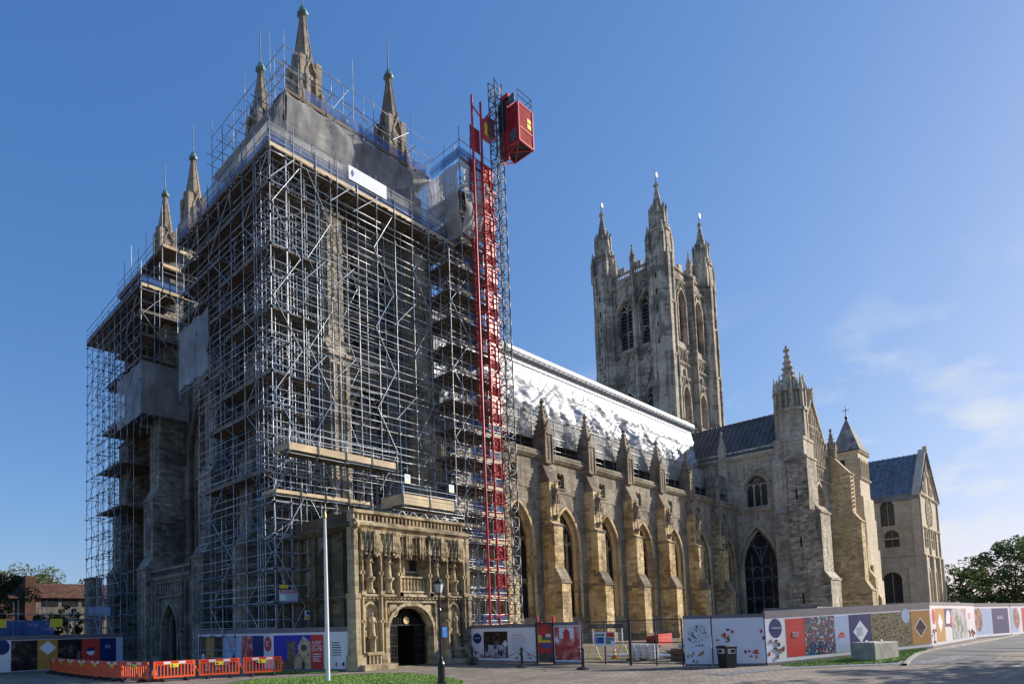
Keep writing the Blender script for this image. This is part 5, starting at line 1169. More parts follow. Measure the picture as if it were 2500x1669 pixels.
s.net((20.26, 54.2), (20.26, 69.5), 33.25, 33.85, 'netb', 'blue_net', .04); s.net((20.3, 54.16), (26, 54.16), 33.3, 34.1, 'netb', 'blue_net', .04)
for (y0, y1, z) in ((54.3, 62, 30.8), (54.3, 61, 28.7), (54.3, 64, 26.65), (54.3, 65, 22.2), (59.4, 66, 18.4), (59.4, 66, 14.3)): s.deck(20.5, 24.2, y0, y1, z, along='x'); s.toe((20.4, y0), (20.4, y1), z, .22, 'board'); s.toe((20.4, 54.2), (25, 54.2), z, .22, 'board') if z > 21 else None
NX0 = 22.0
for y in rng(53.6, 65.2, 1.9): s.std(NX0, y, 33.2, 38.4 + RND.uniform(-.5, 2.8)); s.std(NX0 + 1.3, y, 33.2, 37.8 + RND.uniform(-.5, 2.2))
for x in rng(NX0, 28, 1.9): s.std(x, 53.6, 33.2, 38.2)
for z in (34.6, 35.6, 37.2, 37.8, 38.4): s.led('ledger', (NX0, 53.6, z + .1), (NX0, 65.2, z + .1)); s.led('ledger', (NX0, 53.6, z + .1), (28, 53.6, z + .1))
s.deck(NX0, NX0 + 2, 53.6, 65.2, 37.0, along='y'); s.toe((NX0, 53.6), (NX0, 65.2), 37.05, .25, 'board'); s.toe((NX0, 53.55), (26, 53.55), 37.05, .3); s.toe((NX0, 53.55), (26, 53.55), 35.2, .3); s.deck(NX0, 26, 53.6, 55, 35.1, along='x')
s.net((20.22, 54.1), (20.22, 60.2), 21.6, 26.3, 'netw', 'mesh_sheet', .14, sag=.2); s.net((20.25, 54.08), (24.6, 54.08), 21.6, 26.3, 'netg', 'mesh_sheet', .12)
s.emit(nw)
# ---------- stair scaffold beside the hoist
hs = thing('scaffold', 'narrow stair scaffold with boarded landings behind the red hoist', 'scaffold', (38.5, 33, 0), 'cathedral scaffolds'); s = Scaf(); s.blue = .12
HX = rng(35.6, 41.0, 1.15); HY = [31.6, 32.6, 33.7, 34.9]; HZ = [.1] + [2.17 * k for k in range(1, 18)]
s.grid(HX, HY, [z for z in HZ if z < 31], hi=30.6); s.grid(rng(37.2, 41, 1.2), HY, [30.4] + [z for z in HZ if z > 31], lo=30.4, hi=38.8)
for z in HZ[1:]:
    xa = 35.6 if z < 31 else 37.3
    for y in HY[:3]: s.led('guard_rail', (xa, y, z + .55), (41, y, z + .55)); s.led('guard_rail', (xa, y, z + 1.05), (41, y, z + 1.05))
    s.led('guard_rail', (xa, 31.6, z + 1.05), (xa, 35, z + 1.05)); s.led('guard_rail', (41, 31.6, z + 1.05), (41, 35, z + 1.05))
    s.deck(xa, 41.0, 31.7, 34.9, z + .1, along='x'); s.toe((37.0, 31.53), (41.2, 31.53), z + .12, .24)
    if z < 32: s.net((37.4, 31.62), (41.0, 31.62), z + .35, z + 1.05, 'netb', 'blue_net', .05)
    s.tube('stair_stringer', (36.0, 33.0, z - 2.1), (39.0, 33.0, z + .1), .05, 'galv'); s.tube('stair_stringer', (36.0, 33.55, z - 2.1), (39.0, 33.55, z + .1), .05, 'galv')
    s.tube('stair_stringer', (36.0, 33.0, z - 1.2), (39.0, 33.0, z + 1.0), .03, 'galv')
s.zig(zigz(35.6, 37.8, 31.53, .5, 30, 11)); s.zig(zigz(38.8, 41.0, 31.53, 1.5, 38, 13, 1)); s.zig([(35.53, 31.7 if k % 2 else 34.8, .5 + k * 2.2) for k in range(14)])
for z in (33.0, 36.0, 39.0, 40.0, 41.0): s.led('ledger', (37.2, 31.55, z), (41.4, 31.55, z)); s.led('ledger', (37.2, 31.55, z), (37.2, 34.8, z))
for x in rng(37.2, 41.2, 1.35): s.std(x, 31.55, 33, 41 + RND.uniform(-.2, 1.6)); s.std(x, 33.2, 36, 41 + RND.uniform(-.2, 1.6))
s.net((37.05, 34.8), (37.05, 31.4), 33.2, 39.3, 'netw2', 'debris_net', .45, sag=.2); s.net((37.05, 31.35), (40.9, 31.35), 33.2, 39.3, 'netw2', 'debris_net', .45, sag=.2)
s.net((37.15, 34.8), (37.15, 31.5), 39.5, 40.4, 'netb', 'blue_net', .05); s.net((37.2, 31.5), (41.2, 31.5), 39.5, 40.4, 'netb', 'blue_net', .05); s.toe((37.1, 31.4), (41.2, 31.4), 39.2, .25, 'board')
s.emit(hs)
# ---------- scaffold on the nave parapet
ns = thing('scaffold', 'low netted scaffold along the nave parapet behind the pinnacles', 'scaffold', (75, 36.6, 19), 'cathedral scaffolds'); s = Scaf(); s.blue = .3
NXs = rng(42.5, 101, 1.95)
for x in NXs: s.std(x, 36.3, 18.95, 23.4 + RND.uniform(-.1, .4)); s.std(x, 37.5, 18.95, 21.5)
for z in (19.5, 20.0, 20.6, 21.3, 22.3, 23.2): s.led('ledger', (42.4, 36.25, z), (101, 36.25, z))
for z in (19.5, 20.6): s.led('ledger', (42.4, 37.5, z), (101, 37.5, z))
for x in NXs: s.led('transom', (x, 36.1, 20.65), (x, 37.7, 20.65))
for i, x in enumerate(NXs[:-1]):
    if i % 4 == 2: s.tube('brace', (x, 36.2, 19.1), (x + 1.95, 36.2, 20.6), .028)
    if i % 4 == 0: s.tube('brace', (x, 36.2, 21.0), (x + 1.95, 36.2, 23.2), .028)
s.deck(42.4, 101, 36.3, 38.4, 20.68, along='x')
s.net((42.4, 36.36), (101, 36.36), 20.75, 23.25, 'netd', 'debris_net', .06); s.toe((42.4, 36.3), (101, 36.3), 23.25, .12, 'board')
s.emit(ns)
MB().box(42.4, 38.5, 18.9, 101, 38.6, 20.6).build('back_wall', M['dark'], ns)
# ================================================================ hoist
ho = thing('hoist', 'red construction hoist with lattice mast and caged lift car at the top', 'hoist', (41, 30.5, 0))
MX, MY, MW = 40.0, 30.0, .75
def mast_section(z):
    m = MB(); c = [(MX, MY), (MX + .92, MY), (MX + .92, MY + .62), (MX, MY + .62)]
    for i in range(4):
        a, b_ = c[i], c[(i + 1) % 4]; m.tube((*a, z), (*a, z + 1.5), .055, 6); m.tube((*a, z + .02), (*b_, z + .02), .035, 5); m.tube((*a, z + .02), (*b_, z + .75), .03, 5); m.tube((*b_, z + .75), (*a, z + 1.48), .03, 5); m.tube((*a, z + .75), (*b_, z + .75), .03, 5)
    return m
sec = mast_section(0).mesh('mast_section', M['maststeel'], True)
for k in range(31):
    o = bpy.data.objects.new('mast_section', sec); C.objects.link(o); adopt(o, ho); o.location = (0, 0, .2 + k * 1.5)
RXs, RY = (37.95, 39.05, 40.6), 30.75
for x in RXs[:2]: 
    for y in (RY,):
        for z in range(0, 45, 3): tube_obj('landing_upright', (x, y, z + .1), (x, y, min(z + 3.1, 44.6)), .095, M['red'], ho)
g = MB()
for k in range(18):
    z = .8 + k * 2.17
    g.tube((37.95, RY, z + 1.6), (39.3, RY, z + 1.6), .05, 5); g.tube((39.3, RY, z + 1.6), (40.9, RY, z + 1.7), .05, 5); g.tube((37.6, RY + .2, z), (40.2, RY - .3, z + .25), .05, 5); g.tube((37.95, RY, z + .1), (39.3, RY + .9, z + .1), .045, 5)
MB().tube((37.95, RY, 43.8), (39.3, RY, 43.2), .06, 5).tube((39.3, RY, 43.2), (39.9, RY - .3, 44.0), .05, 5).build('top_tie', M['red'], ho)
g.build('landing_frame', M['red'], ho)
for k in range(2, 18):
    z = .9 + k * 2.17; m = MB()
    solid = k > 7
    m.fbox(S(RY + .3), 39.15, 40.75, z, z + (2.0 if solid else 1.1), 0, .03); m.build('landing_gate', M['red' if solid else 'redmesh'], ho); MB().fbox(S(RY + .3), 39.2, 40.7, z + .15, z + .9, .03, .05).build('gate_mesh_panel', M['redmesh'], ho)
    if solid: MB().fbox(S(RY + .6), 38.05, 38.98, z, z + 2.0, 0, .03).build('side_mesh', M['redmesh2'], ho)
    if solid: MB().fbox(S(RY + .3), 39.3, 40.95, z - .1, z + .08, 0, .1).build('landing_sill', M['red'], ho)
for k in range(0, 18, 3):
    z = 2 + k * 2.17; MB().tube((MX, MY + .4, z), (MX - .4, 33, z), .04, 5).tube((MX + .92, MY + .4, z), (MX + .4, 33, z), .04, 5).build('wall_tie', M['red'], ho)
# the lift car
cx0, cx1, cy0, cy1, cz0, cz1 = 41.25, 43.15, 28.7, 30.5, 41.3, 44.5
car = MB(); car.box(cx0, cy0, cz0, cx1, cy1, cz0 + .08); car.build('car_floor', M['rubber'], ho)
fr_ = MB()
for (x, y) in ((cx0, cy0), (cx1, cy0), (cx0, cy1), (cx1, cy1)): fr_.box(x - .07, y - .07, cz0 - .05, x + .07, y + .07, cz1 + .05)
for z in (cz0, cz0 + 1.15, cz1):
    for y in (cy0, cy1): fr_.box(cx0, y - .05, z - .06, cx1, y + .05, z + .06)
    for x in (cx0, cx1): fr_.box(x - .05, cy0, z - .06, x + .05, cy1, z + .06)
fr_.tube((cx0, cy0, cz0 + .1), (cx1, cy0, cz0 + 1.1), .05, 5); fr_.tube((cx0, cy0, cz0 - .02), (cx1, cy1, cz0 - .02), .06, 5); fr_.tube((cx0, cy1, cz0 - .03), (cx1, cy0, cz0 - .03), .06, 5); fr_.tube((cx0 - .02, cy0, cz1), (cx0 - .02, cy1, cz0 + 1.2), .04, 5)
fr_.box(cx0 - .2, cy0 + .9, cz0 - 1.2, cx0 - .06, cy1, cz1 + .6); fr_.tube((cx0, cy1, cz0 - 1.1), (cx1, cy1, cz0), .06, 5); fr_.tube((cx0, cy0, cz0), (cx0, cy1, cz0 - 1.1), .06, 5); cf = fr_.build('car_frame', M['red'], ho)
pm = MB()
for y in (cy0, cy1): pm.fbox(S(y), cx0, cx1, cz0, cz1, 0, .015)
for x in (cx0, cx1): pm.fbox(W(x), cy0, cy1, cz0, cz1, 0, .015)
pm.build('car_mesh', M['redmesh'], ho); MB().box(cx0, cy0, cz1, cx1, cy1, cz1 + .06).build('car_roof', M['red'], ho)
lg = MB(); lg.fbox(W(cx0), cy0 + .2, cy1 - .5, cz0 + .2, cz0 + 1.1, .02, .04); lg.build('grey_panel', M['maststeel'], ho)
MB().fbox(W(cx0), cy0 + .3, cy0 + 1.4, cz1 + .2, cz1 + 1.0, 0, .05).build('roof_panel', M['maststeel'], ho)
ye = MB(); ye.fbox(S(cy0), cx1 - .75, cx1 - .25, cz0 + 1.5, cz0 + 1.9, .03, .045); ye.fbox(S(cy0), cx1 - .75, cx1 - .25, cz0 + 2.0, cz0 + 2.35, .03, .045); ye.build('warning_plate', M['yellow'], ho); MB().fbox(S(RY), 39.35, 39.7, 42.0, 43.0, .1, .12).build('warning_plate', M['yellow'], ho)
rr = MB()
for (p, q) in (((cx0, cy0), (cx1, cy0)), ((cx1, cy0), (cx1, cy1))):
    for z in (cz1 + .6, cz1 + 1.1): rr.tube((*p, z), (*q, z), .03, 5)
for (x, y) in ((cx0, cy0), (cx1, cy0), (cx1, cy1)): rr.tube((x, y, cz1), (x, y, cz1 + 1.1), .03, 5)
rr.build('roof_rail', M['maststeel'], ho)
mo = MB(); mo.box(40.2, 30.95, 42.6, 41.1, 31.6, 44.2); mo.box(41.2, 29.6, 44.6, 42.0, 30.4, 45.9); mo.build('motor_box', M['red'], ho); MB().box(41.0, 29.7, 42.6, 41.2, 30.5, 45.2).build('guide_box', M['rubber'], ho)
rc = MB(); rc.box(38.0, RY + .3, 40.4, 39.2, RY + .34, 42.4); rc.build('top_gate', M['redmesh'], ho)
# ================================================================ hoardings and fences
def pcol(name, c, rough=.4): return simple(name, c, rough, 0, .05, .6, spec=.25)
M['pnavy'] = pcol('print_navy', (.012, .03, .145)); M['pred'] = pcol('print_red', (.60, .055, .045)); M['pamb'] = pcol('print_amber', (.50, .245, .055)); M['psky'] = pcol('print_light_blue', (.42, .53, .71))
M['pwhite'] = pcol('print_white', (.80, .80, .82)); M['pgrey'] = pcol('print_charcoal', (.07, .07, .085)); M['ptext'] = pcol('print_pale_text', (.50, .50, .56)); M['pskyblue'] = pcol('print_deep_sky', (.025, .04, .40)); M['pstone'] = pcol('print_stone', (.52, .42, .24))
def photo(name, cols, scale, stretch=(1, 1, 1), rough=.3, detail=4, lo=.32, hi=.68):
    m, t, b = _mat(name); g = t.nodes.new('ShaderNodeNewGeometry'); f = pnoise(t, g.outputs['Position'], scale, detail, stretch)
    r = t.nodes.new('ShaderNodeValToRGB'); e = r.color_ramp.elements; n = len(cols)
    e[0].position = lo; e[0].color = c4(cols[0]); e[1].position = hi; e[1].color = c4(cols[-1])
    for i in range(1, n - 1): k = e.new(lo + (hi - lo) * i / (n - 1)); k.color = c4(cols[i])
    t.links.new(f, r.inputs[0]); t.links.new(r.outputs[0], b.inputs['Base Color']); b.inputs['Roughness'].default_value = rough; b.inputs['Specular IOR Level'].default_value = .25; return m
def stained():
    m, t, b = _mat('print_stained_glass'); L = t.links.new; g = t.nodes.new('ShaderNodeNewGeometry')
    v = t.nodes.new('ShaderNodeTexVoronoi'); v.inputs['Scale'].default_value = 9; L(g.outputs['Position'], v.inputs['Vector'])
    r = t.nodes.new('ShaderNodeValToRGB'); r.color_ramp.interpolation = 'CONSTANT'; e = r.color_ramp.elements
    cols = [(.01, .02, .05), (.35, .02, .03), (.02, .08, .28), (.05, .22, .42), (.45, .55, .55), (.02, .05, .15), (.4, .03, .04), (.05, .18, .12)]
    e[0].color = c4(cols[0]); e[1].position = 1 / 8; e[1].color = c4(cols[1])
    for i in range(2, 8): q = e.new(i / 8); q.color = c4(cols[i])
    s = t.nodes.new('ShaderNodeSeparateColor'); L(v.outputs['Color'], s.inputs[0]); L(s.outputs[0], r.inputs[0])
    v2 = t.nodes.new('ShaderNodeTexVoronoi'); v2.feature = 'DISTANCE_TO_EDGE'; v2.inputs['Scale'].default_value = 9; L(g.outputs['Position'], v2.inputs['Vector'])
    L(mixc(t, ramp(t, v2.outputs['Distance'], .02, .07), (.008, .008, .01), r.outputs[0]), b.inputs['Base Color']); b.inputs['Roughness'].default_value = .3; return m
M['stain'] = stained()
M['phdark'] = photo('print_dark_interior', [(.005, .005, .008), (.008, .008, .012), (.012, .01, .012), (.05, .035, .025), (.16, .14, .12)], 2.6)
M['phcrowd'] = photo('print_procession', [(.01, .015, .05), (.03, .04, .12), (.35, .36, .42), (.6, .6, .65), (.3, .03, .05)], 5, (1, 1, .45), detail=3)
M['phgreen'] = photo('print_pilgrim_map', [(.02, .015, .015), (.10, .11, .03), (.04, .03, .03), (.20, .21, .06), (.34, .27, .20), (.10, .04, .03), (.48, .46, .44)], 4.2, (1, 1, 2.6), detail=6, lo=.34, hi=.66)
M['phstreet'] = photo('print_street', [(.05, .06, .05), (.14, .2, .08), (.35, .36, .40), (.62, .62, .66), (.2, .28, .1)], 2.2)
M['phred'] = photo('print_red_interior', [(.42, .03, .03), (.55, .09, .08), (.66, .30, .28), (.74, .52, .5)], 2.4, lo=.35, hi=.72)
M['phcath'] = photo('print_cathedral_wall', [(.30, .22, .11), (.5, .4, .22), (.62, .52, .32)], 3)
M['phtower'] = photo('print_tower', [(.04, .035, .03), (.14, .11, .07), (.26, .21, .14)], 5)
M['phmap'] = photo('print_site_map', [(.10, .10, .11), (.30, .32, .28), (.72, .72, .74), (.72, .72, .74), (.16, .34, .10)], 6.5, detail=2)
M['phbrown'] = photo('print_people_photo', [(.05, .03, .03), (.25, .08, .05), (.4, .2, .12), (.45, .42, .42)], 2.6)
def text(parent, fr, s_, u, z, size, mat, n, align='CENTER'):
    c = bpy.data.curves.new('lettering', 'FONT'); c.body = s_; c.size = size; c.align_x = align; c.extrude = .001; c.materials.append(mat)
    tmp = bpy.data.objects.new('lettering_curve', c); me = bpy.data.meshes.new_from_object(tmp); bpy.data.objects.remove(tmp)
    if not me.materials: me.materials.append(mat)
    o = bpy.data.objects.new('lettering', me); C.objects.link(o)
    X = Vector((fr.u[0], fr.u[1], 0)); Z = Vector((fr.n[0], fr.n[1], 0)); Y = Vector((0, 0, 1))
    if X.cross(Y).dot(Z) < 0: X = -X
    mw = Matrix((X, Y, Z)).transposed().to_4x4(); mw.translation = Vector(fr.p(u, z, n)); o.parent = parent; o.matrix_parent_inverse = WM[parent.name].inverted(); o.matrix_basis = mw; return o
def disc(c, r, k=20, a0=0, a1=2 * math.pi): return [(c[0] + r * math.cos(a0 + (a1 - a0) * i / k), c[1] + r * math.sin(a0 + (a1 - a0) * i / k)) for i in range(k + (0 if abs(a1 - a0 - 2 * math.pi) < 1e-6 else 1))]
def hoarding(p0, p1, h0, label, prints, zb=None, trim=.26, cap=None, base=.12, board='white'):
    dx, dy = p1[0] - p0[0], p1[1] - p0[1]; L = math.hypot(dx, dy); n = (dy / L, -dx / L)
    if n[0] * -(p0[0] + p1[0]) + n[1] * -(p0[1] + p1[1]) < 0: n = (-n[0], -n[1])       # faces the square
    fr = Fr(p0[0], p0[1], dx, dy, *n); G = lambda u: gz(p0[0] + dx * u / L, p0[1] + dy * u / L)
    th = thing('hoarding', label, 'hoarding', (p0[0] + dx / 2, p0[1] + dy / 2, G(L / 2)), 'site hoardings')
    z0 = G(0); dz = (G(L) - z0) / L
    def add(b, name, mat, n0, n1, poly):
        b.ext(fr, [(u, z + z0 + dz * u) for u, z in poly], n0, n1); return b.build(name, mat, th)
    k = max(1, round(L / 2.44))
    for i in range(k): add(MB(), 'panel', M[board], -.03, 0, [(L * i / k + .003, .02), (L * (i + 1) / k - .003, .02), (L * (i + 1) / k - .003, h0), (L * i / k + .003, h0)])
    add(MB(), 'top_rail', M['greyrail'], -.05, .012, [(0, h0 - trim), (L, h0 - trim), (L, h0 + .02), (0, h0 + .02)]); add(MB(), 'base_rail', M['greyrail'], -.05, .01, [(0, 0), (L, 0), (L, base), (0, base)])
    for i in range(k + 1): u = min(L - .1, L * i / k); MB().fbox(fr, u, u + .1, G(u), G(u) + h0, -.15, -.05).build('post', M['board'], th)
    for j, p in enumerate(prints):
        e = .004 + .0022 * j; m = p[1]
        if p[0] == 'r': o = add(MB(), 'print', M[m], 0, e, [(p[2], p[4]), (p[3], p[4]), (p[3], p[5]), (p[2], p[5])])
        elif p[0] == 'd': o = add(MB(), 'print', M[m], 0, e, disc((p[2], p[3]), p[4]))
        elif p[0] == 'h': o = add(MB(), 'print', M[m], 0, e, disc((p[2], p[3]), p[4], 9, p[5], p[5] + math.pi))
        elif p[0] == 'v': o = add(MB(), 'print', M[m], 0, e, [(p[2] - p[4], p[3]), (p[2], p[3] - p[5]), (p[2] + p[4], p[3]), (p[2], p[3] + p[5])])
        elif p[0] == 'p': o = add(MB(), 'print', M[m], 0, e, p[2])
        elif p[0] == 't': text(th, fr, p[2], p[3], p[4] + z0 + dz * p[3], p[5], M[m], .03 + e, p[6] if len(p) > 6 else 'CENTER')
        elif p[0] == 'l':
            b = MB()
            for q in range(p[6]): u1 = p[3] - (p[3] - p[2]) * RND.uniform(0, .25); z = p[4] - q * p[5]; b.ext(fr, [(p[2], z + z0 + dz * p[2]), (u1, z + z0 + dz * u1), (u1, z + p[7] + z0 + dz * u1), (p[2], z + p[7] + z0 + dz * p[2])], 0, e)
            b.build('print_text_lines', M[m], th)
    return th
def petals(u0, u1, z0, z1, n, r=.085, sd_=1):
    R = random.Random(sd_); out = []
    for i in range(n):
        u, z = R.uniform(u0, u1), R.uniform(z0, z1); a = R.choice((0, math.pi / 2, math.pi, 3 * math.pi / 2)); out.append(('h', R.choice(('pred', 'pamb', 'pgrey', 'pred')), u, z, r, a))
        if R.random() < .4: out.append(('h', R.choice(('pamb', 'pgrey')), u + R.choice((-1, 1)) * r, z - r * .3, r, a + math.pi))
    return out
hoarding((2, 46.2), (16.95, 49), 2.45, 'shadowed hoarding at far left behind the row of orange barriers',
         [('d', 'pnavy', 6.75, 1.75, .5), ('r', 'phdark', 7.33, 9.0, .15, 2.15), ('r', 'pamb', 9.0, 10.37, .15, 2.15), ('v', 'pwhite', 9.68, 1.6, .58, .48), ('r', 'phdark', 10.37, 12.05, .15, 2.15), ('r', 'pred', 12.05, 13.39, .15, 2.15),
          ('r', 'pnavy', 13.39, 14.66, .15, 2.15), ('r', 'psky', 14.66, 15.2, .15, 2.15), ('h', 'pnavy', 12.72, 1.25, .3, 0), ('h', 'pwhite', 12.72, 1.25, .3, math.pi), ('l', 'ptext', 13.8, 14.3, 1.6, .09, 3, .04)])
hoarding((20.95, 44.6), (20.2, 33.0), 2.5, 'shaded hoarding with narrow photo panels below the west face scaffold',
         [('r', 'phdark', .1, 1.5, .1, 2.1), ('r', 'pamb', 1.5, 3.0, .1, 2.1), ('r', 'phdark', 3.0, 4.45, .1, 2.1), ('r', 'psky', 4.45, 7.43, .1, 2.1), ('r', 'phred', 7.43, 9.04, .1, 2.1), ('r', 'pnavy', 9.04, 10.55, .1, 2.1),
          ('d', 'pred', 11.1, 1.6, .46), ('p', 'phdark', [(5.6, .15), (6.8, .15), (6.2, 1.0)]), ('l', 'pred', 5.5, 6.9, 1.9, .1, 7, .03), ('l', 'pwhite', 10.85, 11.35, 1.75, .1, 4, .03), ('h', 'pwhite', 9.8, .45, .35, 0), ('d', 'pwhite', 1.0, .55, .3), ('d', 'pred', 2.2, .45, .3)])
hoarding((20.2, 33.0), (22.5, 28.5), 2.5, 'sunlit hoarding with cathedral photograph between flagpole and orange barriers',
         [('r', 'pskyblue', .12, 2.62, .12, 2.1), ('p', 'phtower', [(.12, .12), (.12, .75), (.45, .9), (.8, .55), (1.05, .8), (1.05, 1.7), (1.1, 1.85), (1.18, 1.7), (1.5, 1.75), (1.55, 1.9), (1.62, 1.7), (1.62, .12)]),
          ('p', 'phcath', [(1.5, .12), (1.5, .7), (1.8, 1.1), (1.75, 1.45), (2.15, 2.05), (2.6, 1.65), (2.62, .12)]), ('d', 'pgrey', 2.16, 1.35, .2), ('p', 'pgrey', [(2.0, .12), (2.0, .5), (2.1, .65), (2.2, .5), (2.2, .12)]), ('h', 'pgrey', 1.85, .85, .1, 0), ('h', 'pgrey', 2.45, .9, .1, 0),
          ('r', 'pred', 2.62, 3.45, .12, 2.1), ('t', 'pwhite', 'KEEP', 3.03, 1.55, .27), ('t', 'pwhite', 'UP TO', 3.03, 1.36, .22), ('t', 'pwhite', 'DATE', 3.03, 1.15, .27), ('l', 'pwhite', 2.75, 3.3, .95, .13, 4, .045),
          ('p', 'pred', [(3.55, 1.5), (3.7, 1.63), (3.7, 1.53), (3.88, 1.53), (3.88, 1.47), (3.7, 1.47), (3.7, 1.37)]), ('l', 'pgrey', 4.0, 4.6, 1.6, .14, 6, .045), ('h', 'pgrey', 3.75, .35, .12, 0), ('h', 'pamb', 4.3, .4, .12, 1.5), ('h', 'pnavy', 4.75, .4, .12, 1.5)])
hoarding((32.4, 27.9), (32.93, 23.23), 2.4, 'white hoarding with procession photograph right of the porch',
         [('d', 'pnavy', .45, 1.55, .34), ('t', 'pwhite', 'WORSHIP', .45, 1.53, .11), ('r', 'phdark', .95, 2.72, .3, 1.98), ('r', 'phcrowd', 1.05, 2.6, .32, 1.12), ('l', 'ptext', 3.05, 4.1, 1.6, .07, 12, .025), ('l', 'pred', 3.1, 3.9, 1.72, .07, 1, .03), ('v', 'pwhite', 2.55, 1.2, .2, .24)] + petals(.1, .9, .3, .75, 8, .08, 3) + petals(3, 4.6, .3, .6, 5, .08, 4), trim=.2)
hoarding((33.1, 22.05), (33.37, 20.43), 2.45, 'hoarding panel with red print of church interior beside the mesh fence', [('r', 'phred', .05, 1.6, .22, 2.2), ('p', 'pwhite', [(.35, 1.5), (.35, 2.15), (1.25, 2.15), (1.25, 1.5)]), ('p', 'pred', [(.6, 1.45), (.6, 1.9), (.8, 2.12), (1.0, 1.9), (1.0, 1.45)]), ('v', 'pwhite', .17, 1.4, .17, .22)], trim=.18)
hoarding((34.0, 14.76), (34.63, 13.66), 2.62, 'narrow white hoarding panel with site map at the end of mesh fence', [('p', 'phmap', [(.15, 1.35), (.25, 2.0), (.75, 2.2), (1.05, 2.05), (1.1, 1.5), (.7, 1.2), (.4, 1.2)]), ('l', 'ptext', .3, 1.0, 1.0, .08, 1, .03), ('r', 'pred', .52, .6, 1.05, 1.13), ('r', 'pnavy', .66, .74, 1.05, 1.13), ('r', 'pnavy', .8, .88, 1.05, 1.13)] + petals(.2, 1.1, .25, .75, 6, .085, 5), trim=.16)
hoarding((34.66, 13.6), (36.36, 11.74), 2.62, 'plain glossy white hoarding panel behind the litter bin', petals(.1, .7, .4, 1.9, 7, .085, 6) + petals(1.5, 2.45, .35, 1.0, 8, .085, 7) + [('h', 'pgrey', .75, 1.9, .09, 3.14), ('h', 'pred', 1.0, 1.75, .09, 1.57), ('h', 'pgrey', .8, 1.35, .1, 1.57), ('h', 'pred', 2.4, 1.75, .09, 1.57), ('h', 'pgrey', 2.42, 1.4, .09, -1.57)], trim=.16)
hoarding((36.4, 11.7), (50.6, 7.28), 2.75, 'long sunlit hoarding with stained glass and pilgrim pictures above the verge',
         [('d', 'pnavy', .78, 1.85, .5), ('t', 'pwhite', 'PILGRIMAGE', .78, 1.82, .13), ('r', 'pred', 1.58, 3.08, .3, 2.3), ('r', 'stain', 3.08, 5.61, .3, 2.32), ('r', 'psky', 5.61, 6.9, .3, 2.3), ('h', 'pred', 6.2, 1.1, .3, 0), ('r', 'pnavy', 6.9, 8.87, .3, 2.3), ('v', 'pwhite', 7.9, 1.35, .68, .62), ('r', 'phgreen', 8.87, 12.82, .3, 2.3), ('d', 'psky', 12.3, 2.05, .42), ('r', 'pamb', 12.82, 14.75, .3, 2.3),
          ('v', 'pwhite', 13.75, 1.3, .66, .62), ('v', 'phdark', 13.75, 1.3, .56, .52), ('l', 'ptext', 2.05, 2.6, 1.55, .07, 4, .03), ('l', 'ptext', 7.6, 8.2, 1.55, .08, 6, .025), ('t', 'pwhite', 'PILGRIMAGE', 6.2, 1.18, .07)] + petals(.1, 1.5, .35, 1.25, 10, .1, 8), trim=.36)
hoarding((50.68, 7.28), (66.5, 6.98), 2.78, 'bright white receding hoarding with street photograph', [('d', 'pred', .9, 1.9, .5), ('r', 'pamb', 1.5, 4.2, .3, 2.4), ('v', 'pwhite', 2.8, 1.5, .8, .62), ('r', 'pnavy', 4.2, 7, 1.2, 2.4), ('r', 'phstreet', 6.6, 12.2, .3, 2.4), ('h', 'pwhite', 5.5, 1.4, .9, 0), ('l', 'pred', 13, 14, 2, .12, 4, .05), ('d', 'pred', 6.4, 1.5, .4)] + petals(.2, 1.4, .3, 1.1, 8, .1, 9) + petals(12.4, 15.4, .4, 1.3, 10, .1, 10), trim=.2)
hoarding((66.7, 7.6), (77.2, 5.87), 2.8, 'distant light blue and navy hoarding', [('r', 'psky', .1, 6.2, .3, 2.4), ('d', 'phbrown', 3.0, 1.5, .95), ('r', 'pnavy', 6.2, 10.2, .3, 2.4), ('l', 'ptext', 7.4, 9, 1.7, .1, 3, .05)])
hoarding((77.3, 5.85), (92, 3.6), 2.8, 'farthest hoarding at the right edge of the picture', [('r', 'psky', .1, 2, .3, 2.4), ('d', 'phbrown', 1.6, 1.5, .9), ('r', 'pred', 3.2, 5.5, .3, 2.4), ('r', 'phbrown', 5.5, 11, .3, 2.4)])
# site cabin roof line behind the long hoarding
cb_ = thing('site_cabin', 'low brown flat roofed site cabin just showing above the long hoarding', 'cabin', (47, 11, .2))
MB().box(42, 10.9, .1, 54, 13.4, 2.86).build('wall', simple('cabin_brown', (.22, .13, .06), .7), cb_); MB().box(41.9, 10.8, 2.865, 54.1, 13.5, 2.98).build('roof', M['greyrail'], cb_)
# ---- steel mesh fence panels
M['fence'] = simple('dark_fence_steel', (.035, .036, .04), .5, .4, .2)
def mesh_fence(p0, p1, h, label):
    dx, dy = p1[0] - p0[0], p1[1] - p0[1]; L = math.hypot(dx, dy); fr = Fr(p0[0], p0[1], dx, dy, dy, -dx); th = thing('fence_panel', label, 'fence', (p0[0] + dx / 2, p0[1] + dy / 2, 0), 'mesh fence panels')
    f = MB()
    for u in (0, L / 2, L): f.fbox(fr, u - .03, u + .03, 0, h, -.03, .03)
    for z in (.12, h * .5, h - .03): f.fbox(fr, 0, L, z - .025, z + .025, -.025, .025)
    f.build('frame', M['fence'], th); m = MB()
    k = .06
    while k < L: m.fbox(fr, k - .0035, k + .0035, .12, h, -.003, .003); k += .06
    k = .3
    while k < h: m.fbox(fr, 0, L, k - .004, k + .004, -.009, -.004); k += .22
    m.build('wire_mesh', M['fence'], th, stuff=True); return th, fr
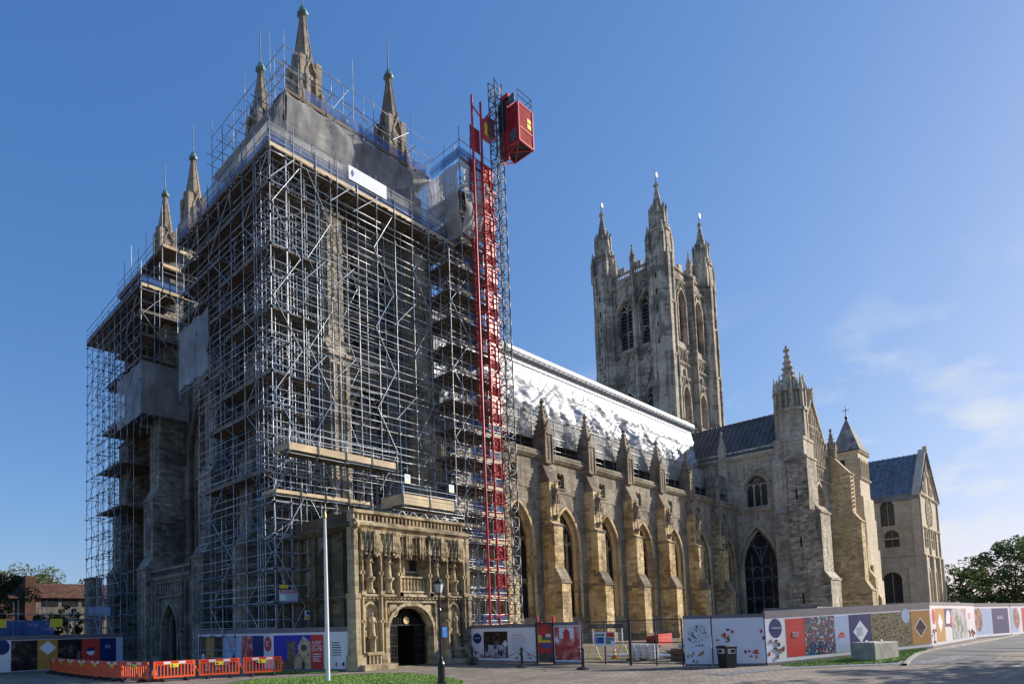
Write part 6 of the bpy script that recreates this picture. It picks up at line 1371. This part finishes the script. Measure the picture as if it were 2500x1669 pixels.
f1, fr1 = mesh_fence((33.42, 20.38), (33.70, 17.62), 2.45, 'left dark mesh fence panel carrying the safety sign'); mesh_fence((33.71, 17.55), (34.0, 14.86), 2.5, 'right dark mesh fence panel in front of the white tubs')
sg = thing('safety_sign', 'large white site safety board on the mesh fence', 'sign', (33.5, 19.1, 1.2)); MB().fbox(fr1, .8, 2.0, 1.05, 1.85, .035, .045).build('board', M['pwhite'], sg)
for (u0, u1, z0, z1, c) in ((.85, 1.38, 1.62, 1.74, 'pgreen'), (1.5, 1.95, 1.56, 1.82, 'pred'), (.95, 1.35, 1.2, 1.56, 'pblue'), (.85, .93, 1.2, 1.56, 'pblue'), (1.45, 1.95, 1.46, 1.53, 'pgreen'), (1.45, 1.95, 1.36, 1.44, 'pblue'), (1.45, 1.75, 1.18, 1.33, 'pgreen')):
    if c not in M: M[c] = pcol(c, {'pgreen': (.03, .22, .13), 'pblue': (.03, .1, .33)}[c])
    MB().fbox(fr1, u0, u1, z0, z1, .045, .05).build('print', M[c], sg)
text(sg, fr1, 'SITE SAFETY', 1.12, 1.655, .06, M['pwhite'], .053)
# ---- red access door between the hoardings
dr = thing('site_door', 'red site access door with stacked safety notices', 'door', (33.0, 22.6, 0)); frd = Fr(32.93, 23.2, .17, -1.15, -1.15, -.17)
MB().fbox(frd, .12, 1.08, .62, 2.35, -.06, -.02).build('door_leaf', M['red'], dr); MB().fbox(frd, .12, 1.08, .05, .62, -.06, -.03).build('kick_panel', M['board'], dr)
f = MB(); f.fbox(frd, 0, .1, 0, 2.4, -.1, .06); f.fbox(frd, 1.09, 1.16, 0, 2.4, -.1, .06); f.fbox(frd, 0, 1.16, 2.36, 2.46, -.1, .06); f.build('door_frame', M['fence'], dr)
f = MB(); f.fbox(frd, -.02, .07, 2.0, 2.9, -.3, -.2); f.fbox(frd, 1.0, 1.06, 2.0, 2.85, -.3, -.2); f.fbox(frd, 1.1, 1.16, 2.0, 2.85, -.3, -.2); f.fbox(frd, 0, .3, 2.4, 2.52, -.35, -.2); f.build('gate_post', M['red'], dr)
for i, (c, z) in enumerate((('pgreen', 1.42), ('yellow', 1.27), ('pblue', 1.1), ('pblue', .96), ('pred', .82), ('pred', .7))): MB().fbox(frd, .38, .95, z, z + .125, -.02, -.012).build('notice', M[c], dr)
MB().fbox(frd, .13, .36, 1.25, 1.72, -.02, -.01).build('notice', M['yellow'], dr); MB().fbox(frd, .65, .95, 1.6, 1.78, -.02, -.01).build('notice', M['pwhite'], dr)
# ================================================================ street furniture
def turned(th, name, prof, mat, n=12, x=0, y=0): b = MB(); b.lathe(x, y, prof, n); o = b.build(name, mat, smooth=False); o.parent = th; return o
def P(th, name, mb, mat, smooth=False): o = mb.build(name, mat, smooth=smooth); o.parent = th; return o
M['lampblack'] = simple('black_lamp_paint', (.02, .021, .023), .3, .2, .2, 5); M['lampglass'] = simple('frosted_lamp_glass', (.52, .54, .55), .15, 0, .1)
def lamp(loc, h, label, band=True):
    t = local_thing('street_lamp', label, 'street lamp', loc, .3, 'street lamps'); k = h - .75
    turned(t, 'base', [(.19, 0), (.19, .12), (.155, .16), (.155, .85), (.12, .92), (.1, 1.0)], M['lampblack']); turned(t, 'post', [(.07, .9), (.085, 1.05), (.06, 1.15), (.055, k * .8), (.07, k * .82), (.045, k * .84), (.045, k), (.08, k + .03)], M['lampblack'])
    b = MB(); b.tube((-.28, 0, k * .86), (.28, 0, k * .86), .018, 6); P(t, 'ladder_bar', b, M['lampblack'])
    b = MB(); b.ngon(0, 0, .13, .22, k + .05, k + .42, 4, .785); P(t, 'lantern_glass', b, M['lampglass'])
    b = MB()
    for i in range(4):
        a = .785 + i * math.pi / 2; b.tube((.13 * math.cos(a), .13 * math.sin(a), k + .03), (.225 * math.cos(a), .225 * math.sin(a), k + .44), .014, 5)
    b.ngon(0, 0, .14, .14, k + .02, k + .06, 4, .785); b.ngon(0, 0, .25, .25, k + .41, k + .45, 4, .785); b.ngon(0, 0, .25, .07, k + .45, k + .6, 4, .785); b.lathe(0, 0, [(.07, k + .59), (.07, k + .66), (.03, k + .68), (.02, k + .75)], 8); P(t, 'lantern_frame', b, M['lampblack'])
    return t
lamp((19.4, 18.4, 0), 4.5, 'black lantern street lamp in front of the porch'); lamp((30.2, 1.66, 0), 3.95, 'black lantern of a lamp cut off by the right edge of the picture')
fp_ = local_thing('flagpole', 'tall white tapering flagpole standing on the lawn', 'flagpole', (17.6, 23.9, 0)); turned(fp_, 'pole', [(.105, 0), (.1, 1.5), (.075, 6.2), (.055, 7.6)], M['paint'], 14)
turned(fp_, 'truck', [(.05, 7.58), (.09, 7.62), (.08, 7.75), (.04, 7.9), (.01, 7.95)], simple('gilded_truck', (.45, .33, .12), .4, .4)); b = MB(); b.path([(.1, -.02, 1.2), (.1, -.03, 4), (.07, -.02, 7.5)], .008, 4); b.tube((.1, -.05, 1.2), (.1, .05, 1.35), .02, 5); P(fp_, 'halyard', b, M['rubber'])
bol = []
def bollard(loc, label, first=[None]):
    if first[0] is None:
        t = local_thing('bollard', label, 'bollard', loc, 0, 'bollards with chains'); turned(t, 'post', [(.075, .1), (.07, .95), (.09, .98), (.09, 1.05), (.06, 1.1)], M['lampblack']); turned(t, 'foot', [(.33, 0), (.33, .05), (.2, .1), (.1, .14)], M['rubber']); first[0] = t; return t
    return clone(first[0], loc, 0, label)
bollard((30.3, 26.1, 0), 'black bollard nearest the porch'); bollard((29.6, 21.85, 0), 'black bollard in front of the white hoarding'); bollard((29.7, 18.1, 0), 'black bollard in front of the mesh fence')
def chain(a, b_, label):
    m = MB(); p = []
    for i in range(15): t = i / 14; p.append((a[0] + (b_[0] - a[0]) * t, a[1] + (b_[1] - a[1]) * t, .95 - .5 * (1 - (2 * t - 1) ** 2)))
    m.path(p, .016, 5); single('chain', m, M['lampblack'], label, 'chain', 'bollard chains')
chain((30.3, 26.0), (29.6, 21.95), 'black chain sagging from the porch bollard to the middle bollard'); chain((29.6, 21.75), (29.7, 18.2), 'black chain sagging between the two right hand bollards')
bi = local_thing('litter_bin', 'square black litter bin before the plain white hoarding', 'litter bin', (34.1, 12.75, 0), -.5); b = MB(); b.ngon(0, 0, .4, .44, 0, .98, 4, .785); P(bi, 'body', b, simple('bin_black', (.018, .019, .021), .4, 0, .2, 4)); b = MB(); b.ngon(0, 0, .47, .47, .98, 1.04, 4, .785); b.ngon(0, 0, .47, .4, 1.04, 1.09, 4, .785); P(bi, 'lid', b, M['rubber'])
for fr_, c in ((Fr(-.308, 0, 0, 1, -1, 0), 0), (Fr(0, -.308, 1, 0, 0, -1), 0)):
    b = MB(); b.bar(fr_, [(-.2, .72), (.2, .72), (.2, .92), (-.2, .92)], .035, -.01, .02, True); P(bi, 'slot_frame', b, M['rwhite']); b = MB(); b.fbox(fr_, -.19, .19, .73, .91, -.01, .006); P(bi, 'slot', b, M['dark']); b = MB(); b.fbox(fr_, -.19, -.02, .74, .9, 0, .012); P(bi, 'slot_label', b, M['pstone'])
cb2 = local_thing('concrete_block', 'large weathered concrete block on the grass verge', 'concrete block', (42.1, 8.4, gz(42, 8.5)), rad(-12)); b = MB(); q = .05
L_, W_, H_ = 1.25, .55, .9
b.add([(-L_, -W_, 0), (L_, -W_, 0), (L_, W_, 0), (-L_, W_, 0), (-L_, -W_, H_ - q), (L_, -W_, H_ - q), (L_, W_, H_ - q), (-L_, W_, H_ - q), (-L_ + q, -W_ + q, H_), (L_ - q, -W_ + q, H_), (L_ - q, W_ - q, H_), (-L_ + q, W_ - q, H_)],
      [(0, 1, 5, 4), (1, 2, 6, 5), (2, 3, 7, 6), (3, 0, 4, 7), (4, 5, 9, 8), (5, 6, 10, 9), (6, 7, 11, 10), (7, 4, 8, 11), (8, 9, 10, 11)]); P(cb2, 'body', b, M['concrete'])
b = MB()
for x in (-.8, .8): b.tube((x - .1, 0, H_), (x - .1, 0, H_ + .06), .02, 5); b.tube((x + .1, 0, H_), (x + .1, 0, H_ + .06), .02, 5); b.tube((x - .1, 0, H_ + .06), (x + .1, 0, H_ + .06), .02, 5)
P(cb2, 'lifting_loop', b, M['coup'])
# ---- orange pedestrian barriers
def barrier_proto(loc, rz, label):
    t = local_thing('barrier', label, 'barrier', loc, rz, 'orange pedestrian barriers'); Lh = 1.06; fr = Fr(0, 0, 1, 0, 0, -1)
    b = MB(); b.fbox(fr, -Lh, Lh, .16, .26, -.025, .025); b.fbox(fr, -Lh, Lh, .80, 1.0, -.025, .025); b.fbox(fr, -Lh, -Lh + .1, .26, .8, -.025, .025); b.fbox(fr, Lh - .1, Lh, .26, .8, -.025, .025); b.fbox(fr, Lh, Lh + .07, .55, .7, -.02, .02); b.fbox(fr, -Lh - .07, -Lh, .4, .55, -.02, .02); P(t, 'frame', b, M['orange'])
    for k in range(11): u = -Lh + .19 + k * .172; b = MB(); b.fbox(fr, u - .03, u + .03, .26, .8, -.018, .018); P(t, 'slat', b, M['orange'])
    for k in range(5): b = MB(); u = -Lh + .12 + k * .38; b.fbox(fr, u, u + .36, .85, .97, .025, .032); P(t, 'reflective_strip', b, M['rwhite' if k % 2 else 'rred'])
    for u in (-.6, .6): b = MB(); b.add([(u - .05, -.38, 0), (u + .05, -.38, 0), (u + .05, .38, 0), (u - .05, .38, 0), (u - .05, -.3, .05), (u + .05, -.3, .05), (u + .05, .3, .05), (u - .05, .3, .05), (u - .05, -.05, .17), (u + .05, -.05, .17), (u + .05, .05, .17), (u - .05, .05, .17)], [(0, 1, 5, 4), (1, 2, 6, 5), (2, 3, 7, 6), (3, 0, 4, 7), (4, 5, 9, 8), (5, 6, 10, 9), (6, 7, 11, 10), (7, 4, 8, 11), (8, 9, 10, 11)]); P(t, 'foot', b, M['rubber'])
    b = MB(); b.fbox(fr, -.25, .2, .68, .88, .034, .04); s_ = P(t, 'warning_sign', b, M['yellow']); b = MB(); b.ext(fr, [(-.2, .72), (-.06, .72), (-.13, .85)], .04, .043); o = b.build('symbol', M['rubber']); o.parent = s_
    return t
pts = [(12.2, 31.3), (14.55, 31.1), (16.75, 30.5), (18.95, 29.8)]
chainp = [(12.1, 31.5), (11.5, 33.4), (11.25, 35.5), (11.1, 37.6), (11.05, 39.7), (11.05, 41.8), (11.1, 43.9), (11.2, 46.0)]
labs = ['orange barrier with yellow warning sign, second from the flagpole', 'orange barrier nearest the flagpole and the cathedral photograph']; first = None
segs = []
for i in range(3): segs.append((pts[i], pts[i + 1], ['orange barrier in front of the black west doorway, with cones behind it', labs[0], labs[1]][i]))
names = ['sunlit orange barrier at the corner where the row turns away', 'orange barrier just behind the corner of the row', 'third orange barrier back along the receding row', 'fourth orange barrier back along the receding row', 'fifth orange barrier back along the receding row', 'sixth orange barrier back along the receding row', 'farthest shadowed orange barrier of the receding row']
for i in range(7): segs.append((chainp[i], chainp[i + 1], names[i]))
for (a, b_, lab) in segs:
    loc = ((a[0] + b_[0]) / 2, (a[1] + b_[1]) / 2, 0); rz = math.atan2(b_[1] - a[1], b_[0] - a[0])
    if abs(rz) > 1.2: rz -= math.pi
    if first is None: first = barrier_proto(loc, rz, lab)
    else: clone(first, loc, rz, lab)
def cone(loc, label, first=[None]):
    if first[0]: return clone(first[0], loc, 0, label)
    t = local_thing('traffic_cone', label, 'traffic cone', loc, 0, 'traffic cones'); b = MB(); b.box(-.2, -.2, 0, .2, .2, .04); P(t, 'base', b, M['rubber']); b = MB(); b.lathe(0, 0, [(.16, .04), (.03, .74), (.02, .75)], 14); P(t, 'body', b, M['orange'], True)
    for z in (.25, .48): b = MB(); r = lambda z: .163 - .13 * (z - .04) / .7; b.lathe(0, 0, [(r(z) + .003, z), (r(z + .13) + .003, z + .13)], 14); P(t, 'reflective_sleeve', b, M['rwhite'], True)
    first[0] = t; return t
cone((12.6, 31.9, 0), 'traffic cone at the corner of the barrier row'); cone((15.6, 34.0, 0), 'left traffic cone behind the open barrier'); cone((16.1, 33.2, 0), 'middle traffic cone behind the open barrier'); cone((16.9, 33.4, 0), 'right traffic cone behind the open barrier'); cone((38.9, 21.4, 0), 'orange cone between the yellow trestles behind the mesh fence')
# scaffold signs
def sign(fr, u0, u1, z0, z1, mat, label, extra=()):
    t = thing('sign', label, 'sign', fr.p((u0 + u1) / 2, z0, 0), 'small scaffold signs'); MB().fbox(fr, u0, u1, z0, z1, 0, .015).build('plate', M[mat], t)
    for (m, a, b_, c, d) in extra: MB().fbox(fr, u0 + (u1 - u0) * a, u0 + (u1 - u0) * b_, z0 + (z1 - z0) * c, z0 + (z1 - z0) * d, .015, .019).build('print', M[m], t)
    return t
fS = S(32.86)
t = sign(fS, 20.65, 22.0, 4.15, 4.85, 'psky', 'pale scaffold company sign with red heading on the corner tower', (('pred', .04, .96, .74, .95), ('pwhite', .05, .35, .1, .55))); text(t, fS, 'SCAFFOLDING BY', 21.32, 4.7, .13, M['pwhite'], .021)
sign(fS, 22.5, 23.0, 3.0, 3.6, 'pwhite', 'white and yellow notice low on the corner scaffold tower', (('yellow', .1, .9, .1, .4), ('pblue', .3, .7, .55, .9)))
sign(fS, 20.7, 21.3, 4.95, 5.15, 'yellow', 'small yellow warning plate above the pale company sign'); sign(fS, 24.4, 24.95, 3.35, 3.6, 'yellow', 'small yellow warning plate left of the porch'); sign(S(29.38), 28.1, 28.6, 11.7, 12.3, 'pwhite', 'white notice at the left end of the box platform', (('yellow', .2, .8, .1, .35), ('psky', .2, .8, .5, .9))); sign(S(29.38), 32.3, 32.8, 11.6, 12.15, 'pwhite', 'white notice at the right end of the box platform', (('yellow', .2, .8, .1, .35), ('psky', .2, .8, .5, .9)))
# ================================================================ building site clutter behind the fence
M['tub'] = simple('white_plastic_tub', (.78, .80, .82), .35, 0, .05, 3); tub0 = None; ti = 0
for (i, j, k) in [(i, j, k) for k in range(2) for i in range(2) for j in range(4)]:
    loc = (37.9 + i * .42, 18.4 + j * .44, .14 + k * .44); pos = ['bottom', 'top'][k] + ' layer, ' + ['front', 'back'][i] + ' row, ' + ['rightmost', 'second from right', 'third from right', 'leftmost'][j]; lab = 'white plastic tub behind the fence, ' + pos
    if tub0 is None:
        tub0 = local_thing('plastic_tub', lab, 'tub', loc, 0, 'white tubs stacked behind the fence'); turned(tub0, 'body', [(.16, 0), (.19, .37), (.2, .38)], M['tub'], 14); turned(tub0, 'lid', [(.205, .37), (.205, .42), (.18, .43)], M['tub'], 14)
    else: clone(tub0, loc, 0, lab)
pl = local_thing('pallet', 'wooden pallet under the white tubs', 'pallet', (38.15, 19.05, 0), .0)
for k in range(5): b = MB(); b.box(-.5 + k * .22, -.95, .1, -.4 + k * .22, .95, .13); P(pl, 'slat', b, M['board'])
for k in (-.85, 0, .85): b = MB(); b.box(-.5, k - .05, 0, .5, k + .05, .1); P(pl, 'bearer', b, M['board'])
def trestle(loc, rz, label):
    t = local_thing('trestle', label, 'trestle', loc, rz, 'yellow trestles'); ym = simple('trestle_yellow', (.62, .60, .10), .5)
    for s_ in (-1, 1): b = MB(); b.tube((0, s_ * .38, .05), (0, s_ * .1, .95), .045, 6); P(t, 'leg', b, ym)
    b = MB(); b.box(-.07, -.5, 0, .07, .5, .1); P(t, 'foot', b, ym); b = MB(); b.tube((0, 0, .9), (0, 0, 2.25), .045, 6); P(t, 'mast', b, M['paint']); return t
trestle((38.1, 22.4, 0), .3, 'left yellow footed mast behind the fence'); trestle((38.7, 20.7, 0), .3, 'right yellow footed mast behind the fence')
gr = thing('gantry_board', 'dark header board with raised letters across the two masts', 'board', (38.4, 21.5, 2.1)); fg = Fr(38.05, 22.6, .65, -2.0, -2, -.65); MB().fbox(fg, 0, 2.1, 2.0, 2.28, .05, .09).build('board', M['fence'], gr); text(gr, fg, 'SAFETY FIRST', 1.05, 2.08, .17, M['ptext'], .095)
for i in range(11):
    z = .12 + (i // 4) * .16; b = MB(); y = 18.6 + (i % 4) * .45; b.box(44 + RND.uniform(-.3, .3), y, z, 51 + RND.uniform(-.6, .4), y + .4, z + .13)
    single('timber_baulk', b, M['newboard'], 'long pale timber behind the fence, ' + ['bottom', 'middle', 'top'][i // 4] + ' layer, ' + ['nearest the road', 'second from the road', 'third from the road', 'nearest the nave'][i % 4], 'timber', 'stacked timbers')
rk = local_thing('barrier_stack', 'stack of red plastic barriers lying by the nave buttress', 'barrier stack', (52, 24.6, 0), .2); rm = simple('red_plastic', (.55, .04, .03), .5)
for k in range(6): b = MB(); b.box(-2.2, -.5 + k * .17, .5, 2.2, -.42 + k * .17, 1.35 - .03 * k); P(rk, 'barrier_panel', b, rm)
b = MB(); b.box(-2.2, -.6, 0, 2.2, .6, .5); P(rk, 'pallet', b, M['board'])
M['brownp'] = simple('brown_wrapped_stone', (.16, .11, .07), .85, 0, .5, 3, .4)
for i, (x, y, w_, h) in enumerate(((38.6, 17.0, .5, .75), (38.9, 15.9, .55, .6), (39.6, 16.5, .5, 1.0), (40.2, 15.4, .6, .85))):
    b = MB(); 
    for z in range(int(h / .15)): b.box(x - w_ + RND.uniform(-.08, .08), y - w_ * .8 + RND.uniform(-.08, .08), z * .15 + .01, x + w_ + RND.uniform(-.08, .08), y + w_ * .8 + RND.uniform(-.08, .08), z * .15 + .14, RND.uniform(-.2, .2))
    single('stone_stack', b, M['brownp'], 'pile of brown stacked slabs, ' + ['nearest the white tubs', 'low pile at the fence end', 'tall pile behind the others', 'pile nearest the map hoarding'][i], 'stone stack', 'stacked slabs behind the fence')
b = MB(); b.box(41, 17.2, 0, 42.6, 18.2, .9); single('wrapped_pallet', b, simple('blue_white_wrap', (.35, .42, .52), .4, 0, .5, 4), 'pale blue shrink wrapped pallet behind the fence', 'pallet load')
b = MB(); b.lathe(36.6, 22.9, [(.3, 0), (.34, .35), (.2, .5), (.05, .55)], 10); single('blue_tub', b, simple('blue_tub_plastic', (.03, .16, .42), .5), 'small blue tub behind the left end of the mesh fence', 'tub')
for k in range(4): b = MB(); b.tube((40.5 + k * .3, 22.8, .12), (41.5 + k * .3, 17.5, .12), .1, 8); single('pipe', b, M['tub'], 'pale pipe lying behind the fence, number ' + ['one', 'two', 'three', 'four'][k] + ' from the front', 'pipe', 'pipes on the ground')
# ================================================================ far left: house, staging, trees
M['brick'] = stone('old_red_brick', (.08, .04, .028), (.12, .06, .042), (.08, .05, .04), .3, .2, bw=.45, bh=.15, seed=70); M['rooft'] = stone('clay_roof_tiles', (.075, .036, .025), (.11, .055, .04), (.10, .06, .04), .35, .3, bw=.35, bh=.2, blockvar=.3, seed=75); M['render'] = simple('dull_stone_wall', (.15, .13, .10), .9, 0, .3, .8)  # brick and roof tile colours darkened to stand in for shade on the houses
hs_ = thing('house', 'red tile roofed house with long window band behind the left scaffold', 'house', (32, 112, 0), 'precinct houses')
MB().box(24.6, 110, 0, 50, 118, 8.5).build('wall', M['render'], hs_); r = MB(); r.quad((24.2, 109.4, 8.4), (50.4, 109.4, 8.4), (50.4, 114, 11), (24.2, 114, 11)); r.quad((24.2, 118.6, 8.4), (50.4, 118.6, 8.4), (50.4, 114, 11), (24.2, 114, 11)); r.build('roof', M['rooft'], hs_)
for k in range(8): x = 25.6 + k * 3.0; w_ = MB(); w_.box(x, 109.9, 7.1, x + 2.3, 110.05, 8.2); w_.build('window', M['glass'], hs_)
b = MB(); b.box(24.6, 108.9, 6.75, 50, 109.0, 6.85); b.box(24.6, 108.9, 6.0, 50, 109.0, 6.08)
for k in range(13): b.box(24.7 + k * 2.05, 108.88, 5.8, 24.85 + k * 2.05, 109.02, 6.85)
b.build('balustrade', M['maststeel'], hs_)
hb = thing('house', 'brick gabled house with parapet wall at the far left edge', 'house', (19, 110, 0), 'precinct houses'); MB().box(10, 108, 0, 22.6, 118, 8.6).build('wall', M['brick'], hb); r = MB(); r.quad((9.6, 107.6, 8.2), (22.6, 107.6, 8.2), (22.6, 113, 11.4), (9.6, 113, 11.4)); r.quad((9.6, 118, 8.2), (22.6, 118, 8.2), (22.6, 113, 11.4), (9.6, 113, 11.4)); r.build('roof', M['rooft'], hb); MB().box(22.6, 107.4, 0, 24.1, 112.8, 11.6).build('chimney_breast', M['brick'], hb)
tw = thing('stone_turret', 'pale stone stair turret seen through the left scaffold lattice', 'turret', (28.6, 95, 0)); MB().box(27.9, 94, 0, 29.6, 96.4, 10.2).build('wall', M['render'], tw); b = MB(); b.box(27.8, 93.9, 10.2, 29.7, 96.6, 10.5); b.box(27.8, 93.9, 8, 29.7, 96.6, 8.2); b.build('cornice', M['render'], tw)
stg = thing('scaffold', 'low staging with blue sheeting and warning plates behind the left hoarding', 'scaffold', (8, 55, 0), 'cathedral scaffolds'); s = Scaf(); s.blue = .5
s.grid(rng(1, 17, 2.0), [54.5, 56.0], [.1, 1.2, 2.4, 3.6], hi=4.4, couplers=False); s.led('guard_rail', (1, 54.4, 4.1), (17, 54.4, 4.1)); s.deck(1, 17, 54.5, 56, 2.45, along='x'); s.net((1, 54.42), (13.5, 54.42), 2.5, 3.55, 'netb', 'blue_sheet', .08); s.toe((1, 54.4), (17, 54.4), 2.25, .23, 'board'); s.emit(stg)
fS2 = S(54.36)
for k, (x, lab) in enumerate(((9.3, 'yellow warning plate at the left end of the blue staging'), (13.2, 'yellow warning plate at the right end of the blue staging'))): sign(fS2, x, x + .9, 3.1, 3.75, 'yellow', lab)
sign(S(62), 18.3, 20.3, 4.2, 5.0, 'psky', 'pale site sign in front of the tiled house')
# ---- trees
M['bark'] = simple('tree_bark', (.07, .055, .04), .9, 0, .3, 3, .4)
def leaf_mat(name, a, b_):
    m, t, p = _mat(name); g = t.nodes.new('ShaderNodeNewGeometry'); at = t.nodes.new('ShaderNodeAttribute'); at.attribute_name = 'tone'
    t.links.new(mixc(t, ramp(t, at.outputs['Fac'], 0., 1.), a, b_), p.inputs['Base Color']); p.inputs['Roughness'].default_value = .6; p.inputs['Specular IOR Level'].default_value = .3
    tl = t.nodes.new('ShaderNodeBsdfTranslucent'); tl.inputs[0].default_value = c4(tuple(min(1, x * 1.5) for x in b_)); ms = t.nodes.new('ShaderNodeMixShader'); ms.inputs[0].default_value = .3
    t.links.new(p.outputs[0], ms.inputs[1]); t.links.new(tl.outputs[0], ms.inputs[2]); t.links.new(ms.outputs[0], t.nodes['Material Output'].inputs['Surface']); return m
M['leaf1'] = leaf_mat('lime_tree_leaves', (.038, .07, .02), (.095, .14, .045)); M['leaf2'] = leaf_mat('dark_shrub_leaves', (.02, .035, .012), (.05, .08, .025)); M['leaf3'] = leaf_mat('olive_tree_leaves', (.06, .075, .025), (.15, .16, .06))
def tree(x, y, h, rx, rz, cz, label, leaf, n=5200, size=.42, clumps=46, cat='tree', group='trees', name='tree', sd_=1, trunk=.35):
    R = random.Random(sd_); t = thing(name, label, cat, (x, y, gz(x, y)), group); b = MB(); zc = cz
    b.tube((x, y, 0), (x + R.uniform(-.3, .3), y, zc * .6), trunk, 8, trunk * .7); top = (x, y, zc * .6); cl = []
    for i in range(clumps):
        a = R.uniform(0, 6.283); q = R.random() ** .45; ph = R.uniform(-1, 1); r_ = math.sqrt(max(0, 1 - ph * ph * .85)) * q
        k = (x + rx * r_ * math.cos(a), y + rx * r_ * math.sin(a), zc + rz * ph * (.6 + .4 * q)); cl.append((k, R.uniform(.16, .34) * rx, R.uniform(0, .6)))
        if i % 4 == 0: m = ((x + k[0]) / 2, (y + k[1]) / 2, (top[2] + k[2]) / 2 + .3); b.tube((x, y, zc * R.uniform(.35, .6)), m, trunk * .3, 5, trunk * .16); b.tube(m, k, trunk * .16, 5, .03)
    b.build('trunk', M['bark'], t); c = MB(); per = n // clumps
    for (k, r_, tn) in cl:
        for _ in range(per):
            while True:
                d = Vector((R.uniform(-1, 1), R.uniform(-1, 1), R.uniform(-1, 1)))
                if .15 < d.length < 1: break
            d = d.normalized() * d.length ** .5; p = Vector(k) + Vector((d.x * r_, d.y * r_, d.z * r_ * .75)); sz = size * R.uniform(.6, 1.3)
            u = Vector((R.gauss(0, 1), R.gauss(0, 1), R.gauss(0, .6))).normalized(); v = u.cross(Vector((R.gauss(0, 1), R.gauss(0, 1), R.gauss(0, 1)))).normalized(); w_ = v * .55
            c.add([tuple(p - u * sz * .5), tuple(p + w_ * sz * .5), tuple(p + u * sz * .5), tuple(p - w_ * sz * .5)], [(0, 1, 2, 3)], max(0, min(1, tn + R.uniform(0, .4))))
    c.build('crown', M[leaf], t); return t
tree(186, 13.2, 18, 7.0, 6.0, 11.5, 'tall green tree at the right edge with ragged crown', 'leaf1', 9000, .55, 60, sd_=3); tree(190, 21.5, 12, 5.2, 4.4, 8.2, 'rounder dark green tree between the transept and the tall tree', 'leaf1', 6500, .5, 50, sd_=4)
tree(204, 6, 16, 7.5, 6, 9, 'green tree partly cut off by the right edge', 'leaf1', 7000, .6, 50, sd_=5); tree(196, 17.0, 8, 5.5, 3.0, 4.2, 'low leafy tree filling the gap under the two right trees', 'leaf1', 5000, .5, 44, sd_=6); tree(182, 22, 6, 4.2, 2.4, 3.0, 'leafy bush beside the far transept corner', 'leaf1', 3500, .45, 36, 'bush', 'trees', 'bush', 7)
tree(186, 9, 6, 5, 2.6, 3.2, 'broad hedge of dark leaves above the far hoarding', 'leaf2', 4500, .5, 40, 'hedge', 'trees', 'hedge', 8)
tree(23, 150, 17, 7.5, 4.6, 11.8, 'olive green tree behind the roofs, farthest left', 'leaf3', 6500, .6, 50, sd_=11); tree(33, 152, 17, 7.5, 5.0, 11.8, 'olive green tree behind the roofs, middle one', 'leaf3', 6500, .6, 50, sd_=12); tree(43, 155, 15, 6.5, 4.2, 10.2, 'olive green tree behind the roofs, right one', 'leaf3', 5500, .6, 44, sd_=13)
tree(11.2, 62, 7, 2.7, 2.7, 5.0, 'dark shaded tree at the left edge in front of the brick house', 'leaf2', 6500, .26, 50, sd_=14, trunk=.18); tree(16.8, 63, 5, 1.3, 1.3, 3.7, 'small dark bush right of the pale site sign', 'leaf2', 2200, .2, 30, 'bush', 'trees', 'bush', 15, .08); tree(14, 60, 5, 1.9, 1.2, 3.0, 'dark low bush under the shaded left tree', 'leaf2', 3000, .22, 30, 'bush', 'trees', 'bush', 16, .1)
tree(50.5, -4.6, 12, 4.6, 3.4, 8.4, 'tree outside the right edge whose shadow falls across the paving', 'leaf1', 5000, .4, 46, sd_=21)
tree(44.5, -5.6, 10, 3.6, 3.0, 6.6, 'smaller tree outside the right edge shading the road', 'leaf1', 4000, .4, 40, sd_=22)
